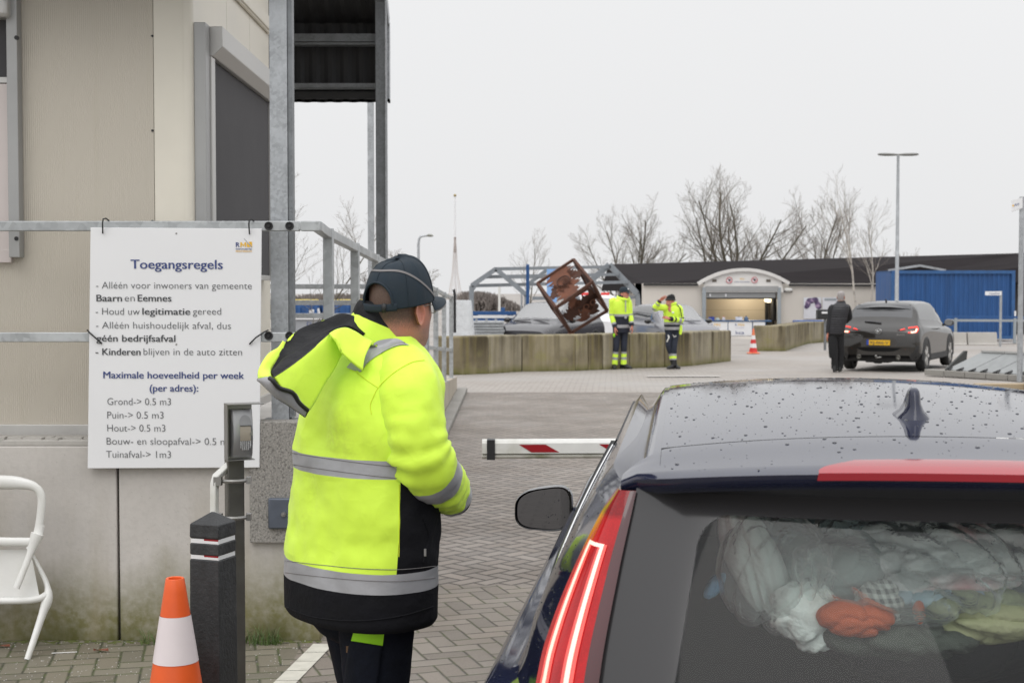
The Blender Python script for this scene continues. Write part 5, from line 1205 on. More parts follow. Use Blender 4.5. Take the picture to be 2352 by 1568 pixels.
def patch(c0, c1, bul, m, name, nrm, parent, seed, amp=.006, n=46, k=22, thick=.006):
    rows = []
    for j in range(k+1):
        t = j/k; row = []
        for i in range(n+1):
            s_ = i/n; p = lerp(samp(c0, s_), samp(c1, s_), t)+Vector(nrm)*bul*math.sin(math.pi*t)
            p = p+Vector(nrm)*amp*math.sin(math.pi*t)**.5*(noise.noise(p*11+V(seed, 0, 0))*1.4+.5*noise.noise(p*26+V(seed, 0, 0))); row.append(p)
        rows.append(row)
    q = MB().mat(m); q.grid(rows); o = q.build(name, parent, smooth=70, weld=False)
    md = o.modifiers.new("thick", 'SOLIDIFY'); md.thickness = thick; md.offset = 0; return o
NRM = V(-.35, -.85, .25).normalized()
hood = patch(Nc, Bc, .034, M['hivis'], "hood", NRM, pe, 1.0, .008)
patch(Fc, Mc, -.010, M['lining'], "hood_lining", V(-.2, -.5, .8).normalized(), hood, 2.0, .010)
patch(Mc, Nc, .012, M['lining'], "hood_lining", V(-.2, -.5, .8).normalized(), hood, 3.0, .010)
# rim of the far side, turned outwards (yellow), the dark underside against the back, the brim with reflective tape
Fo = [Vector(q) for q in cr([tuple(q) for q in (hz_(258, 838, 3.965), hz_(205, 890, 3.94), hz_(108, 952, 3.90), hz_(30, 1085, 3.84), hz_(24, 1168, 3.80))], 8)]
Fi = [Vector(q) for q in cr([tuple(q) for q in (hz_(258, 842, 3.955), hz_(225, 925, 3.925), hz_(190, 985, 3.90), hz_(130, 1095, 3.85), hz_(150, 1155, 3.77))], 8)]
patch(Fo, Fi, .012, M['hivis'], "hood_rim", NRM, hood, 4.0, .004, 24, 10)
Bk = [hz_(1000, 740, 4.05), hz_(860, 800, 4.03), hz_(740, 900, 4.01), hz_(600, 1000, 3.99), hz_(440, 1080, 3.96), hz_(280, 1120, 3.92), hz_(60, 1165, 3.84)]
Bkc = [Vector(q) for q in cr([tuple(q) for q in Bk], 8)]
patch(Bc, Bkc, .0, M['hivis'], "hood_back", NRM, hood, 5.0, .004, 30, 10); patch(Bkc, Fc, .0, M['hivis'], "hood_back", NRM, hood, 6.0, .003, 30, 6)
T0 = [Vector(q) for q in cr([tuple(q) for q in (hz_(24, 1170, 3.80), hz_(140, 1155, 3.725), hz_(225, 1240, 3.735), hz_(345, 1285, 3.765), hz_(400, 1370, 3.785), hz_(478, 1440, 3.81))], 8)]
T1 = [Vector(q) for q in cr([tuple(q) for q in (hz_(40, 1192, 3.80), hz_(120, 1270, 3.745), hz_(190, 1335, 3.745), hz_(310, 1410, 3.77), hz_(380, 1460, 3.785), hz_(442, 1503, 3.805))], 8)]
patch(T0, T1, .010, M['reflect'], "brim_tape", NRM, hood, 7.0, .003, 30, 8)
T2 = [Vector(q) for q in cr([tuple(q) for q in (hz_(60, 1178, 3.83), hz_(170, 1200, 3.81), hz_(270, 1260, 3.83), hz_(370, 1330, 3.85), hz_(420, 1390, 3.86), hz_(478, 1440, 3.86))], 8)]
patch(T1, T2, .0, M['lining'], "hood_lining", NRM, hood, 8.0, .002, 20, 4)
q = MB().mat(M['black']); q.tube([p+V(-.004, -.012, .0) for p in T0[8:]], .0062, 8); q.build("brim_binding", hood, smooth=60)
q = MB().mat(M['black']); q.tube([p+V(0, -.003, .001) for p in Nc[14:]], .0018, 6); q.build("brim_binding", hood, smooth=60)
# collar tab (flap) over the hood's root
A0 = [Vector(q) for q in cr([tuple(q) for q in (hz_(655, 768, 3.925), hz_(720, 728, 3.94), hz_(800, 714, 3.965), hz_(880, 745, 3.975), hz_(960, 795, 3.975), hz_(1040, 832, 3.965))], 6)]
A1 = [Vector(q) for q in cr([tuple(q) for q in (hz_(745, 845, 3.905), hz_(755, 915, 3.90), hz_(775, 945, 3.90), hz_(840, 1005, 3.90), hz_(900, 1055, 3.905), hz_(948, 1090, 3.91))], 6)]
patch(A0, A1, .012, M['hivis'], "collar_flap", NRM, pe, 9.0, .004, 30, 14)
# ---- trousers
mb = MB().mat(M['trousers']); hipc = at(838, 1400, 4.12); 
def leg(hip, knee, ank, r, seed):
    P = [Vector(q) for q in cr([tuple(q) for q in (hip+UP*.05, hip, lerp(hip, knee, .5), knee, lerp(knee, ank, .5), ank)], 6)]; t = MB().mat(M['trousers']); n = 40
    t.tube(P, [interp([(i/(len(r)-1), x) for i, x in enumerate(r)], j/(len(P)-1)) for j in range(len(P))], n)
    for i in range(len(P)):
        for k in range(n): p = t.v[i*n+k]; nn = (p-P[i]).normalized(); t.v[i*n+k] = fold(p, nn, .008, 8.0, seed)
    return t
hR, hL = hipc+Rd*.090+V(-.012, -.02, -.03), hipc-Rd*.075+V(.02, 0, -.03)
aR, aL = V(hR.x-.03, hR.y-.02, .10), V(hL.x+.045, hL.y+.02, .10)
mb.add(leg(hR, V(hR.x-.012, hR.y+.02, .50), aR, [.115, .110, .098, .078, .075, .085], 1.0)); mb.add(leg(hL, V(hL.x+.03, hL.y+.03, .50), aL, [.105, .102, .092, .076, .073, .085], 2.0))
mb.sphere(hipc+UP*.02, .17, 14, (1.0, .8, .75)); tr_ = mb.build("trousers", pe, smooth=60)
tv2 = [world_of(pe) @ v.co for v in tr_.data.vertices]; bvh2 = BVHTree.FromPolygons(tv2, [tuple(p.vertices) for p in tr_.data.polygons])
def on_tr(u_, v_, off=.004):
    d_ = (at(u_, v_, 4.0)-CAM).normalized(); h = bvh2.ray_cast(CAM, d_, 12); return (h[0]-d_*off) if h[0] else at(u_, v_, 4.02)
def ct_(cx, cy): return (720+cx/6.909)/1.0884, (1480+cy/6.909)/1.0884
rows = [[on_tr(*tuple(lerp(a, b, i/12) for a, b in zip(ct_(*l_), ct_(*r_)))) for i in range(13)] for l_, r_ in (((1190, 520), (1690, 480)), ((1125, 700), (1670, 620)), ((1085, 840), (1635, 925)))]
q = MB().mat(M['hivisgreen']); q.grid(rows); q.build("pocket_flash", tr_, smooth=60)
rows = [[on_tr(*tuple(lerp(a, b, i/12) for a, b in zip(ct_(*l_), ct_(*r_))), .007) for i in range(13)] for l_, r_ in (((1085, 835), (1635, 920)), ((1060, 930), (1610, 1010)), ((1020, 1200), (1580, 1280)), ((970, 1560), (1545, 1560)), ((940, 1800), (1520, 1800)))]
q = MB().mat(M['trousers']); q.grid(rows); o = q.build("thigh_pocket", tr_, smooth=60); md = o.modifiers.new("t", 'SOLIDIFY'); md.thickness = .004
q = MB().mat(pm("brown leather label", (.10, .05, .02), .6)); rows = [[on_tr(*ct_(x, y), .006) for x in (1003, 1045)] for y in (925, 1040)]; q.grid(rows); q.build("leather_label", tr_)
for a_, nm in ((aR, 1), (aL, 2)):
    mb = MB().mat(M['black']); c = V(a_.x, a_.y, 0); rows = []
    for (y_, hw, zt__) in ((-.085, .030, .07), (-.07, .042, .09), (-.02, .045, .13), (.03, .046, .11), (.10, .050, .075), (.16, .048, .06), (.20, .034, .045), (.215, .012, .03)):
        rows.append([c+Fd*y_+Rd*(hw*math.cos(t))+UP*max(0.0, zt__*.5+zt__*.5*math.sin(t)) for t in [2*math.pi*k/20 for k in range(20)]])
    mb.grid(rows, True); mb.face(range(19, -1, -1)); mb.face([len(mb.v)-20+k for k in range(20)]); mb.build("work_shoe", pe, smooth=60)
# ---- body: head and neck, hands
HY = R(33)
def headT(u_, v_, Y, yaw, pitch, roll=0., s_=1.0):
    return Matrix.Translation(at(u_, v_, Y)) @ Matrix.Rotation(-yaw, 4, 'Z') @ Matrix.Rotation(roll, 4, 'Y') @ Matrix.Rotation(-pitch, 4, 'X') @ Matrix.Scale(s_, 4)
HT = headT(921, 700, 4.125, HY, R(2), R(1), 1.0); HC = headT(921, 700, 4.125, HY, R(-4), R(1), 1.0)
g = G("eye"); g.bsdf(base=(.10, .08, .07), rough=.15); M['eye'] = g.m
mb = MB(); head_geo(mb, HT, 'headbuzz', .8)
hm = MB(); fw_ = (Vector(PR[-1])-Vector(PR[-4])).normalized(); hand_geo(hm, Vector(PR[-1])-fw_*.035-Rd*.012, fw_*.35-Rd*1.0+Fd*.25+UP*.25, -UP*.6-Rd*.6, Fd+UP*.6, .8, 'skinred'); mb.add(hm)
hm = MB(); fw2 = (Vector(PL[-1])-Vector(PL[-4])).normalized(); hand_geo(hm, Vector(PL[-1])-fw2*.01, fw2*.6+Rd*.7+Fd*.3, -UP*.6+Rd*.6, Fd+UP*.6, .8, 'skinred'); mb.add(hm)
bd = MB().mat(M['skinred']); mb.tube([torso(tv[950], 0)*.5+torso(tv[950], math.pi)*.5, HT @ V(0, -.02, -.24)], [.10, .07], 16)
for PP in (PR, PL): mb.tube([torso(tv[868], 0)*.5+torso(tv[868], math.pi)*.5]+[Vector(PP[i]) for i in (8, 16, 24, 32, 40, 48, len(PP)-1)], [.06, .055, .05, .048, .045, .04, .034, .028], 12)
mb.build("body", pe, smooth=70)
# ---- cap
def capP(th, t, g_=0.):                # th 90deg = front; t 0 rim .. 1 crown
    zr = .004+.010*math.sin(th); rx, ry = .086+g_, .112+g_
    ph = t*math.pi/2; k = math.cos(ph)**.62; z = zr+(.126+g_-.0)*(math.sin(ph)**1.05 if ph > 0 else math.sin(ph))
    return HC @ V(rx*k*math.cos(th), -.009+ry*k*math.sin(th), z)
mb = MB().mat(M['cap']); nth = 120; nr = 40; rows = [[capP(2*math.pi*k/nth, j/nr*.995, .006+.0007*(1 if abs(((k % 20)-10)) > 9 else 0)) for k in range(nth)] for j in range(nr+1)]
def inhole(i, k):
    th = 2*math.pi*(k+.5)/nth; d_ = abs(th-math.pi*1.5)/.60; t = (i+.5)/nr
    return d_ < 1 and .075 < t < .075+.335*math.sqrt(max(0, 1-d_*d_))
mb.grid(rows, True, lambda i, k: None if inhole(i, k) else 0); mb.face([len(mb.v)-nth+k for k in range(nth)])
rows = [[capP(2*math.pi*k/nth, 0, .006), ][0] for k in range(nth)]; cp_ = mb.build("cap", pe, smooth=60)
md = cp_.modifiers.new("t", 'SOLIDIFY'); md.thickness = .003; md.offset = -1
mb = MB().mat(M['cap']); arc = [(1.0-2*i/40) for i in range(41)]
mb.tube([capP(math.pi*1.5+.60*math.cos(a), .075+.335*math.sin(a), .0075) for a in [math.pi*i/30 for i in range(31)]], .0035, 8); mb.build("opening_binding", cp_, smooth=60)
mb = MB().mat(M['cap']); sth = [lerp(math.pi*1.5-.72, math.pi*1.5+.72, i/30) for i in range(31)]
mb.grid([[capP(a, t, .0085) for a in sth] for t in (-.02, .015, .05, .09)]); o = mb.build("strap", cp_, smooth=60); md = o.modifiers.new("t", 'SOLIDIFY'); md.thickness = .004
mb = MB().mat(M['black']); mb.grid([[capP(a, t, .012) for a in (math.pi*1.5+.30, math.pi*1.5+.36, math.pi*1.5+.42)] for t in (-.03, .035, .10)]); o = mb.build("buckle", cp_, smooth=60); md = o.modifiers.new("t", 'SOLIDIFY'); md.thickness = .003
def pt(th): return lerp(.010, .63, sstep(1.0, -1.0, math.sin(th)))
mb = MB().mat(M['piping']); ring = [2*math.pi*k/80 for k in range(81)]
mb.grid([[capP(a, pt(a)+d_, .0078) for a in ring] for d_ in (-.022, -.008, .008, .022)]); mb.build("reflective_piping", cp_, smooth=60)
mb = MB().mat(M['cap']); 
def brimP(s_, t, dz=0.): 
    a = lerp(math.pi*.5-1.15, math.pi*.5+1.15, s_); b0 = V(.087*math.cos(a), -.004+.109*math.sin(a), -.004+.010*math.sin(a)+.006)
    ext = .072*math.sin(math.pi*s_)**.6; return HC @ (b0+V(.012*math.cos(a)*t, ext*t, -.004*t*t*math.sin(math.pi*s_)-.018*t*abs(2*s_-1)**2*0-.030*abs(math.cos(a))**2*t+dz))
rows = [[brimP(i/24, j/10) for i in range(25)] for j in range(11)]; mb.grid(rows); o = mb.build("brim", cp_, smooth=60); md = o.modifiers.new("t", 'SOLIDIFY'); md.thickness = .0035
mb = MB().mat(M['piping']); mb.tube([brimP(i/24, 1.0) for i in range(25)], .0032, 6); mb.build("reflective_piping", cp_, smooth=60)
mb = MB().mat(M['cap']); mb.sphere(capP(0, 1, .006), .008, 8, (1, 1, .5))
for k in range(6):
    th = 2*math.pi*(k+.5)/6; mb.tube([capP(th, t, .0068) for t in [lerp(.44 if k == 4 else .02, 1.0, i/10) for i in range(11)]], .0013, 5)
mb.build("button_and_seams", cp_, smooth=60)
# ---- glasses
g = G("spectacle lens"); tr1 = g.n("BsdfTransparent", {0: (.9, .93, .93, 1)}); gl1 = g.n("BsdfGlossy", {1: .02}); ms = g.n("MixShader", {0: .18, 1: tr1.outputs[0], 2: gl1.outputs[0]}); g.t.links.new(ms.outputs[0], g.out.inputs[0])
gm = g.m; gl_ = empty("glasses_frame", (0, 0, 0)); bpy.data.objects.remove(gl_)
mb = MB().mat(M['steel'])
for sd in (-1, 1):
    rim = [HT @ V(sd*.033+.025*math.cos(a), .108-.006*abs(math.cos(a)), -.004+.017*math.sin(a)) for a in [2*math.pi*k/24 for k in range(25)]]; mb.tube(rim, .0010, 5)
    mb.tube([HT @ V(sd*.058, .104, .004), HT @ V(sd*.073, .085, .004), HT @ V(sd*.082, .02, .002), HT @ V(sd*.081, -.010, -.004)], .0012, 6)
mb.tube([HT @ V(-.009, .110, .002), HT @ V(0, .114, .005), HT @ V(.009, .110, .002)], .001, 5); go = mb.build("glasses", pe, smooth=60)
mb = MB().mat(gm)
for sd in (-1, 1): mb.face([mb.vert(HT @ V(sd*.033+.0245*math.cos(a), .1075-.006*abs(math.cos(a)), -.004+.0165*math.sin(a))) for a in [2*math.pi*k/24 for k in range(24)]])
mb.build("lenses", go)
# ------------------------------------------------------------------ the yard beyond the gate
def gat(u_, v_):                       # point of the ground on a line of sight
    Y = 30.
    for _ in range(12): Y = FP*(CZ-gz(Y))/max(v_-664, 1)
    p = at(u_, v_, Y); p.z = gz(Y); return p
random.seed(31)
# first row of big concrete blocks
def block_row(foot, z_top, lab, grp, depth=.62):
    for i in range(len(foot)-1):
        a, b = foot[i], foot[i+1]; d_ = (b-a).normalized(); nn = V(-d_.y, d_.x, 0); a2, b2 = a+d_*.012, b-d_*.012; h = z_top+random.uniform(-.008, .008); j = random.uniform(-.010, .010)
        mb = MB().mat(M['block'][(i*5+len(foot)) % 4]); q = [a2+nn*j, b2+nn*j, b2+nn*depth, a2+nn*depth]; c = .03
        rows = [[p+UP*z for p in q] for z in (-.02, h-c)]; ctr = sum(q, Vector())/4; rows.append([p+(ctr-p)*.05+UP*h for p in q]); mb.grid(rows, True); mb.face([len(mb.v)-4+k for k in range(4)])
        o = mb.build("concrete_block", bevel=.012, origin=(ctr.x, ctr.y, ctr.z)); tag(o, lab[i], "concrete block", grp)
us = [(1035, 860), (1122, 857), (1199, 852), (1322, 850.5), (1352, 849), (1385, 847.5), (1446, 845), (1486, 843.5), (1527, 842.5), (1588, 839), (1635, 833.5), (1679, 828)]
foot = [gat(*q) for q in us]
for i in range(3, len(foot)): pass
labs = ["concrete block at the left end of the long block row, beside the ramp railing", "pale mossy concrete block just left of the step in the block row", "widest dark streaked concrete block, in front of the dark grey parked car",
 "narrow pale concrete block below the rusty cube's corner", "narrow concrete block just left of the worker with the blue cap", "concrete block right behind the legs of the worker with the blue cap", "concrete block just right of the worker with the blue cap",
 "concrete block just left of the worker with the black beanie", "concrete block right behind the legs of the worker with the black beanie", "concrete block just right of the worker with the black beanie", "last concrete block at the right end of the long row"]
block_row(foot, .80, labs, "concrete blocks in the long front row")
us2 = [(1737, 806), (1806, 806), (1860, 789), (1900, 786), (1925, 784)]
f2 = [gat(1737, 805.5), gat(1803, 805.5), gat(1828, 797), gat(1858, 788), gat(1888, 785.5), gat(1920, 784.5)]
block_row(f2, .80, ["brown concrete block behind the red and white traffic cone", "second concrete block of the short row, right of the cone", "third concrete block of the short row, where it turns back", "fourth concrete block of the short row, left of the man in the puffer jacket", "last concrete block of the short row, behind the man in the puffer jacket"], "concrete blocks in the short row by the shed")
c_ = gat(1730, 811.5)
M['conered'] = pm("red reflective cone", (.62, .045, .04), .4, var=.06); M['conew'] = pm("white cone band", (.78, .76, .76), .4, var=.04); M['conefoot'] = pm("orange cone foot", (.75, .20, .09), .5, var=.08)
hc = 57/FP*c_.y*1.0
cone("traffic_cone", tuple(c_), hc, .125, .022, ((0, .2, M['conered'], "body"), (.2, .38, M['conew'], "band"), (.38, .55, M['conered'], "body"), (.55, .72, M['conew'], "band"), (.72, 1.0, M['conefoot'], "tip")), "small red and white banded cone beside the brown concrete block", M['conefoot'])
# ------------------------------------------------------------------ long shed with dark roof
YS_ = 70.; ZG = gz(YS_); K = YS_/FP
def sh(u_, v_, dy=0.): return at(u_, v_, YS_+dy)
M['shedwall'] = pm("pale weathered render", (.60, .56, .51), .75, var=.05, scale=.5, c2=(.44, .39, .34), amt=.4, bump=.1)
M['shedroof'] = pm("dark brown-black roof felt", (.026, .023, .024), .95, var=.2, scale=1, spec=.08, vscale=(.3, 3, 3))
shd = empty("shed", (sh(1740, 770).x, YS_, ZG), "long low pale shed with black roof and arched gateway", "shed")
xl, xr_ = sh(1460, 700).x, sh(2016, 700).x; ze = sh(1700, 651).z
go0, go1 = sh(1621, 700).x, sh(1787, 700).x
for a_, b_ in ((xl, go0), (go1, xr_)):
    mb = MB().mat(M['shedwall']); mb.box(((a_+b_)/2, YS_+.15, (ZG+ze)/2), (b_-a_, .3, ze-ZG)); mb.build("wall", shd)
mb = MB().mat(M['shedwall']); mb.box((xl-.0+.15, YS_+6, (ZG+ze)/2), (.3, 12, ze-ZG)); mb.build("wall", shd)
# roof: eaves run level, ridge rises to the right because the building comes nearer
mb = MB().mat(M['shedroof'])
r0, r1, r2 = at(1398, 607, 76), at(2352, 581, 72.5), at(2700, 571, 71)
e0, e1, e2 = at(1450, 662, 69.5), at(2016, 654, 69.5), at(2700, 640, 69.5)
e0 = at(1398, 607, 76)+V(3.0, -6.6, -1.25)
e1, e2 = at(2016, 654, 70.25), at(2700, 640, 70.25); mb.v = [at(1440, 664, 70.3), at(1480, 652, 70.25), e1, e2, r2, r1, r0]; mb.face([1, 2, 5, 6]); mb.face([2, 3, 4, 5]); mb.face([0, 1, 6])
b = len(mb.v); mb.v += [at(1398, 607, 76)+V(0, 6.0, -1.3), r2+V(0, 6, -1.5)]; mb.face([6, 5, 4, b+1, b])
mb.face([0, 6, b]); o = mb.build("roof", shd); md = o.modifiers.new("t", 'SOLIDIFY'); md.thickness = .12; md.offset = -1
mb = MB().mat(M['black']); mb.bar(at(1478, 653.5, 69.9), at(1604, 654, 69.9), .10, .10); mb.bar(at(1812, 654.5, 69.9), at(2016, 655.5, 69.9), .10, .10); mb.build("gutter", shd)
mb = MB().mat(pm("dark side wall", (.045, .042, .042), .8, var=.2)); xq = sh(2016, 700).x; mb.box(((xq+at(2690, 700, 71).x)/2, 71.2, (ZG+at(2300, 648, 71).z)/2), (at(2690, 700, 71).x-xq, .2, at(2300, 648, 71).z-ZG)); mb.box((at(2690, 700, 71).x-.1, 74, (ZG+at(2300, 644, 71).z)/2), (.2, 5.4, at(2300, 644, 71).z-ZG)); mb.build("wall", shd)
# arched gateway
def arc(n=24):
    L_, Tp, Rr = sh(1607, 650), sh(1713, 619), sh(1812, 652); pts = []
    for i in range(n+1):
        t = i/n; u_ = lerp(1603, 1812, t); v_ = lerp(652, 651, t)-32*(1-abs(2*t-1)**2.1); pts.append((u_, v_))
    return pts
A = arc()
mb = MB().mat(pm("pale gateway gable", (.74, .72, .69), .6, var=.05, scale=2)); pts = [sh(u_, v_+3, -.25) for u_, v_ in A if 1612 < u_ < 1803]; yb_ = 671
mb.poly([sh(1612, yb_, -.25)]+pts+[sh(1800, yb_, -.25)]); mb.build("gable", shd)
mb = MB().mat(pm("white gateway rim", (.68, .66, .63), .5, var=.04))
for i in range(len(A)-1): mb.bar(sh(*A[i], -.30), sh(*A[i+1], -.30), .22, .16)
mb.build("arch_rim", shd, smooth=40)
M['paleblue'] = pm("grey-blue door frame", (.33, .36, .38), .5, .2, var=.06)
for u_ in (1617, 1789): mb = MB().mat(M['paleblue']); mb.bar(sh(u_, 770, -.2), sh(u_, 660, -.2), .17, .2, up=(0, 1, 0)); mb.build("door_post", shd)
mb = MB().mat(pm("grey roller box", (.36, .36, .355), .5, .2, var=.05)); p0, p1 = sh(1619, 683, -.2), sh(1787, 660, -.2); mb.box(((p0.x+p1.x)/2, YS_-.15, (sh(0, 668).z+sh(0, 657).z)/2), (p1.x-p0.x, .3, (11)*K)); mb.box(((p0.x+p1.x)/2, YS_-.05, (sh(0, 684).z+sh(0, 668).z)/2), (p1.x-p0.x-.2, .14, 15.6*K)); mb.build("roller_box", shd)
mb = MB().mat(M['black']); mb.box(((p0.x+p1.x)/2, YS_-.1, sh(0, 685).z), (p1.x-p0.x-.2, .2, .06)); mb.build("roller_bar", shd)
for u_ in (1631, 1667): mb = MB().mat(M['white']); mb.box(tuple(sh(u_, 678, -.16)), (.07, .05, .14)); mb.build("guide_bracket", shd)
# inside: back sectional door
g = G("sectional door"); z_s = g.n("SeparateXYZ", {0: g.obj()}).outputs[2]; lnz = g.math('LESS_THAN', g.math('FRACT', g.math('MULTIPLY', z_s, 1.72)), .025)
g.bsdf(base=g.mix(lnz, (.47, .41, .31), (.25, .21, .16)), rough=.6); mb = MB().mat(g.m); p0, p1 = at(1620, 700, 73).x, at(1757, 700, 73).x
mb.box(((p0+p1)/2, 73, ZG+1.3), (p1-p0, .08, 2.6)); mb.build("sectional_door", shd)
mb = MB().mat(M['shedwall']); p2 = at(1800, 700, 74).x; mb.box(((p1+p2)/2+.2, 74.2, ZG+1.3), (p2-p1+1.6, .1, 2.6)); mb.build("inner_wall", shd)
mb = MB().mat(M['black']); mb.box((p1+.06, 72.9, ZG+1.2), (.14, .2, 2.4)); mb.build("door_track", shd)
mb = MB().mat(pm("dark ceiling", (.05, .05, .05), .8)); mb.box(((p0+p2)/2, 72.1, ze+.02), (p2-p0+2, 4.2, .05)); mb.build("ceiling", shd)
g = G("lit lamp"); g.bsdf(base=(1, .9, .7), emit=(1, .84, .55), estr=2.2); mb = MB().mat(g.m); q = at(1765, 689, 72.5); mb.sphere(q, .17, 8, (1.3, .5, .8)); lampo = empty("ceiling_lamp", tuple(q), "glowing warm lamp inside the arched gateway", "lamp"); mb.build("bulb_cover", lampo, smooth=60); ld = bpy.data.lights.new("gateway_lamp", "POINT"); ld.energy = 130; ld.color = (1, .86, .66); ld.shadow_soft_size = .3; lo_ = bpy.data.objects.new("gateway_lamp", ld); COL.objects.link(lo_); lo_.location = (q.x-1.2, 71.6, at(1700, 671, 71.6).z); mb = MB().mat(M['black']); mb.cyl(q+UP*.12, q+UP*.45, .03); mb.build("stem", lampo)
# signs on the gable
def disc(u_, v_, r, lab):
    o = empty("prohibition_sign", tuple(sh(u_, v_, -.29)), lab, "sign"); c = sh(u_, v_, -.28); mb = MB().mat(M['white']); rr = r*K
    mb.poly([c+V(rr*math.cos(a), 0, rr*math.sin(a)) for a in [2*math.pi*k/24 for k in range(24)]]); mb.build("plate", o)
    mb = MB().mat(pm("sign red", (.55, .06, .08), .5)); mb.tube([c+V(rr*.88*math.cos(a), -.01, rr*.88*math.sin(a)) for a in [2*math.pi*k/24 for k in range(25)]], rr*.10, 6); mb.bar(c+V(-rr*.6, -.01, rr*.6), c+V(rr*.6, -.01, -rr*.6), rr*.16, .01, up=(0, 1, 0)); mb.build("red_ring", o)
    mb = MB().mat(M['inkgrey']); mb.box(c+V(.0, -.012, 0), (rr*.35, .006, rr*.8)); mb.box(c+V(rr*.1, -.012, rr*.1), (rr*.9, .006, rr*.25)); mb.build("symbol", o)
disc(1675, 643.5, 7.2, "left round red prohibition sign on the gateway gable"); disc(1733, 643, 7.2, "right round red prohibition sign on the gateway gable")
for u_, lab in ((1641, "small dark mesh vent at the left of the gable"), (1765, "small dark mesh vent at the right of the gable")):
    mb = MB().mat(pm("dark vent", (.13, .11, .09), .7, var=.2)); q = sh(u_, 644.5, -.27); mb.box(q, (10*K, .03, 6*K)); tag(mb.build("gable_vent", bevel=.01), lab, "vent")
tg = empty("gateway_lettering", tuple(sh(1704, 647, -.27)), "small blue lettering with yellow mark in the middle of the gable", "lettering")
mb = MB().mat(M['inkblue']); put_text(mb, "MILIEUSTRAAT BAARN", sh(1687, 648.5, -.27), (1, 0, 0), UP, 35*K, 2.6*K); mb.build("blue_letters", tg)
mb = MB().mat(M['inkyellow']); put_text(mb, "RMN", sh(1700, 642, -.27), (1, 0, 0), UP, 9*K, 3.6*K); mb.build("yellow_mark", tg)
# counter with white banners
ct2 = empty("counter", (sh(1700, 772, -2).x, YS_-2, gz(YS_-2)), "white fronted counter with printed banners in front of the arched gateway", "counter")
def sc2(u_, v_, dy=0.): return at(u_, v_, YS_-2+dy)
K2 = (YS_-2)/FP
mb = MB().mat(pm("blue counter top", (.03, .09, .20), .5)); a_, b_ = sc2(1615, 737), sc2(1772, 737); mb.box(((a_.x+b_.x)/2, YS_-1.6, a_.z), (b_.x-a_.x, .9, 3*K2)); mb.box(((a_.x+b_.x)/2, YS_-1.98, sc2(0, 771.5).z), (b_.x-a_.x, .04, 1.5*K2)); mb.build("worktop", ct2)
for (u0, u1) in ((1618, 1671), (1673, 1727), (1730, 1757)):
    mb = MB().mat(M['white']); a_, b_ = sc2(u0, 739), sc2(u1, 770.5); mb.box(((a_.x+b_.x)/2, YS_-2, (a_.z+b_.z)/2), (b_.x-a_.x, .03, a_.z-b_.z)); mb.build("banner", ct2)
mb = MB().mat(pm("blue legs", (.03, .10, .24), .5))
for u_ in (1616.5, 1672, 1728.5, 1758): a_ = sc2(u_, 772); mb.box((a_.x, YS_-1.95, (a_.z+sc2(u_, 738).z)/2), (2*K2, .05, 34*K2)); mb.box((a_.x, YS_-1.5, (gz(YS_)+sc2(u_, 738).z)/2-.02), (2*K2, .05, sc2(u_, 738).z-gz(YS_)))
mb.build("frame", ct2)
for (ur, ub) in ((1634, 1), (1689, 1)):
    mb = MB().mat(M['inkblue']); put_text(mb, "R", sc2(ur-.5, 748.5, -.03), (1, 0, 0), UP, 4*K2, 6*K2); mb.build("letter", ct2)
    mb = MB().mat(M['inkyellow']); put_text(mb, "MN", sc2(ur+6, 748.5, -.03), (1, 0, 0), UP, 14*K2, 6*K2); mb.build("letter", ct2)
mb = MB().mat(M['inkblue']); put_text(mb, "kca", sc2(1690, 767, -.03), (1, 0, 0), UP, 19*K2, 7.5*K2); mb.build("letter", ct2)
mb = MB().mat(pm("pale print", (.45, .42, .55), .5)); put_text(mb, "REINIGINGSBEDRIJF", sc2(1689, 753.5, -.03), (1, 0, 0), UP, 21*K2, 2.2*K2); put_text(mb, "REINIGINGSBEDRIJF", sc2(1634, 753.5, -.03), (1, 0, 0), UP, 21*K2, 2.2*K2); mb.build("letter", ct2)
for (u_, v0, wd, h, c, lab, nm) in ((1634, 736, 13, 8, (.05, .08, .35), "blue crate on the left end of the counter", "crate"), (1648, 736, 10, 6, (.55, .62, .58), "pale green tub on the counter", "tub"), (1662, 736, 8, 8, (.65, .62, .63), "white canister with red cap on the counter", "canister"), (1697, 736, 15, 8, (.78, .78, .82), "plain white box on the counter", "box"), (1714, 736, 10, 9, (.12, .18, .28), "dark blue bucket on the counter", "bucket")):
    q = sc2(u_, v0-.5, .35); o = empty(nm, tuple(q), lab, nm); mb = MB().mat(pm(nm+" plastic", c, .5, var=.1)); s_ = wd*K2/2
    if nm in ("crate", "box"): rows = [[q+V(x*f_, y*f_*.7, z) for x, y in ((-s_, -s_), (s_, -s_), (s_, s_), (-s_, s_))] for f_, z in ((.9, 0), (1, h*K2*.85), (1.05, h*K2*.86), (1.05, h*K2), (.95, h*K2), (.85, h*K2*.3))]; mb.grid(rows, True); mb.face([len(mb.v)-4+k for k in range(4)])
    else: mb.lathe([(s_*.85, 0), (s_, h*K2*.7), (s_*.9, h*K2*.75), (s_*.45, h*K2*.8), (s_*.45, h*K2), (.001, h*K2)], q, 14)
    mb.build("shell", o, smooth=40)
    mb = MB().mat(M['conered'] if nm == "canister" else M['black']); mb.cyl(q+UP*h*K2*.98, q+UP*h*K2*1.14, s_*.4, s_*.38, 10); mb.build("lid", o, smooth=40)
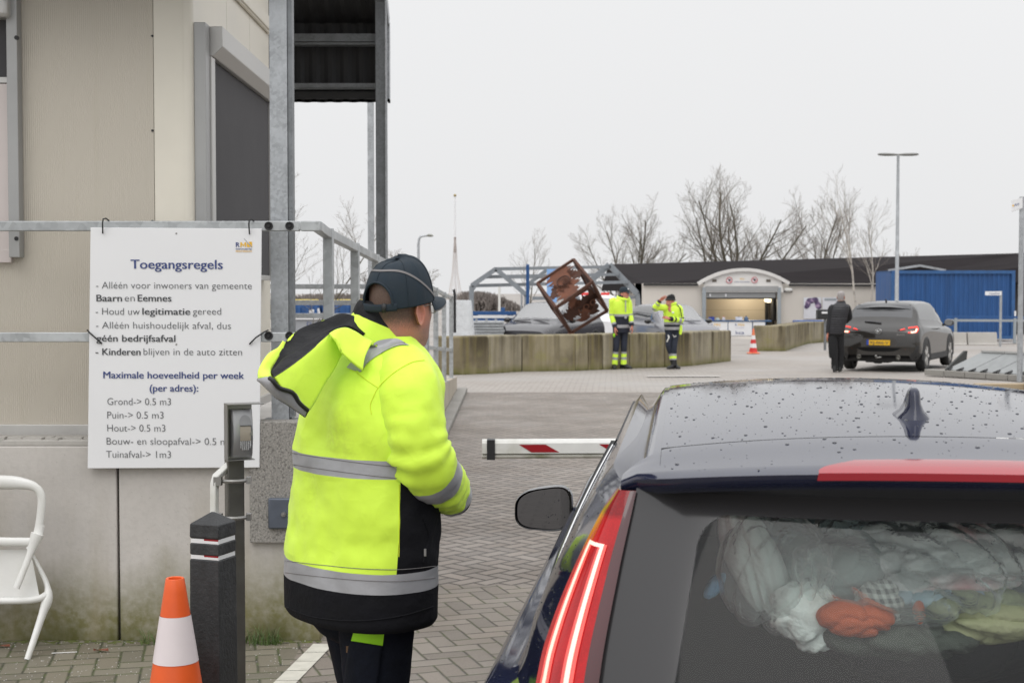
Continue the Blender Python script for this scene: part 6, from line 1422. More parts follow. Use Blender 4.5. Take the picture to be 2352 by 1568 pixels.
# posters and wall lamp, bin lids
pw_ = [(1846, 683, 1886, 732, "poster with dark purple flower pattern on the shed wall", 1), (1889, 683, 1925, 718, "pale poster on the shed wall beside the flowered one", 0)]
for (u0, v0, u1, v1, lab, fl) in pw_:
    a_, b_ = sh(u0, v0, -.05), sh(u1, v1, -.05); o = empty("poster", ((a_.x+b_.x)/2, YS_-.05, b_.z), lab, "poster")
    mb = MB().mat(pm("poster paper", (.66, .66, .70), .5, var=.08, scale=2, c2=(.48, .60, .60), amt=.6)); mb.box(((a_.x+b_.x)/2, YS_-.05, (a_.z+b_.z)/2), (b_.x-a_.x, .02, a_.z-b_.z)); mb.build("sheet", o)
    if fl:
        mb = MB().mat(pm("purple print", (.09, .06, .13), .5, var=.6, scale=9, c2=(.55, .40, .55), amt=1.0))
        for k in range(26): a = R(-10+200*k/25); r_ = random.uniform(.75, 1.05); c = V(lerp(a_.x, b_.x, .5+.36*math.cos(a)*r_), YS_-.065-.001*k, lerp(b_.z, a_.z, .62+.28*math.sin(a)*r_)); mb.sphere(c, random.uniform(.07, .14), 5, (1, .06, 1))
        mb.build("flower_print", o)
    else:
        mb = MB().mat(M['paleblue']); mb.box(((a_.x+b_.x)/2, YS_-.07, a_.z-.1), (b_.x-a_.x-.2, .01, .1)); mb.build("title_bar", o)
q = sh(1971, 724, -.15); wl_ = empty("wall_lamp", tuple(sh(1810, 723-70, -.1)), "white bulkhead lamp on the shed wall right of the gateway", "lamp"); q = sh(1812, 724-70+69-1-0, 0)
q = at(1971/1.0+0, 724, YS_); q = sh(1971-160, 655+69, -.1); q = sh(1810.5, 661.0+62-0, -.1)
q = at((1740+1808/7.84)/1.0884, (660+505/7.84)/1.0884, YS_-.1); wl_.location = q
mb = MB().mat(M['whitep']); mb.sphere(q, .22, 8, (1, .5, .45)); mb.build("diffuser", wl_, smooth=60); mb = MB().mat(M['black']); mb.box(q+V(0, .08, -.08), (.4, .06, .06)); mb.build("bracket", wl_)
q = at(1858, 738, 66); bn = empty("waste_bin", (q.x, 66, gz(66)), "low bin with flat blue lid in front of the flowered poster", "bin"); mb = MB().mat(pm("blue lid", (.03, .10, .32), .5)); mb.box(q, (1.35, .9, .10)); mb.build("lid", bn, bevel=.02); mb = MB().mat(M['slabgrey']); mb.box((q.x, 66, (q.z+gz(66))/2-.05), (1.2, .8, q.z-gz(66)-.1)); mb.build("body", bn)
for i in range(2):
    q = at(1640+200, 654, 69.9)
q = at(1760, 700, 0.0+72.4); ub = empty("folded_parasol", (at(1775, 735, 72.4).x, 72.4, ZG), "dark folded parasol standing inside the gateway", "parasol"); mb = MB().mat(M['black']); p = at(1776, 735, 72.4); mb.lathe([(.05, 0), (.05, .6), (.17, .65), (.17, 1.2), (.10, 1.7), (.03, 2.05), (.001, 2.1)], (p.x, 72.4, ZG), 12); mb.build("cover", ub, smooth=50); mb = MB().mat(M['slabgrey']); mb.lathe([(.25, 0), (.25, .08), (.06, .12)], (p.x, 72.4, ZG), 12); mb.build("foot", ub)
# ------------------------------------------------------------------ blue container with its rail, signs and pale blocks
YK = 58.; cbx = empty("shipping_container", (at(2172, 775, YK).x, YK+1.2, gz(YK)), "long blue corrugated steel container behind the dark car", "container")
KB = pm("blue container paint", (.018, .083, .245), .5, var=.14, scale=2, c2=(.014, .060, .175), amt=.6, vscale=(3, 3, .3), bump=.1); M['cblue'] = KB
x0, x1 = at(2046, 700, YK).x, at(2330, 700, YK).x; z0, z1 = at(2100, 777, YK).z, at(2100, 622, YK).z; z0 = gz(YK)+.08
mb = MB().mat(KB); n = 150; rows = []
for z in (z0+.12, z1-.10):
    rows.append([V(lerp(x0+.1, x1-.1, i/n), YK+(.0 if i % 6 in (0, 1, 2) else .035), z) for i in range(n+1)])
mb.grid(rows); mb.box((x1-.02, YK+1.2, (z0+z1)/2), (.05, 2.4, z1-z0-.1)); mb.box((x0+.02, YK+1.2, (z0+z1)/2), (.05, 2.4, z1-z0-.1)); mb.box(((x0+x1)/2, YK+2.4, (z0+z1)/2), (x1-x0-.1, .05, z1-z0-.1)); mb.build("side_panel", cbx)
mb = MB().mat(pm("dusty blue container edge", (.028, .098, .25), .6, var=.15)); 
for z in (z0+.06, z1-.05): mb.box(((x0+x1)/2, YK-.0, z), (x1-x0, .14, .13))
for x in (x0+.07, x1-.07): mb.box((x, YK-.0, (z0+z1)/2), (.14, .13, z1-z0-.01))
mb.box(((x0+x1)/2, YK+1.2, z1-.02), (x1-x0, 2.3, .04)); mb.build("frame", cbx)
for z, xx in ((z1-.7, x1+.02),): mb = MB().mat(M['white']); mb.box((at(2331.5, 705, YK-.1).x, YK-.12, at(0, 735, YK).z), (.07, .02, 2.3*.33)); mb.build("white_strip", cbx)
dr = empty("dormer", (at(2110, 620, 66).x, 66, at(0, 622, 66).z), "low dark gabled hood peeping over the blue container", "roof hood"); mb = MB().mat(M['shedroof']); p0, p1, p2 = at(2040, 621, 66), at(2113, 610, 66), at(2172, 621, 66)
mb.v = [p0, p1, p2, p0+V(0, 2, 0), p1+V(0, 2, 0), p2+V(0, 2, 0), p0-UP*3, p2-UP*3, p0+V(0, 2, -3), p2+V(0, 2, -3)]; mb.face([6, 7, 2, 1, 0]); mb.face([0, 1, 4, 3]); mb.face([1, 2, 5, 4]); mb.face([0, 3, 8, 6]); mb.face([2, 7, 9, 5]); mb.build("hood", dr); mb = MB().mat(M['galv']); mb.bar(p0, p1, .1, .1); mb.bar(p1, p2, .1, .1); mb.build("edge", dr)
fr_ = empty("guard_rail", (at(2270, 770, 54).x, 54, gz(54)), "white and blue guard rail in front of the blue container", "railing")
for v_, m in ((728, M['cblue']), (735.5, M['paleblue'])): mb = MB().mat(m); a_, b_ = at(2175, v_, 54), at(2420, v_+1, 54); mb.bar(a_, b_, .06, .09); mb.build("rail", fr_)
for u_ in (2195, 2331, 2420): mb = MB().mat(M['paleblue']); a_ = at(u_, 730, 54); mb.bar(a_, V(a_.x, 54, gz(54)), .09, .09, up=(0, 1, 0)); mb.build("post", fr_)
for (u0, u1, lab) in ((2180, 2218, "shorter pale concrete barrier block below the guard rail"), (2221, 2288, "longer pale concrete barrier block below the guard rail")):
    a_, b_ = at(u0, 780, 52.5), at(u1, 780, 52.5); z = gz(52.5); zt2_ = at(0, 763, 52.5).z; mb = MB().mat(M['slab']); mb.prism([(0, 0), (.45, 0), (.40, .06), (.32, zt2_-z), (.13, zt2_-z), (.05, .06)], (a_.x, 52.3, z), (0, 1, 0), (0, 0, 1), (b_.x-a_.x, 0, 0)); tag(mb.build("barrier_block", bevel=.01), lab, "concrete barrier")
sp_ = empty("signpost", (at(2299, 775, 50).x, 50, gz(50)), "thin steel post with small white direction board at its top left", "sign"); mb = MB().mat(M['galv']); a_ = at(2299, 668, 50); mb.cyl(V(a_.x, 50, gz(50)), a_, .045, .045, 8); mb.build("post", sp_); mb = MB().mat(M['white']); a_, b_ = at(2263, 669, 49.93), at(2300, 678, 49.93); mb.box((a_+b_)/2, (b_.x-a_.x, .03, a_.z-b_.z)); mb.build("board", sp_); mb = MB().mat(M['inkblue']); put_text(mb, "restafval", at(2272, 675.5, 49.9), (1, 0, 0), UP, .36, .06); mb.build("lettering", sp_)
# near signpost at the right edge
YP = 27.; sp2 = empty("signpost", (at(2347.5, 860, YP).x, YP, gz(YP)), "tall galvanised signpost with white board at the right edge", "sign"); mb = MB().mat(M['galv']); a_ = at(2347.5, 452, YP); mb.cyl(V(a_.x, YP, gz(YP)), a_, .052, .047, 14); mb.build("post", sp2, smooth=60)
mb = MB().mat(M['white']); q = [at(2323, 461, YP-.25), at(2352, 452, YP-.02), at(2352, 476, YP-.02), at(2324, 486, YP-.25)]; b = len(mb.v); mb.v += q+[p+V(.03, .03, 0) for p in q]; mb.face([3, 2, 1, 0]); mb.face([4, 5, 6, 7])
for i in range(4): mb.face([i, (i+1) % 4, 4+(i+1) % 4, 4+i])
mb.build("board", sp2); mb = MB().mat(M['inkblue']); d_ = (q[1]-q[0]).normalized(); put_text(mb, "milieustraat", lerp(q[3], q[0], .40)+d_*.09+V(-.006, -.012, 0), d_, UP, .16, .055); mb.mat(M['inkyellow']); mb.box(lerp(q[3], q[0], .5)+d_*.05+V(-.006, -.012, 0), (.03, .004, .03)); mb.build("lettering", sp2)
# ------------------------------------------------------------------ sloping steel flaps on a kerb at the right
YB2 = gat(2120, 862).y
def bk(u_, v_, Y): return at(u_, v_, Y)
kr = empty("flap_row", tuple(gat(2235, 866)), "row of grey sloping steel flaps standing on a concrete kerb", "flaps")
P0, P1 = gat(2122, 862.5), gat(2420, 880); P0.z = P1.z = gz(28); dk = (P1-P0); Lk = dk.length; dk.normalize(); nk = V(-dk.y, dk.x, 0)
M['flap'] = pm("grey flap sheet", (.255, .265, .265), .45, .15, var=.12, scale=3, c2=(.17, .175, .175), amt=.6, bump=.1)
for i in range(6):
    a_, b_ = P0+dk*(Lk*i/6+.008), P0+dk*(Lk*(i+1)/6-.008); mb = MB().mat(M['slabgrey']); mb.box((a_+b_)/2+nk*.12+UP*.06, ((b_-a_).length, .24, .12), math.atan2(dk.y, dk.x)); mb.build("kerb_block", kr, bevel=.012)
lean = V(dk.x*.42, dk.y*.42, 0)
for i in range(5):
    a_ = P0+dk*(.48+.62*i)+nk*.14+UP*.13; b_ = a_+dk*.60; tp = lean+nk*.55+UP*.36
    mb = MB().mat(M['flap']); q = [a_, b_, b_+tp, a_+tp]; n_ = (q[1]-q[0]).cross(q[3]-q[0]).normalized()*.02; b = len(mb.v); mb.v += q+[p-n_ for p in q]; mb.face([0, 1, 2, 3]); mb.face([7, 6, 5, 4])
    for k in range(4): mb.face([k, 4+k, 4+(k+1) % 4, (k+1) % 4])
    mb.build("flap", kr)
    mb = MB().mat(pm("pale flap edge", (.36, .36, .35), .5)); mb.bar(q[3]+UP*.02, q[2]+UP*.02, .05, .04); mb.build("flap_edge", kr)
    mb = MB().mat(M['black'])
    for t in (.05, .55): p = lerp(q[0], q[1], t); mb.v += []; mb.bar(p-UP*.0-nk*.05, p+tp*.14, .02, .03); mb.bar(p-nk*.06, p+dk*.10-nk*.06, .02, .03); mb.bar(p+dk*.10-nk*.06, p+tp*.14, .02, .02)
    mb.build("hinge", kr)
mb = MB().mat(pm("dark flap end", (.05, .052, .05), .6, var=.2)); a_ = P0+dk*.46+nk*.16; mb.prism([(0, .13), (.55, .13), (.60, .50), (.53, .50)], a_-UP*0, nk, UP, -dk*.05+lean*0); mb.build("end_plate", kr)
mb = MB().mat(pm("pale timber", (.36, .28, .18), .7, var=.15, scale=6, vscale=(.3, 6, 6))); p0, p1 = at(2240, 878, 24.5), at(2430, 872, 24.5); p0.z = .06; p1.z = .06; mb.bar(p0, p1, .22, .12); mb.bar(p0+V(.8, -.25, .10), p1+V(0, -.1, .12), .16, .08); tag(mb.build("timber_beam", bevel=.008), "pale timber beams lying on the ground at the right edge", "timber")
# ------------------------------------------------------------------ lamp posts
def lamp_double(u_, vb, vt, Y, lab):
    o = empty("street_lamp", (at(u_, vb, Y).x, Y, gz(Y)), lab, "street lamp"); t = at(u_, vt, Y); mb = MB().mat(M['galv']); x = t.x; mb.tube([V(x, Y, gz(Y)), V(x, Y, gz(Y)+1.2), V(x, Y, gz(Y)+1.25), V(x, Y, t.z)], [.095, .09, .068, .045], 12); mb.build("pole", o, smooth=40)
    for s in (-1, 1):
        mb = MB().mat(pm("grey lamp head", (.20, .20, .19), .5)); rows = []
        for a_, w_, h in ((0, .03, .03), (.12, .04, .04), (.18, .10, .045), (.45, .13, .05), (.60, .10, .04), (.66, .02, .02)): rows.append([V(x+s*a_, Y+w_*math.cos(k*math.pi/5), t.z+.02+.02*a_+h*math.sin(k*math.pi/5)) for k in range(10)])
        mb.grid(rows, True, flip=(s < 0)); mb.face([len(mb.v)-10+k for k in range(10)]); mb.build("lamp_head", o, smooth=60)
    return o
lamp_double(2063, 775, 357, 46, "tall lamp post with two flat heads rising behind the dark car")
o = empty("street_lamp", (at(961, 700, 62).x, 62, gz(62)), "street lamp with one curved arm far behind the man's cap", "street lamp"); a_ = at(961, 560, 62); b_ = at(972, 542, 62); c = at(984, 541, 62)
mb = MB().mat(M['galv']); mb.tube([V(a_.x, 62, gz(62)), a_, at(962.5, 549, 62), at(966, 543.5, 62), b_, c], [.09, .055, .05, .05, .045, .04], 8); mb.build("pole", o, smooth=60); mb = MB().mat(pm("lamp head", (.22, .22, .19), .5)); e = at(995, 541.5, 62); mb.tube([at(979, 541.5, 62), at(984, 540.5, 62), at(991, 541, 62), e], [.04, .12, .12, .05], 8, flat=.5); mb.build("lamp_head", o, smooth=60)
# flagpole with a cone of cords
YM = 52.; fp_ = empty("flagpole", (at(1045, 690, YM).x, YM, gz(YM)), "tall white mast with gold knob and a cone of light cords", "mast"); t = at(1045, 449, YM); x = t.x; mb = MB().mat(M['white']); mb.tube([V(x, YM, gz(YM)), V(x, YM, t.z)], [.06, .030], 8); mb.build("pole", fp_); mb = MB().mat(pm('dull brass', (.34, .26, .12), .4, .5)); mb.sphere(t, .055, 8); mb.build("knob", fp_, smooth=60)
ap = at(1045.5, 545, YM).z; zb3 = at(0, 676, YM).z; g = G("white cord"); g.bsdf(base=(.62, .57, .54), rough=.6)
for k in range(14):
    a = 2*math.pi*k/14; mb = MB().mat(g.m); r_ = 15*YM/FP; mb.tube([V(x+.03*math.cos(a), YM+.03*math.sin(a), ap), V(x+.45*r_*math.cos(a), YM+.45*r_*math.sin(a), lerp(ap, zb3, .62)), V(x+r_*math.cos(a), YM+r_*math.sin(a), zb3)], .006, 4); mb.build("cord", fp_)
mb = MB().mat(pm("brown sleeve", (.20, .15, .13), .7)); mb.cyl((x, YM, ap-.55), (x, YM, ap+.10), .052, .036, 8); mb.build("collar", fp_)
# ------------------------------------------------------------------ bare portal frame of a shelter
YF1 = 46.; pf = empty("steel_shelter_frame", (at(1270, 760, YF1).x, YF1, gz(YF1)), "bare grey steel shelter frame with three pitched portals", "steel frame")
M['framegrey'] = pm("grey steel section", (.26, .28, .30), .5, .3, var=.1)
def fr(pts, Y, m='framegrey', w_=.13, nm="portal"):
    mb = MB().mat(M[m]); P = [at(u_, v_, Y) for u_, v_ in pts]
    for a_, b_ in zip(P[:-1], P[1:]): mb.bar(a_, b_, w_, w_*.9, up=(0, 1, 0))
    return mb.build(nm, pf)
def cv(cx, cy): return ((1150+cx/5.737)/1.0884, (640+cy/5.737)/1.0884)
bv = 775
fr([(cv(165, 0)[0], bv), cv(165, 425), cv(515, 185), cv(955, 560), (cv(955, 0)[0], bv)], YF1, w_=.15); fr([cv(180, 480), cv(235, 400)], YF1, w_=.12, nm="brace")
fr([(cv(880, 0)[0], bv), cv(985, 400), cv(1270, 180), cv(1560, 400)], YF1+4)
fr([cv(1880, 350), cv(2140, 125), cv(2540, 540)], YF1+8, w_=.22); fr([(cv(2600, 0)[0]-2, 760), cv(2540, 540)], YF1+8, w_=.18, nm="post")
for (a_, b_) in (((515, 185), (2140, 155)), ((370, 298), (2290, 262)), ((170, 425), (2420, 372)), ((700, 300), (1700, 290)), ((1060, 605), (2500, 590))):
    mb = MB().mat(M['framegrey']); mb.bar(at(*cv(*a_), YF1), at(*cv(*b_), YF1+8), .11, .11); mb.build("purlin", pf)
mb = MB().mat(M['cblue']); YBp = 43.; a_ = at(1212, 607, YBp); mb.box((a_.x, YBp, (a_.z+gz(YBp))/2), (7.5*YBp/FP, .12, a_.z-gz(YBp))); tag(mb.build("blue_post", bevel=.01), "tall flat bright blue post in front of the steel frame", "post")
bs = empty("blue_signboard", (at(1270, 700, 45).x, 45, gz(45)), "pale blue upright signboard half hidden by the rusty cube", "sign"); mb = MB().mat(pm("pale blue sign", (.26, .45, .78), .5, var=.05)); a_, b_ = at(1256, 672-0, 45), at(1279, 770, 45); zt3 = at(0, 672, 45).z; zt3 = at(0, (640+185/5.737)/1.0884, 45).z; mb.box(((a_.x+b_.x)/2, 45, (zt3+gz(45)+.4)/2), (b_.x-a_.x, .08, zt3-gz(45)-.4)); mb.build("panel", bs); mb = MB().mat(M['galvdk']); mb.box(((a_.x+b_.x)/2, 45.06, gz(45)+.5), (.08, .05, 1.0)); mb.build("leg", bs)
# thin pale posts far off, with a little blue board
for (u_, v_, Y, w_, lab) in ((1147, 655, 60, .10, "slim pale post behind the blue rail"), (1198, 668, 50, .07, "slim grey post left of the blue post"), (1236-12, 700, 60, .08, "short grey leaning post beside the blue post")):
    a_ = at(u_, v_, Y); mb = MB().mat(M['offwhite'] if u_ < 1150 else M['galv']); mb.tube([V(a_.x, Y, gz(Y)), a_], w_*.5, 8); tag(mb.build("post"), lab, "post")
a_ = at(1156, 712, 58); bb = empty("small_sign", (a_.x, 58, gz(58)), "small blue and white sign beside the slim pale post", "sign"); mb = MB().mat(M['cblue']); mb.box(at(1155, 713, 58), (9*58/FP, .04, 14*58/FP)); mb.build("board", bb); mb = MB().mat(M['galv']); mb.cyl(V(a_.x, 58.03, gz(58)), (a_.x, 58.03, at(0, 720, 58).z), .03); mb.build("post", bb)
br_ = empty("blue_barrier", (at(1140, 765, 40).x, 40, gz(40)), "long blue beam barrier with white board below it", "barrier"); mb = MB().mat(M['cblue']); a_, b_ = at(1084, 719, 40), at(1186, 719, 40); mb.bar(a_, b_, .16, .10); mb.build("beam", br_); mb = MB().mat(M['white']); a_, b_ = at(1084, 727.5, 39.95), at(1195, 727.5, 39.95); mb.bar(a_, b_, .05, .07); mb.build("white_board", br_); mb = MB().mat(M['cblue'])
mb.bar(at(1084, 732.5, 40), at(1183, 733, 40), .12, .08); mb.build("lower_beam", br_)
for u_ in (1090, 1172): mb = MB().mat(M['cblue']); p = at(u_, 720, 40.1); mb.box((p.x, 40.1, (p.z+gz(40))/2), (.17, .14, p.z-gz(40))); mb.build("post", br_)
st_ = empty("steel_stack", (at(1122, 765, 38).x, 38.4, gz(38)), "stack of grey galvanised panels behind the concrete blocks", "stack")
for i, v_ in enumerate((741, 747.5, 754, 760.5, 767)):
    mb = MB().mat(M['galv']); a_, b_ = at(1086, v_, 38), at(1157+(i % 2)*2, v_+1.5, 38); mb.box(((a_.x+b_.x)/2, 38.4, a_.z), (b_.x-a_.x, .8, 5.2*38/FP)); mb.build("panel", st_, bevel=.008)
mb = MB().mat(M['galvdk']); zz = at(0, 770, 38).z; mb.box((at(1122, 0+760, 38).x, 38.5, (zz+gz(38))/2), (.8, .5, zz-gz(38)+.02)); mb.build("support", st_)
for u_ in (1094, 1117, 1139): mb = MB().mat(M['galv']); a_ = at(u_, 735.5, 38.1); mb.box(a_, (.06, .05, .08)); mb.build("lug", st_)
tp_ = empty("covered_pallet", (at(1058, 770, 36).x, 36.5, gz(36)), "white plastic sheet draped over a pallet load by the railing", "covered load"); mb = MB().mat(pm("white film sheet", (.66, .68, .70), .3, var=.06, scale=4, bump=.4, bscale=9, bdist=.06)); rows = []
for v_, u0, u1 in ((690, 1022, 1079), (694, 1020, 1081), (725, 1018, 1084), (768, 1014, 1089)):
    a_, b_ = at(u0, v_, 36), at(u1, v_, 36); row = []
    for i in range(41):
        t = i/40; an = 2*math.pi*t; row.append(V((a_.x+b_.x)/2+(b_.x-a_.x)/2*max(-1, min(1, 1.3*math.cos(an))), 36.5+.5*max(-1, min(1, 1.3*math.sin(an)))+.02*math.sin(an*23), a_.z))
    rows.append(row)
last = [V(p.x, p.y, gz(36)) for p in rows[-1]]; rows.append(last); mb.grid(rows); mb.face(range(40)); mb.build("sheet", tp_, smooth=60); mb = MB().mat(pm("pallet wood", (.3, .22, .14), .8)); mb.box((at(1052, 770, 36).x, 36.5, gz(36)+.07), (.7, .9, .14)); mb.build("pallet", tp_)
# blue containers with yellow tops seen through the railing on the left
for (u0, u1, lab) in ((640, 735, "left blue skip with yellow lid seen through the railing"), (738, 860, "right blue skip with yellow lid seen through the railing")):
    Y = 40.; o = empty("skip", (at((u0+u1)/2, 760, Y).x, Y+1, gz(Y)), lab, "skip"); a_, b_ = at(u0, 700, Y), at(u1, 700, Y); zt4 = at(0, 700, Y).z; mb = MB().mat(M['cblue']); mb.box(((a_.x+b_.x)/2, Y+1, (zt4+gz(Y))/2), (b_.x-a_.x-.05, 2, zt4-gz(Y)))
    for k in range(5): xx = lerp(a_.x, b_.x, (k+.5)/5); mb.box((xx, Y-.03, (zt4+gz(Y))/2), (.08, .08, zt4-gz(Y)-.1))
    mb.build("body", o, bevel=.01)
    mb = MB().mat(pm("yellow lid", (.70, .52, .02), .5, var=.06)); q0, q1 = at(u0+16, 697, Y), at(u1-20, 697, Y); mb.prism([(0, 0), (1, 0), (.93, .14), (.07, .14)], (q0.x, Y+.1, zt4), (q1.x-q0.x, 0, 0), (0, 0, 1), (0, 1.7, 0)); mb.build("lid", o)
    if u0 < 700: mb = MB().mat(M['white']); q = at(723, 718, Y-.02); mb.box(q, (.30, .02, .20), Matrix.Rotation(R(-12), 3, 'Y')); mb.build("label_plate", o); mb = MB().mat(M['inkblue']); put_text(mb, "papier", at(714, 720.5, Y-.05), (1, 0, .15), UP, .22, .06); mb.build("lettering", o)
o = empty("grey_box", (at(720, 780, 36).x, 36, gz(36)), "grey cabinet with white top edge and blue letter behind the railing", "cabinet"); a_, b_ = at(650, 733, 36), at(800, 733, 36); mb = MB().mat(pm("grey sheet", (.30, .31, .33), .5)); mb.box(((a_.x+b_.x)/2, 36.4, (a_.z+gz(36))/2), (b_.x-a_.x, .8, a_.z-gz(36))); mb.build("body", o, bevel=.01); mb = MB().mat(M['white']); mb.box(((a_.x+b_.x)/2, 36.38, a_.z+.02), (b_.x-a_.x+.02, .86, .05)); mb.build("top", o); mb = MB().mat(M['inkblue']); put_text(mb, "D", at(705, 748, 35.96), (1, 0, 0), UP, .11, .10); mb.build("letter", o)
# ------------------------------------------------------------------ bare trees
M['bark'] = pm("grey-brown bark", (.10, .088, .062), .85, var=.25, scale=10); M['twig'] = pm("brown twig", (.21, .18, .15), .85, var=.2, scale=4); M['birch'] = pm("birch bark", (.46, .42, .37), .7, var=.15, scale=5, c2=(.06, .055, .05), amt=.9, vscale=(1, 1, 5))
def bare_tree(name, base, height, spread, r0, seed, label, stems=1, mat_t='bark', levels=5, droop=0., twig_r=.014, fork=.26, group=None, first=.25, dirs=None):
    rnd = random.Random(seed); o = empty(name, tuple(base), label, "tree", group); T = MB().mat(M[mat_t]); C = MB().mat(M['twig'])
    def grow(p, d, L_, r, lv):
        n = {levels: 8, levels-1: 6}.get(lv, 4 if lv else 3); pts = [p]; dd = d.copy(); q = p.copy(); wob = .07 if lv == levels else .11
        for i in range(n):
            dd = (dd+V(rnd.gauss(0, wob), rnd.gauss(0, wob), rnd.gauss(.045 if lv < levels else .02, .05)-droop*(levels-lv)*.10)).normalized(); q = q+dd*(L_/n); pts.append(q)
        rr = [max(twig_r*.45, lerp(r, r*.30, (i/n)**.8)) for i in range(n+1)]; (T if lv >= levels-1 else C).tube(pts, rr, 6 if lv == levels else (4 if lv == levels-1 else 3), caps=False)
        if lv == 0: return
        nb = {levels: 11, levels-1: 8, levels-2: 6}.get(lv, 4)
        for k in range(nb):
            t = lerp(first if lv == levels else .18, .98, (k+rnd.uniform(.1, .9))/nb); x = t*n; i = min(int(x), n-1); bp = lerp(pts[i], pts[i+1], x-i); bd_ = (pts[i+1]-pts[i]).normalized()
            ax = bd_.orthogonal().normalized(); ax = Matrix.Rotation(rnd.uniform(0, 6.28), 3, bd_) @ ax; ang = rnd.uniform(.45, .95)*spread
            nd = (Matrix.Rotation(ang, 3, ax) @ bd_); nd.z += .10-droop*.5; nd.normalize()
            grow(bp, nd, L_*rnd.uniform(.36, .54)*(1.15-.55*t), max(twig_r*.6, rr[i]*.50), lv-1)
    for s in range(min(stems, len(dirs) if dirs else stems)):
        if dirs: d = V(*dirs[s]).normalized()
        else: d = V(rnd.gauss(0, .05 if stems == 1 else .28), rnd.gauss(0, .05 if stems == 1 else .28), 1).normalized()
        grow(Vector(base), d, height*(1 if (stems == 1 or s == 0) else rnd.uniform(.78, .97)), r0*(1 if s == 0 else .72), levels)
    zmax = max(p.z for p in C.v); k = height/(zmax-base[2])
    for m_ in (T, C):
        for i, p in enumerate(m_.v): m_.v[i] = Vector(base)+(p-Vector(base))*k
    T.build("trunk", o, smooth=60); C.build("crown", o); return o
def tr(u_, vt, Y): b = at(u_, 700, Y); b.z = gz(Y); return b, at(u_, vt, Y).z-gz(Y)
b, h = tr(1690, 366, 88); bare_tree("bare_tree", b, h, 1.0, .20, 12, "tallest bare tree, spreading above the shed roof", 7, levels=3, twig_r=.012, fork=.30, dirs=[(0, 0, 1), (-.28, .05, 1), (.33, -.1, 1), (-.62, .1, 1), (.62, 0, 1), (.16, .3, 1), (-.12, -.3, 1)])
b, h = tr(1452, 440, 88); bare_tree("bare_tree", b, h, 1.0, .15, 23, "wide bare tree at the left end of the shed roof", 6, levels=3, twig_r=.012, fork=.30, dirs=[(0, 0, 1), (-.35, .05, 1), (.3, -.1, 1), (-.75, .1, 1), (.6, 0, 1), (.1, .3, 1)])
b, h = tr(1878, 440, 90); bare_tree("bare_tree", b, h, .9, .14, 31, "narrow bare tree between the tallest tree and the birches", 4, levels=3, fork=.32, dirs=[(0, 0, 1), (.14, .1, 1), (-.38, 0, 1), (.45, .1, 1)])
b, h = tr(1975, 372, 62); bare_tree("birch_tree", b, h, .55, .085, 44, "taller birch with white trunk in front of the shed", 1, 'birch', 3, .22, .006, .48, None, .40, dirs=[(-.03, 0, 1)])
b, h = tr(2001, 452, 62); bare_tree("birch_tree", b, h, .55, .075, 47, "shorter birch with white trunk, nearer the lamp post", 1, 'birch', 3, .22, .006, .48, None, .40, dirs=[(.03, 0, 1)])
b, h = tr(1217, 522, 64); bare_tree("bare_tree", b, h, .75, .055, 52, "slender bare sapling behind the blue post", 1, levels=3, twig_r=.006, fork=.42, first=.3)
b, h = tr(655, 385, 30); bare_tree("bare_tree", b, h, .95, .055, 61, "bare branching tree partly hidden by the steel column", 3, levels=3, twig_r=.0045, fork=.34, dirs=[(.05, 0, 1), (.55, .1, 1), (-.4, 0, 1)])
for (u_, vt, Y, sd, lab) in ((925, 568, 95, 71, "rounded brown-budded tree just left of the street lamp"), (885, 585, 98, 72, "lower brown-budded tree behind the canopy post"), (2040, 560, 95, 75, "faint bare tree behind the lamp post"), (2110, 566, 110, 76, "faint distant bare tree above the container")):
    b, h = tr(u_, vt, Y); bare_tree("bare_tree", b, h, 1.0, .09, sd, lab, 3, levels=3, twig_r=.014, fork=.3, dirs=[(0, 0, 1), (.5, 0, 1), (-.5, .1, 1)])
# distant wood
rnd = random.Random(5); mb = MB().mat(pm("distant winter wood", (.19, .165, .15), .9, var=.25, scale=.6)); 
def wood(u0, u1, tops, Y, n):
    for i in range(n):
        u_ = rnd.uniform(u0, u1); t = (u_-u0)/(u1-u0); vt = interp(tops, t)+rnd.uniform(0, 10); y = Y+rnd.uniform(0, 14); b = at(u_, 700, y); b.z = gz(80)-.3; top = at(u_, vt, y); hh = top.z-b.z
        for k in range(7):
            bx = b+V(rnd.gauss(0, .25), rnd.gauss(0, .3), hh*rnd.uniform(.05, .6)); tx = V(bx.x+rnd.gauss(0, hh*.09), bx.y+rnd.gauss(0, .4), min(top.z, bx.z+hh*rnd.uniform(.3, .6))); mb.tube([bx, lerp(bx, tx, .5)+V(rnd.gauss(0, .1), 0, 0), tx], [.10, .07, .03], 3, caps=False)
        mb.tube([b, lerp(b, top, .6), top], [.16, .10, .03], 3, caps=False)
wood(1058, 1215, [(0, 668), (.3, 668), (.55, 676), (.8, 695), (1, 712)], 150, 420); wood(640, 880, [(0, 680), (.5, 672), (1, 676)], 120, 380); wood(1280, 1480, [(0, 690), (1, 680)], 110, 120)
tag(mb.build("distant_wood", origin=(0, 150, gz(80))), "brown winter wood on the horizon beyond the yard", None, None, 'stuff')
# ------------------------------------------------------------------ rusty cube sculpture balanced on one corner
M['rust'] = pm("rusted corten steel", (.135, .050, .027), .85, var=.25, scale=6, c2=(.10, .034, .018), amt=.6, bump=.2); M['rustdk'] = pm("dark rusted plate", (.062, .024, .014), .85, var=.25, scale=6, c2=(.07, .025, .014), amt=.6)
def c2(cx, cy): return (1320+cx/7.467)/1.0884, (640+cy/7.467)/1.0884
YQ = 36.4
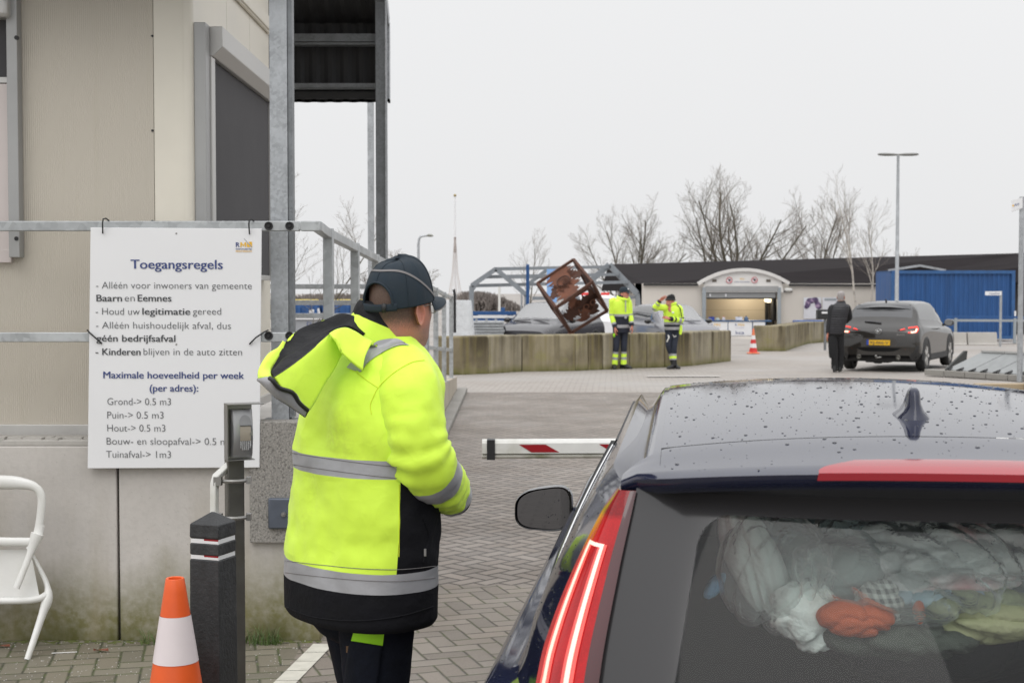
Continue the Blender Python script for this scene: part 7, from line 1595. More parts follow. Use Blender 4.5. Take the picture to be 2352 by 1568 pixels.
# corners read off the photo: near edge runs from A (lower left) to B (upper right)
CA, CB = at(*c2(520, 960), YQ-.75), at(*c2(1200, 490), YQ-.75)
CT = at(*c2(850, 65), YQ+.25); CL = at(*c2(175, 510), YQ+.25)          # top face: CL - CA - CB - CT
CR = at(*c2(1480, 1020), YQ+.25); CD = at(*c2(800, 1430), YQ+.25)       # lower right face: CA - CB - CR - CD
sh_ = (CT-CB); CTR = CR+sh_; CDL = CD+sh_
cu = empty("cube_sculpture", tuple(lerp(CD, CDL, .3)), "tilted rusty steel cube sculpture with cut-out figures above the block row", "sculpture")
E_ = [(CA, CB), (CB, CT), (CT, CL), (CL, CA), (CA, CD), (CB, CR), (CR, CD), (CT, CTR), (CTR, CR), (CL, CDL), (CDL, CD), (CDL, CTR)]
M['rustframe'] = pm('rusted steel tube', (.085, .036, .022), .85, var=.25, scale=6)
for a_, b_ in E_: mb = MB().mat(M['rustframe']); mb.bar(a_, b_, .066, .066, up=(.3, .8, .5)); mb.build("frame_bar", cu)
mb = MB().mat(M['rust']); lowp = min((CD, CDL, CTR, CR), key=lambda p: p.z); mb.bar(lowp, V(lowp.x, lowp.y, gz(YQ)), .16, .16, up=(0, 1, 0)); mb.box((lowp.x, lowp.y, gz(YQ)+.02), (.6, .6, .04)); mb.build("foot", cu)
def plate(O, X, Y_, poly, m, nm, holes=(), inset=.02):
    n_ = X.cross(Y_).normalized(); n_ = n_ if n_.y < 0 else -n_
    mb = MB().mat(M[m]); mb.prism([(x, y) for x, y in poly], O-n_*inset, X, Y_, -n_*.012); return mb.build(nm, cu)
rnd = random.Random(9)
def jag(c0, c1, w0, w1, n, teeth):
    """a figure silhouette: a band from c0 to c1 with ragged leafy edges"""
    d = (c1[0]-c0[0], c1[1]-c0[1]); l = math.hypot(*d); d = (d[0]/l, d[1]/l); nn = (-d[1], d[0]); L_, R_ = [], []
    for i in range(n+1):
        t = i/n; w = lerp(w0, w1, t)*(1+rnd.uniform(-teeth, teeth)); w2 = lerp(w0, w1, t)*(1+rnd.uniform(-teeth, teeth)); p = (c0[0]+d[0]*l*t, c0[1]+d[1]*l*t)
        L_.append((clamp(p[0]+nn[0]*w, .01, .99), clamp(p[1]+nn[1]*w, .01, .99))); R_.append((clamp(p[0]-nn[0]*w2, .01, .99), clamp(p[1]-nn[1]*w2, .01, .99)))
    return L_+R_[::-1]
Xt, Yt = CB-CA, CL-CA       # top face axes
plate(CA, Xt, Yt, jag((.42, .03), (.55, .97), .25, .32, 26, .40), 'rust', "cutout_figure")
plate(CA, Xt, Yt, jag((.30, .35), (.62, .52), .10, .12, 9, .7), 'rust', "cutout_leaf")
ck = lerp(CA, CB, .50)+Yt*.55; q = MB().mat(M['rustdk']); nt_n = Xt.cross(Yt).normalized(); nt_n = nt_n if nt_n.y < 0 else -nt_n
q.tube([ck+Xt.normalized()*.17*math.cos(a)+Yt.normalized()*.17*math.sin(a)+nt_n*.03 for a in [2*math.pi*k/20 for k in range(21)]], .018, 5); put_text(q, "2", ck-Xt.normalized()*.06-Yt.normalized()*.08+nt_n*.03, Xt.normalized(), Yt.normalized(), .12, .17); q.build("emblem", cu)
Xr, Yr = CB-CA, CD-CA       # lower face axes
plate(CA, Xr, Yr, jag((.06, .52), (.94, .40), .17, .20, 24, .5), 'rustdk', "cutout_figure")
plate(CA, Xr, Yr, jag((.40, .95), (.62, .55), .16, .14, 12, .6), 'rust', "cutout_leaf"); plate(CA, Xr, Yr, jag((.42, .02), (.36, .40), .12, .14, 10, .5), 'rust', "cutout_leaf")
n2 = Xr.cross(Yr).normalized(); n2 = n2 if n2.y < 0 else -n2
q = MB().mat(M['rust']); put_text(q, "100", CA+Xr*.40+Yr*.60+n2*.05, Xr.normalized(), -Yr.normalized(), .52, .24); q.build("number", cu)
plate(CA, Xr, Yr, jag((.70, .95), (.82, .35), .10, .15, 12, .6), 'rustdk', "cutout_leaf"); plate(CA, Xt, Yt, jag((.72, .80), (.95, .45), .08, .12, 10, .7), 'rustdk', "cutout_leaf"); plate(CA, Xt, Yt, jag((.06, .30), (.30, .62), .07, .10, 10, .7), 'rustdk', "cutout_leaf")
# far faces
Xf, Yf = CTR-CT, CB-CT; plate(CT, Xf, Yf, jag((.15, .5), (.95, .45), .2, .2, 14, .5), 'rustdk', "cutout_figure", inset=-.02)
Xl, Yl = CDL-CL, CA-CL; plate(CL, Xl, Yl, jag((.10, .6), (.7, .5), .24, .2, 14, .5), 'rustdk', "cutout_figure", inset=-.02)
# ------------------------------------------------------------------ cars in the yard
def car_mesh(st, parts, root, mats, sub=5):
    """st: [(y, [(x, z) x 7])] half sections from floor to roof centre, lofted smoothly; glass and trim ranges are cut into parts of their own"""
    flat = [(y,)+tuple(c for p in ps for c in p) for y, ps in st]; S = cr(flat, sub); K = len(st[0][1]); rows = []
    for s in S:
        pts = [(s[1+2*k], s[2+2*k]) for k in range(K)]; half = cr(pts, 4); rows.append((s[0], half))
    out_ = {}
    for i in range(len(rows)-1):
        ci = i/sub; y0, h0 = rows[i]; y1, h1 = rows[i+1]
        for k in range(len(h0)-1):
            ck_ = k/4; nm = parts(ci, ck_); 
            for s in (-1, 1):
                mb = out_.setdefault(nm if not nm.startswith("side") else nm+str(s), MB()); b = len(mb.v)
                q = [V(s*max(0, h0[k][0]), y0, h0[k][1]), V(s*max(0, h0[k+1][0]), y0, h0[k+1][1]), V(s*max(0, h1[k+1][0]), y1, h1[k+1][1]), V(s*max(0, h1[k][0]), y1, h1[k][1])]
                mb.v += q; mb.face([b, b+1, b+2, b+3] if s > 0 else [b+3, b+2, b+1, b])
    for end in (0, -1):
        y, h = rows[end]; mb = out_.setdefault("body", MB()); b = len(mb.v); mb.v += [V(x, y, z) for x, z in h]+[V(-x, y, z) for x, z in h[::-1]]; mb.face(range(b, len(mb.v)))
    res = {}
    for nm, mb in out_.items():
        key = nm.rstrip("-1"); mb.mats = [mats[key]]; res[nm] = mb.build(key, root, world=False, smooth=45, weld=True)
    return res
def wheel(root, x, y, r, w_=.2):
    s = 1 if x > 0 else -1; mb = MB().mat(M['rubber']); prof = [(r*.62, -w_/2), (r*.93, -w_/2), (r, -w_*.36), (r, w_*.36), (r*.94, w_/2), (r*.70, w_/2), (r*.66, w_*.36)]; mb.lathe(prof, n=28); mb.v = [V(x+s*p.z, y+p.x, r+p.y) for p in mb.v]; wo = mb.build("wheel", root, world=False, smooth=50)
    mb = MB().mat(M['alu']); mb.lathe([(r*.68, w_*.36), (r*.64, w_*.42), (r*.60, w_*.30), (.05, w_*.36), (.001, w_*.38)], n=20)
    for k in range(5):
        a = 2*math.pi*k/5; c_, s_ = math.cos(a), math.sin(a); mb.bar((.05*c_, .05*s_, w_*.44), (r*.63*c_, r*.63*s_, w_*.42), .07, .03)
    mb.v = [V(x+s*p.z, y+p.x, r+p.y) for p in mb.v]; mb.build("rim", wo, world=False, smooth=40)
M['tint'] = pm("dark privacy glass", (.050, .051, .055), .06, var=.05, spec=.9)
M['tyrewell'] = pm("black wheel arch cladding", (.030, .030, .031), .7, var=.2)
g = G("lit tail lamp"); g.bsdf(base=(.5, .02, .02), rough=.2, emit=(1, .05, .03), estr=1.6); M['taillit'] = g.m
g = G("bright lamp element"); g.bsdf(base=(1, .6, .5), emit=(1, .45, .30), estr=2.4); M['tailhot'] = g.m
M['taildark'] = pm("dark red lamp glass", (.12, .012, .014), .12, coat=.5)
def arch(root, x, y, r, m, rin=.33):
    mb = MB().mat(M[m]); rows = []
    for (rr, dx) in ((r, -.04), (r+.0, .012), (r+.055, .016), (r+.075, .0)): rows.append([V(x+(dx if x > 0 else -dx), y+rr*math.cos(a), rin+rr*math.sin(a)) for a in [math.pi*k/20*1.12-.19 for k in range(21)]])
    mb.grid(rows, flip=(x < 0)); mb.build("arch_cladding", root, world=False, smooth=50)
    mb = MB().mat(M['black']); mb.face([mb.vert(V(x+(.004 if x > 0 else -.004), y+r*math.cos(a), rin+r*math.sin(a))) for a in [math.pi*k/20*1.2-.32 for k in range(21)]]); mb.build("wheel_well", root, world=False)
# dark grey crossover seen from behind
pB = gat(2017, 853); hdg = R(28); cxo = (at(2017, 853, pB.y)).x
sv = empty("crossover_car", (cxo, pB.y, gz(pB.y)), "dark grey crossover car seen from behind with lit brake lamps and yellow plate", "car", rz=-hdg)
SV = [(.0, [(.66, .36), (.78, .48), (.82, .62), (.80, .76), (.74, .84), (.45, .87), (0, .88)]),
      (.07, [(.70, .27), (.84, .44), (.875, .64), (.845, .82), (.775, .93), (.60, .965), (0, .97)]),
      (.20, [(.74, .24), (.875, .40), (.885, .66), (.865, .88), (.80, 1.01), (.66, 1.08), (0, 1.10)]),
      (.40, [(.76, .22), (.88, .38), (.885, .68), (.87, .91), (.80, 1.04), (.645, 1.32), (0, 1.36)]),
      (.56, [(.78, .22), (.885, .36), (.885, .70), (.875, .92), (.80, 1.05), (.615, 1.445), (0, 1.49)]),
      (1.2, [(.80, .20), (.885, .34), (.885, .70), (.88, .92), (.80, 1.02), (.60, 1.48), (0, 1.535)]),
      (2.1, [(.80, .20), (.885, .34), (.885, .68), (.875, .89), (.79, .99), (.60, 1.475), (0, 1.53)]),
      (2.55, [(.80, .20), (.885, .34), (.885, .67), (.87, .87), (.78, .975), (.605, 1.42), (0, 1.47)]),
      (3.25, [(.80, .20), (.885, .34), (.885, .66), (.865, .84), (.77, .94), (.66, 1.0), (0, 1.05)]),
      (3.9, [(.78, .22), (.87, .36), (.87, .64), (.83, .80), (.72, .88), (.5, .91), (0, .93)]),
      (4.27, [(.60, .26), (.70, .38), (.74, .55), (.70, .68), (.6, .73), (.4, .75), (0, .76)])]
def svp(i, k):
    if k >= 4.85 and 2.25 <= i < 3.75: return "rear_window"
    if k >= 4.75 and 7.2 <= i < 8: return "windscreen"
    if 4.1 <= k < 4.95 and 3.9 <= i < 7.7: return "side_window"
    if k < 1.0 or (k < 1.55 and i < 1.0): return "cladding"
    return "body"
M['paleglass0'] = glass_mat('side glass reflecting the sky', (.6, .66, .66), None, 2.3, 1.1)
M['paintgrey'] = paint_mat("warm dark grey paint", (.026, .0235, .021), .0, .07, .0, .0, .75)
car_mesh(SV, svp, sv, {"body": M['paintgrey'], "rear_window": M['tint'], "windscreen": M['carglass'], "side_window": M['paleglass0'], "cladding": M['tyrewell']})
def surf(x, z, off=.0):                                       # depth of the tail at height z
    y = interp([(.30, .06), (.40, .02), (.62, -.005), (.84, .0), (.88, .012), (.97, .075), (1.09, .205), (1.34, .405), (1.48, .56)], z); return V(x, y+.11*(abs(x)/.85)**4-off, z)
mb = MB().mat(M['trimblack']); mb.grid([[V(x, lerp(.42, .60, t)-.05*(1-(x/.62)**2), lerp(1.405, 1.485, t)-.05*(x/.62)**2+.006) for x in [lerp(-.60, .60, i/16) for i in range(17)]] for t in (0, .5, 1)]); mb.build("spoiler", sv, world=False, smooth=50)
mb = MB().mat(pm("matt black bumper", (.012, .012, .0125), .9, spec=.12)); mb.grid([[surf(x, z, .014) for x in [lerp(-.84, .84, i/20)*(1-.06*(1-t)) for i in range(21)]] for t, z in ((0, .30), (.3, .36), (.6, .44), (1, .525))]); mb.build("bumper_cladding", sv, world=False, smooth=50)
mb = MB().mat(M["rubber"]); mb.grid([[surf(x*lerp(1, .97, t), z, .022) for x in [lerp(-.60, .60, i/16) for i in range(17)]] for t, z in ((0, 1.325), (.5, 1.39), (1, 1.465))]); mb.build("spoiler_band", sv, world=False, smooth=50)
mb = MB().mat(M['trimblack']); mb.tube([surf(.02, 1.06, .03), surf(-.12, 1.075, .03), surf(-.34, 1.085, .02)], .022, 8); mb.build("wiper", sv, world=False, smooth=50)
for s in (-1, 1):
    def P(a, b, off=.02): return surf(s*a, b, off)
    rows = [[P(lerp(.40, .84, t), lerp(lerp(.905, .845, t), lerp(.915, 1.0, t), j/4), .012+.018*math.sin(math.pi*j/4)) for t in [i/12 for i in range(13)]] for j in range(5)]
    mb = MB().mat(M['taildark']); mb.grid(rows, flip=(s < 0)); tl = mb.build("tail_lamp", sv, world=False, smooth=50)
    mb = MB().mat(M['taillit'])
    ring = [P(.62, .865, .045), P(.63, .962, .045), P(.80, .985, .04), P(.825, .93, .03), P(.80, .862, .04), P(.64, .862, .045)]
    for a_, b_ in zip(ring[1:], ring[2:]): mb.tube([a_, lerp(a_, b_, .5)+V(0, -.004, 0), b_], .016, 6)
    mb.build("light_ring", tl, world=False, smooth=50)
    mb = MB().mat(M['tailhot']); mb.tube([P(.66, .864, .05), P(.74, .866, .05), P(.80, .872, .045)] if s < 0 else [P(.70, .864, .05), P(.79, .875, .045), P(.805, .94, .04)], .020, 6); mb.build("hot_spot", tl, world=False, smooth=50)
    mb = MB().mat(M['taillit']); mb.tube([P(.47, .915, .035), P(.56, .945, .04)], .010, 6); mb.build("light_ring", tl, world=False)
    mb = MB().mat(M['taildark']); mb.cm = 0; rows = [[P(lerp(.58, .80, t), z, .03) for t in [i/6 for i in range(7)]] for z in (.435, .50)]; mb.mats = [pm("red reflector", (.30, .012, .02), .2, coat=.5)]; mb.grid(rows); mb.build("reflector", sv, world=False)
    mb = MB().mat(M['steeldk']); c = V(s*.43, .03, .315); mb.lathe([(.045, 0), (.052, -.03), (.044, -.035), (.036, -.01), (.001, .0)], n=18); mb.v = [V(c.x+p.x, c.y+p.z, c.z+p.y) for p in mb.v]; mb.build("exhaust", sv, world=False, smooth=50)
    for y in (.72, 3.32): arch(sv, s*.885, y, .355, 'tyrewell'); wheel(sv, s*.80, y, .335)
    # door mirror
    mb = MB().mat(M['trimblack']); c = V(s*1.0, 2.62, 1.03); mb.sphere(c, .115, 10, (1.0, .75, .72)); mb.tube([V(s*.84, 2.7, .97), V(s*.93, 2.65, .99)], .03, 6); mo = mb.build("door_mirror", sv, world=False, smooth=60)
    mb = MB().mat(M['chrome']); mb.face([mb.vert(c+V(.09*math.cos(a), -.088, .062*math.sin(a))) for a in [2*math.pi*k/16 for k in range(16)]]); mb.build("mirror_glass", mo, world=False)
mb = MB().mat(M['tyrewell']); rows = [[surf(x, z, .004) for x in [lerp(-.40, .40, i/8)*lerp(1.12, .86, t) for i in range(9)]] for t, z in ((0, .54), (1, .73))]; mb.mats = [pm("plate recess", (.05, .046, .042), .6)]; mb.grid(rows); mb.build("plate_recess", sv, world=False)
npm = MB().mat(pm("yellow plate", (.72, .42, .012), .4, var=.03)); py_ = -.03; npm.box((.03, py_, .635), (.46, .012, .112)); npm.mat(pm("plate blue", (.02, .06, .36), .4)); npm.box((-.225, py_-.001, .635), (.05, .014, .112)); npo = npm.build("number_plate", sv, world=False)
mb = MB().mat(M['inkgrey']); put_text(mb, "XJ-066-V", (-.185, py_-.009, .605), (1, 0, 0), UP, .41, .062); put_text(mb, "XJ-066-V", (-.182, py_-.0095, .605), (1, 0, 0), UP, .41, .062); mb.build("plate_lettering", npo, world=False)
em = MB().mat(M['chrome']); ec = surf(0, .885, .03); em.tube([ec+V(.068*math.cos(a), 0, .054*math.sin(a)) for a in [2*math.pi*k/24 for k in range(25)]], .009, 6); em.tube([ec+V(*p) for p in ((-.062, 0, .018), (-.030, -.004, .020), (0, -.006, -.016), (.030, -.004, .020), (.062, 0, .018))], .009, 6); em.tube([ec+V(*p) for p in ((-.05, 0, -.02), (-.028, -.004, -.006), (-.022, -.004, -.04))], .007, 5); em.tube([ec+V(*p) for p in ((.05, 0, -.02), (.028, -.004, -.006), (.022, -.004, -.04))], .007, 5); em.build("emblem", sv, world=False, smooth=60)
mb = MB().mat(M['chrome']); put_text(mb, "CX-3", surf(-.56, .775, .02)+V(0, -.012, 0), (1, -.05, 0), UP, .17, .042); mb.build("badge", sv, world=False)
mb = MB().mat(M['chrome']); put_text(mb, "AWD", surf(.40, .79, .02)+V(0, -.012, 0), (1, .05, 0), UP, .17, .042); mb.build("badge", sv, world=False)
mb = MB().mat(M['steel']); mb.tube([V(-.03, .05, .30), V(-.03, -.06, .29), V(-.03, -.10, .33)], .014, 6); mb.sphere((-.03, -.10, .345), .026, 8); mb.tube([V(-.05, -.02, .305), V(.07, -.02, .315)], .014, 6); mb.build("tow_bar", sv, world=False, smooth=50)
mb = MB().mat(M['trimblack']); mb.tube([V(-.02, .78, 1.51), V(-.02, .74, 1.56), V(-.02, .70, 1.585)], [.022, .018, .008], 8); mb.build("antenna", sv, world=False, smooth=50)
mb = MB().mat(M['black']); mb.box((0, 2.0, .26), (1.55, 3.6, .10)); mb.box((-.1, .5, .26), (.5, .4, .16)); mb.build("underbody", sv, world=False)
mb = MB().mat(M['tyrewell'])
for s in (-1, 1): mb.bar((s*.885, 1.1, .30), (s*.885, 2.95, .30), .04, .12)
mb.build("sill", sv, world=False)
# parked cars behind the blocks, seen from the front
PC = [(.0, [(.60, .28), (.74, .38), (.78, .55), (.74, .68), (.64, .74), (.4, .76), (0, .77)]),
      (.35, [(.76, .22), (.87, .34), (.88, .62), (.84, .78), (.74, .87), (.5, .90), (0, .92)]),
      (1.05, [(.78, .20), (.89, .34), (.89, .64), (.865, .84), (.77, .95), (.64, 1.0), (0, 1.03)]),
      (1.75, [(.80, .20), (.89, .34), (.89, .66), (.87, .87), (.78, .99), (.60, 1.38), (0, 1.43)]),
      (2.1, [(.80, .20), (.89, .34), (.89, .67), (.87, .88), (.78, .99), (.58, 1.46), (0, 1.51)]),
      (3.2, [(.80, .20), (.89, .34), (.89, .68), (.87, .90), (.78, 1.0), (.58, 1.46), (0, 1.52)]),
      (4.0, [(.78, .22), (.88, .36), (.88, .68), (.86, .92), (.78, 1.02), (.57, 1.38), (0, 1.44)]),
      (4.35, [(.74, .25), (.86, .4), (.87, .66), (.84, .86), (.77, .98), (.64, 1.06), (0, 1.08)]),
      (4.5, [(.66, .34), (.78, .46), (.80, .6), (.78, .76), (.70, .84), (.5, .87), (0, .88)])]
def pcp(i, k):
    if k >= 4.8 and 2.1 <= i < 3.4: return "windscreen"
    if k >= 4.8 and 6.2 <= i < 7: return "rear_window"
    if 4.12 <= k < 4.95 and 2.7 <= i < 6.3: return "side_window"
    return "body"
M['paleglass'] = glass_mat("car glass reflecting the sky", (.70, .76, .75), None, 2.7, 1.25)
def parked(name, u_, Y, heading, c, label, scale=1.0):
    p = at(u_, 760, Y); o = empty(name, (p.x, Y, gz(Y)), label, "car", rz=heading); o.scale = (scale,)*3
    pmn = paint_mat("car paint "+label[:12], c, .0, .10, .0, .0, .9)
    car_mesh(PC, pcp, o, {"body": pmn, "windscreen": M['paleglass'], "rear_window": M['tint'], "side_window": M['paleglass']}); 
    return o, pmn
def dress(o, pmn, grille=True):
    for s in (-1, 1):
        for y in (.82, 3.5): arch(o, s*.89, y, .345, 'tyrewell', .32); wheel(o, s*.80, y, .32)
        mb = MB().mat(M['whitep']); mb.grid([[V(s*lerp(.50, .80, t), .06+.16*t*t-.01, lerp(.62, .66, t)+j*.06) for t in [i/5 for i in range(6)]] for j in range(3)], flip=(s > 0)); mb.build("headlight", o, world=False, smooth=50)
        mb = MB().mat(M['trimblack']); mb.sphere((s*.98, 1.48, 1.02), .11, 8, (1, .7, .7)); mb.tube([V(s*.82, 1.42, .98), V(s*.93, 1.47, 1.0)], .025, 6); mb.build("door_mirror", o, world=False, smooth=60)
    mb = MB().mat(M['black']); mb.box((0, .02, .50), (.9, .03, .16)); mb.build("grille", o, world=False)
    mb = MB().mat(M['trimblack']); mb.tube([V(-.6, 1.05, 1.015), V(-.05, .98, 1.04)], .012, 5); mb.tube([V(0, 1.05, 1.035), V(.5, .98, 1.03)], .012, 5); mb.build("wiper", o, world=False)
    mb = MB().mat(M['trim']); mb.box((0, 2.4, .75), (1.3, 1.8, .3)); mb.box((-.36, 2.5, 1.05), (.45, .15, .6)); mb.box((.36, 2.5, 1.05), (.45, .15, .6)); mb.build("seats", o, world=False, bevel=.05)
o, m_ = parked("parked_car", 1190, 38.2, R(-24), (.040, .038, .044), "dark grey parked estate car behind the rusty cube", 1.0); dress(o, m_)
o2, m_ = parked("parked_car", 1602, 39.6, R(15), (.13, .13, .145), "silver hatchback parked behind the worker with the black beanie", .96); dress(o2, m_)
# white van behind the sculpture
vn = empty("white_van", (at(1366, 760, 48).x, 48, gz(48)), "white van parked behind the rusty cube", "van", rz=R(-4)); vn.scale = (.86, .86, .86); VN = [(0, [(.7, .3), (.9, .45), (.95, .7), (.93, .9), (.85, 1.0), (.6, 1.05), (0, 1.07)]), (.5, [(.85, .25), (.97, .4), (.98, .8), (.96, 1.05), (.88, 1.15), (.7, 1.2), (0, 1.22)]), (1.3, [(.85, .25), (.97, .4), (.98, .8), (.97, 1.1), (.9, 1.25), (.72, 1.9), (0, 1.96)]), (2.0, [(.85, .25), (.97, .4), (.98, .8), (.97, 1.1), (.92, 1.3), (.78, 2.0), (0, 2.06)]), (4.6, [(.85, .25), (.97, .4), (.98, .8), (.97, 1.1), (.93, 1.4), (.82, 2.0), (0, 2.06)]), (4.7, [(.8, .3), (.9, .45), (.92, .8), (.9, 1.1), (.88, 1.4), (.78, 1.9), (0, 1.96)])]
car_mesh(VN, lambda i, k: "windscreen" if k >= 4.8 and 1.1 <= i < 1.95 else ("side_window" if 4.1 <= k < 4.9 and 1.6 <= i < 2.9 else "body"), vn, {"body": M['white'], "windscreen": M['paleglass'], "side_window": M['paleglass']})
for s in (-1, 1):
    for y in (.85, 3.7): wheel(vn, s*.9, y, .33)
mb = MB().mat(M['conered']); mb.box((-.4, 2.1, 2.12), (.35, .2, .12)); mb.box((.4, 2.1, 2.12), (.35, .2, .12)); mb.build("roof_beacon", vn, world=False, bevel=.03)
# ------------------------------------------------------------------ people in the yard
def figure(label, base, k, yaw, J, jacket, trouser, head, extras=None, hr=(1, 1)):
    """base on the ground; J: joints in metres, x across the picture, y away, z up; k scales the whole figure"""
    root = empty("person", tuple(base), label, "person"); root.scale = (k,)*3
    f_ = V(math.sin(yaw), math.cos(yaw), 0); r_ = V(math.cos(yaw), -math.sin(yaw), 0)
    # body: head, neck, hands in one mesh
    hp, hyaw, hpitch, hk = J['head']; T = Matrix.Translation(V(*hp)) @ Matrix.Rotation(-hyaw, 4, 'Z') @ Matrix.Rotation(-hpitch, 4, 'X')
    mb = MB(); head_geo(mb, T, hk[0], hk[1], 40, *hk[2])
    for sd in ('R', 'L'):
        w_ = V(*J['wr'+sd]); e_ = V(*J['el'+sd]); fd = V(*J['hd'+sd]) if 'hd'+sd in J else (w_-e_); hm = MB(); hand_geo(hm, w_+fd.normalized()*.02, fd, V(*J.get('pn'+sd, (0, 1, 0))), V(*J.get('th'+sd, (0, -1, .2))), J.get('cu'+sd, .55), 'skinred'); mb.add(hm)
    # limbs under the clothes
    mb.mat(M['skinred']); sp = V(*J['hip'])+UP*.05
    mb.tube([sp, V(*J['chest']), V(*J['neck'])], [.08, .07, .045], 12)
    for sd in ('R', 'L'): mb.tube([V(*J['sh'+sd]), V(*J['el'+sd]), V(*J['wr'+sd])], [.05, .042, .028], 10); mb.tube([V(*J['hp'+sd]), V(*J['kn'+sd]), V(*J['an'+sd])], [.075, .055, .04], 10)
    mb.build("body", root, world=False, smooth=70)
    jacket(root, J, f_, r_); trouser(root, J, f_, r_)
    for sd in ('R', 'L'):
        a_ = V(*J['an'+sd]); d_ = V(*J.get('ft'+sd, tuple(f_))).normalized(); n_ = V(d_.y, -d_.x, 0); mb = MB().mat(M['black']); rows = []
        for (y_, hw, zt_) in ((-.085, .028, .08), (-.07, .042, .16), (-.02, .046, .17), (.035, .046, .13), (.10, .050, .085), (.16, .047, .07), (.20, .033, .05), (.215, .012, .03)): rows.append([V(a_.x, a_.y, a_.z-.10)+d_*y_+n_*(hw*math.cos(t))+UP*max(0., zt_*.5+zt_*.5*math.sin(t)) for t in [2*math.pi*q/14 for q in range(14)]])
        mb.grid(rows, True); mb.face(range(13, -1, -1)); mb.face([len(mb.v)-14+q for q in range(14)]); mb.build("boot", root, world=False, smooth=60)
    if head: head(root, T)
    return root
def loft_torso(rings, yaw, mats_at, seed, n=48, amp=.006):
    """rings: (z, x, y, a, b)"""
    f_ = V(math.sin(yaw), math.cos(yaw), 0); r_ = V(math.cos(yaw), -math.sin(yaw), 0); zs_ = [lerp(rings[0][0], rings[-1][0], i/46) for i in range(47)]; mb = MB(); rows = []
    for z in zs_:
        x, y, a, b = interp(rings, z); row = []
        for q in range(n):
            th = 2*math.pi*q/n; c, s = math.cos(th), math.sin(th); e_ = 2.3; den = (abs(c)**e_+abs(s)**e_)**(1/e_); p = V(x, y, z)+r_*(c/den*a)+f_*(s/den*b); row.append(fold(p, (p-V(x, y, z)).normalized(), amp, 8, seed))
        rows.append(row)
    for m in mats_at[0]: mb.mat(m)
    mb.grid(rows, True, lambda i, q: mats_at[1]((zs_[i]+zs_[i+1])/2, 2*math.pi*(q+.5)/n)); return mb
def arm(pts, rad, mats, bands, seed, n=18, amp=.007):
    P = cr([tuple(p) for p in pts], 8); rr = [interp([(i/(len(rad)-1), r) for i, r in enumerate(rad)], j/(len(P)-1)) for j in range(len(P))]; mb = MB()
    for m in mats: mb.mat(m)
    mm = [next(m for a, b, m in bands if a <= (j+.5)/(len(P)-1) < b) for j in range(len(P)-1)]; mb.tube([V(*p) for p in P], rr, n, mats=mm)
    for i in range(len(P)):
        for q in range(n): p = mb.v[i*n+q]; mb.v[i*n+q] = fold(p, (p-V(*P[i])).normalized(), amp, 9, seed)
    return mb
HV, RF, NV, TRS = M['hivis'], M['reflect'], pm("navy work cloth", (.013, .015, .027), .8, var=.25, scale=14), pm("navy work trousers cloth", (.016, .020, .034), .85, var=.3, scale=10)
def legs(root, bands, mats, rad=(.100, .090, .075, .068, .064, .072), hipz=.16):
    def f(root, J, f_, r_):
        mb = MB()
        for sd in ('R', 'L'):
            h, k_, a_ = V(*J['hp'+sd]), V(*J['kn'+sd]), V(*J['an'+sd]); mb.add(arm([h+UP*.06, h-UP*.02, lerp(h, k_, .55), k_, lerp(k_, a_, .5), a_-UP*.02], list(rad), mats, bands, 1.0 if sd == 'R' else 2.0, 20))
        mb.mat(mats[0]); mb.sphere(V(*J['hip'])+UP*.02, hipz, 10, (1.0, .78, .7)); mb.build("trousers", root, world=False, smooth=60)
    return f
# ---- worker with blue cap
b1 = gat(1424, 846.5); k1 = 186/FP*b1.y/1.80
X1 = lambda u_: (u_-1424)/FP*b1.y/k1
Z1 = lambda v_: (846.5-v_)/FP*b1.y/k1
def uw(cx): return X1((1500+cx/6.27)/1.0884)
def zw(cy): return Z1((690+cy/6.27)/1.0884)
J1 = dict(hip=(uw(330), .05, zw(850)), chest=(uw(310), .05, zw(540)), neck=(uw(365), .03, zw(330)), shR=(uw(195), .0, zw(375)), elR=(uw(188), .02, zw(620)), wrR=(uw(228), -.08, zw(800)), shL=(uw(440), .08, zw(385)), elL=(uw(470), .06, zw(620)), wrL=(uw(497), -.02, zw(775)),
          hpR=(uw(265), .03, zw(860)), knR=(uw(250), -.02, zw(1120)), anR=(uw(225), .0, .10), hpL=(uw(385), .07, zw(860)), knL=(uw(378), .04, zw(1120)), anL=(uw(375), .05, .10), ftR=(-.1, -1, 0), ftL=(.75, -.6, 0), hdR=(.05, -.1, -1), hdL=(.1, -.1, -1), pnR=(1, .3, 0), pnL=(-1, .3, 0), thR=(.2, -1, 0), thL=(-.1, -1, 0),
          head=((uw(378), .0, zw(268)), R(125), R(-2), ('headplain', .3, (-.06, .2))))
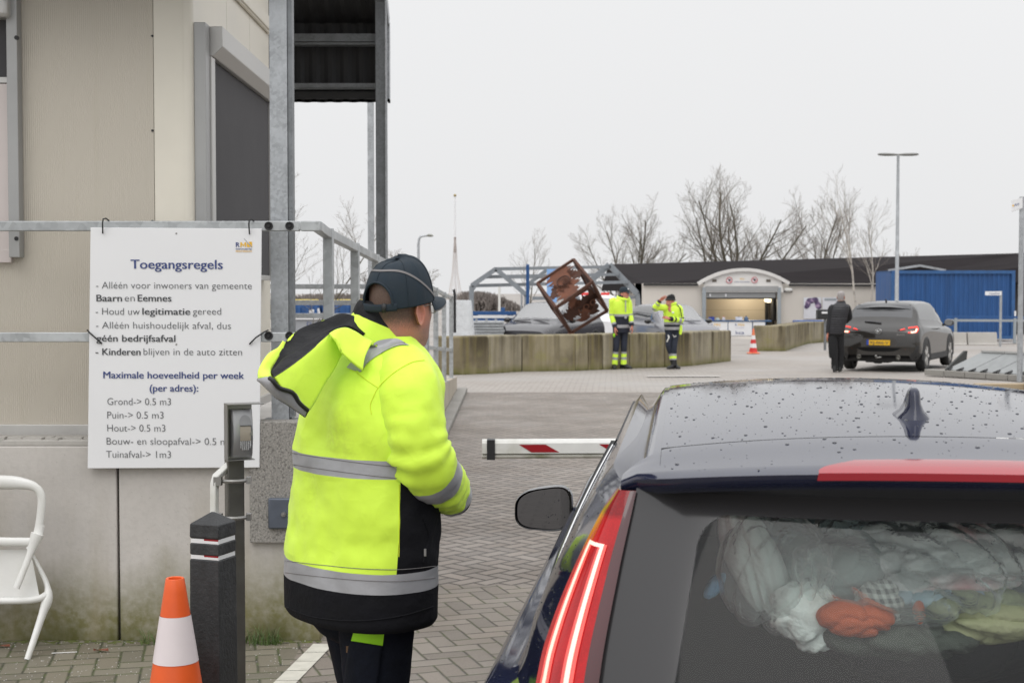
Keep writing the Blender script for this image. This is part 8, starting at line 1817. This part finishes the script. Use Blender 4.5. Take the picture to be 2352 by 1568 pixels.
def jk1(root, J, f_, r_):
    zt_ = lambda c: zw(c)
    rings = [(zw(880), uw(345), .05, .175, .13), (zw(800), uw(345), .05, .180, .135), (zw(640), uw(340), .05, .195, .145), (zw(480), uw(322), .05, .215, .15), (zw(400), uw(325), .05, .205, .135), (zw(360), uw(345), .045, .14, .105), (zw(335), uw(362), .04, .085, .085)]
    def mt(z, th):
        front = math.sin(th) > -.25
        if z < zw(805): return 2
        if z < zw(765): return 1 if True else 2
        if z < zw(630): return 2
        if z < zw(592): return 1
        return 0
    mb = loft_torso(rings, R(150), ([HV, RF, NV], mt), 3)
    bands = [(0, .54, 0), (.54, .60, 1), (.60, .86, 0), (.86, .90, 1), (.90, 1.01, 2)]
    for sd in ('R', 'L'): a, e_, w_ = V(*J['sh'+sd]), V(*J['el'+sd]), V(*J['wr'+sd]); mb.add(arm([a+(V(uw(330), .05, a.z+.02)-a)*.30-UP*.05, a-UP*.03, lerp(a, e_, .55), e_, lerp(e_, w_, .5), w_], [.07, .082, .075, .068, .062, .052], [HV, RF, NV], bands, 5 if sd == 'R' else 7))
    jo = mb.build("jacket", root, world=False, smooth=60)
    mb = MB().mat(HV); c = V(uw(362), .04, zw(345)); mb.tube([c+V(.115*math.cos(a), .105*math.sin(a), .03*math.sin(a)+.012*math.cos(a)*-1) for a in [2*math.pi*q/20 for q in range(21)]], .042, 8); mb.build("hood", root, world=False, smooth=60)
    mb = MB().mat(NV); c = V(uw(350), .03, zw(322)); mb.tube([c+V(.075*math.cos(a), .07*math.sin(a), -.25*.075*math.cos(a)) for a in [2*math.pi*q/20 for q in range(21)]], .026, 8); mb.build("collar", root, world=False, smooth=60)
    mb = MB().mat(RF); mb.box((uw(392), -.115, zw(470)), (.022, .012, .26)); mb.box((uw(392), -.12, zw(640)), (.05, .02, .06)); mb.build("zip_flap", root, world=False)
def cap1(root, T):
    mb = MB().mat(M['cap']); mb.grid([[T @ V(.090*math.cos(a)*math.cos(p)**.6, -.004+.116*math.sin(a)*math.cos(p)**.6, .02+.122*math.sin(p)) for a in [2*math.pi*q/28 for q in range(28)]] for p in [R(88)*i/10 for i in range(11)]], True); mb.grid([[T @ V(x, .10+.075*t*math.cos(x*14), .032-.02*t-8*x*x*t*.6) for x in [lerp(-.075, .075, i/10) for i in range(11)]] for t in (0, .5, 1)]); co = mb.build("cap", root, world=False, smooth=60)
    mb = MB().mat(M['white']); mb.sphere(T @ V(0, .098, .085), .020, 6, (1, .6, .8)); mb.build("badge", co, world=False, smooth=60)
person1 = figure("worker in yellow jacket and blue cap standing with arms hanging beside the rusty cube", b1, k1, R(150), J1, jk1, legs(None, [(0, .70, 0), (.70, .745, 1), (.745, .83, 2), (.83, .87, 1), (.87, .98, 2), (.98, 1.01, 0)], [TRS, RF, HV]), cap1)
mb = MB().mat(M['hivisgreen']); mb.sphere((uw(222), -.03, zw(925)), .045, 8, (.75, .5, 1.1)); mb.build("gloves", person1, world=False, smooth=60)
# ---- worker with black beanie, pointing
b2 = gat(1545, 846.5); k2 = 172/FP*b2.y/1.72
def u2_(cx): return ((1500+cx/6.27)/1.0884-1545)/FP*b2.y/k2
def z2_(cy): return (846.5-(690+cy/6.27)/1.0884)/FP*b2.y/k2
J2 = dict(hip=(u2_(1135), .05, z2_(860)), chest=(u2_(1135), .05, z2_(600)), neck=(u2_(1110), .02, z2_(440)), shR=(u2_(1005), -.02, z2_(480)), elR=(u2_(850), -.10, z2_(500)), wrR=(u2_(918), -.20, z2_(385)), shL=(u2_(1245), .06, z2_(500)), elL=(u2_(1265), .0, z2_(690)), wrL=(u2_(1075), -.20, z2_(665)),
          hpR=(u2_(1080), .03, z2_(880)), knR=(u2_(1072), -.04, z2_(1100)), anR=(u2_(1165), .02, .10), hpL=(u2_(1190), .07, z2_(880)), knL=(u2_(1155), -.06, z2_(1110)), anL=(u2_(1150), -.06, .10), ftR=(.35, -.6, 0), ftL=(-.75, -.6, 0), hdR=(.75, -.2, .6), hdL=(-1, -.25, .25), pnR=(.5, .3, -.8), pnL=(0, .8, -.5), thR=(-.5, -.3, .8), thL=(0, -.3, 1), cuR=.25, cuL=.8,
          head=((u2_(1095), -.01, z2_(385)), R(232), R(-10), ('headplain', .3, (-.06, .2))))
def jk2(root, J, f_, r_):
    rings = [(z2_(850), u2_(1130), .05, .175, .135), (z2_(800), u2_(1130), .05, .185, .14), (z2_(700), u2_(1130), .05, .185, .145), (z2_(580), u2_(1130), .05, .205, .15), (z2_(500), u2_(1130), .05, .200, .135), (z2_(460), u2_(1122), .04, .14, .105), (z2_(425), u2_(1112), .03, .09, .085)]
    def mt(z, th):
        if z < z2_(838): return 2
        if z < z2_(795): return 1
        if z < z2_(755): return 2
        if z < z2_(722): return 1
        return 0
    mb = loft_torso(rings, R(200), ([HV, RF, NV], mt), 6)
    bR = [(0, .60, 0), (.60, .66, 1), (.66, .80, 0), (.80, .85, 1), (.85, .92, 0), (.92, 1.01, 2)]; bL = [(0, .5, 0), (.5, .56, 2), (.56, .66, 0), (.66, .72, 1), (.72, .80, 0), (.80, .84, 2), (.84, .90, 0), (.90, 1.01, 2)]
    for sd, bb_ in (('R', bR), ('L', bL)): a, e_, w_ = V(*J['sh'+sd]), V(*J['el'+sd]), V(*J['wr'+sd]); mb.add(arm([a+(V(u2_(1130), .05, a.z+.02)-a)*.35, a-UP*.02, lerp(a, e_, .55), e_, lerp(e_, w_, .5), w_], [.07, .080, .074, .070, .060, .048], [HV, RF, NV], bb_, 8 if sd == 'R' else 9))
    mb.build("jacket", root, world=False, smooth=60)
    mb = MB().mat(HV); c = V(u2_(1118), .03, z2_(440)); mb.tube([c+V(.095*math.cos(a), .085*math.sin(a), .02*math.cos(a)) for a in [2*math.pi*q/20 for q in range(21)]], .036, 8); mb.build("collar", root, world=False, smooth=60)
    mb = MB().mat(M['white']); mb.sphere((u2_(1130), -.125, z2_(570)), .028, 6, (1, .3, .8)); mb.build("chest_print", root, world=False, smooth=60)
    mb = MB().mat(HV); mb.tube([V(u2_(1265), .02, z2_(770)), V(u2_(1262), .0, z2_(850)), V(u2_(1258), .0, z2_(915))], [.03, .04, .025], 8, flat=.4); mb.build("hanging_cloth", root, world=False, smooth=60)
    mb = MB().mat(NV); mb.tube([V(u2_(1190), -.06, z2_(435)), V(u2_(1245), -.07, z2_(500)), V(u2_(1265), -.075, z2_(580)), V(u2_(1272), -.08, z2_(640))], .012, 6); mb.build("shoulder_piping", root, world=False, smooth=60)
def cap2(root, T):
    mb = MB().mat(pm("black knit", (.012, .012, .013), .95, var=.3, scale=60, bump=.4, bscale=160)); mb.grid([[T @ V(.094*math.cos(a)*math.cos(p)**.6, -.006+.120*math.sin(a)*math.cos(p)**.6, .014+.016*(-math.sin(a))+.132*math.sin(p)) for a in [2*math.pi*q/28 for q in range(28)]] for p in [R(88)*i/10 for i in range(11)]], True); co = mb.build("beanie", root, world=False, smooth=60)
    mb = MB().mat(M['black']); mb.tube([T @ V(.092*math.cos(a), -.004+.116*math.sin(a), .022-.016*math.sin(a)) for a in [2*math.pi*q/28 for q in range(29)]], .018, 8); mb.build("rolled_edge", co, world=False, smooth=60)
person2 = figure("worker in yellow jacket and black beanie raising one hand, legs crossed, by the silver car", b2, k2, R(200), J2, jk2, legs(None, [(0, .74, 0), (.74, .80, 1), (.80, .84, 2), (.84, .88, 1), (.88, 1.01, 3)], [TRS, RF, HV, M['black']]), cap2)
mb = MB().mat(M['offwhite']); mb.grid([[V(u2_(1055)+.02*math.sin(t*5)+x, -.10-.02*math.sin(3*t), lerp(z2_(920), z2_(1030), t)) for x in (-.016, .0, .016)] for t in [i/8 for i in range(9)]]); mb.build("thigh_print", person2, world=False, smooth=60)
mb = MB().mat(M['offwhite']); mb.tube([V(u2_(1130), -.115, z2_(915)), V(u2_(1150), -.12, z2_(950)), V(u2_(1185), -.115, z2_(935))], .010, 6); mb.build("knee_pad_print", person2, world=False, smooth=60)
# ---- man in black puffer jacket beside the crossover, seen from behind
b3 = gat(1917, 853.5); b3.y -= .15; k3 = 185/FP*b3.y/1.77
def u3_(cx): return ((2000+cx/6.273)/1.0884-1921)/FP*b3.y/k3
def z3_(cy): return (853.5-(690+cy/6.273)/1.0884)/FP*b3.y/k3
J3 = dict(hip=(u3_(560), .02, z3_(900)), chest=(u3_(600), .02, z3_(600)), neck=(u3_(640), .02, z3_(400)), shR=(u3_(745), .04, z3_(470)), elR=(u3_(800), .15, z3_(640)), wrR=(u3_(770), .32, z3_(720)), shL=(u3_(490), .02, z3_(480)), elL=(u3_(455), .0, z3_(700)), wrL=(u3_(432), -.02, z3_(885)),
          hpL=(u3_(520), .02, z3_(930)), knL=(u3_(540), .0, z3_(1200)), anL=(u3_(545), .0, .10), hpR=(u3_(630), .05, z3_(930)), knR=(u3_(650), .08, z3_(1200)), anR=(u3_(640), .10, .10), ftL=(.35, .9, 0), ftR=(.3, .9, 0), hdL=(-.15, .1, -1), pnL=(1, 0, 0), thL=(.1, 1, 0), hdR=(-.2, 1, 0), pnR=(0, 0, -1), thR=(-1, 0, 0),
          head=((u3_(640), .02, z3_(318)), R(30), R(2), ('headgrey', .0, (-.09, .2))))
PF = pm("black quilted puffer cloth", (.016, .0155, .019), .5, var=.2, scale=12, bump=.2, bscale=40); PFv = pm("dark sleeve cloth", (.011, .011, .013), .75, var=.2)
def jk3(root, J, f_, r_):
    rings = [(z3_(905), u3_(552), .02, .185, .135), (z3_(860), u3_(555), .02, .195, .14), (z3_(700), u3_(580), .02, .205, .15), (z3_(540), u3_(605), .02, .215, .15), (z3_(470), u3_(620), .02, .20, .13), (z3_(420), u3_(635), .02, .12, .10), (z3_(385), u3_(640), .02, .075, .078)]
    mb = loft_torso(rings, R(20), ([PF], lambda z, th: 0), 9, 48, .003)
    for p in mb.v:                                             # horizontal quilting
        c = interp(rings, p.z); d_ = V(p.x-c[0], p.y-c[1], 0); q = abs(math.sin(p.z*math.pi/.052)); p += d_.normalized()*(.014*(q**.5)-.010)
    jo = mb.build("jacket", root, world=False, smooth=60)
    mb = MB()
    for sd in ('R', 'L'): a, e_, w_ = V(*J['sh'+sd]), V(*J['el'+sd]), V(*J['wr'+sd]); mb.add(arm([a+(V(u3_(620), .02, a.z+.02)-a)*.3, a-UP*.03, lerp(a, e_, .5), e_, lerp(e_, w_, .5), w_], [.062, .072, .066, .058, .052, .042], [PFv], [(0, 1.1, 0)], 3))
    mb.build("sleeves", jo, world=False, smooth=60)
    mb = MB().mat(PFv); c = V(u3_(640), .02, z3_(398)); mb.tube([c+V(.072*math.cos(a), .072*math.sin(a), 0) for a in [2*math.pi*q/20 for q in range(21)]], .026, 8); mb.build("collar", jo, world=False, smooth=60)
BT = pm("black trousers cloth", (.009, .009, .010), .9, var=.3)
person3 = figure("grey-haired man in black quilted jacket seen from behind beside the dark crossover", b3, k3, R(20), J3, jk3, legs(None, [(0, 1.1, 0)], [BT], (.105, .095, .085, .078, .075, .078)), None)
bg_ = empty("black_bag", (b3.x+(u3_(480)), b3.y-.05, gz(b3.y)), "long flat black bag held low by the grey-haired man", "bag"); mb = MB().mat(BT); s0 = b3+V(u3_(485)*k3, -.06, z3_(930)*k3); s1 = b3+V(u3_(500)*k3, -.05, z3_(1275)*k3)
mb.tube([s0, lerp(s0, s1, .1), lerp(s0, s1, .9), s1], [.04, .085, .075, .06], 12, flat=.35); mb.build("body", bg_, smooth=50); mb = MB().mat(M['black']); hw = b3+V(u3_(432)*k3, -.03, z3_(915)*k3); mb.tube([s0+V(-.05, 0, -.02), hw, s0+V(.04, 0, -.02)], .010, 6); mb.build("strap", bg_, smooth=60)
q = at((2000+395/6.273)/1.0884, (690+600/6.273)/1.0884, 46); pbx = empty("post_box", (q.x, 46, gz(46)), "small black letter box on a post behind the grey-haired man", "letter box"); mb = MB().mat(M['black']); mb.box(q, (.55, .3, .32)); mb.build("box", pbx, bevel=.03); mb = MB().mat(M['white']); mb.box(q+V(-.05, -.16, .06), (.2, .01, .06)); mb.build("label_plate", pbx); mb = MB().mat(M['galvdk']); mb.box((q.x, 46, (q.z+gz(46))/2-.08), (.07, .07, q.z-gz(46)-.16)); mb.build("post", pbx)
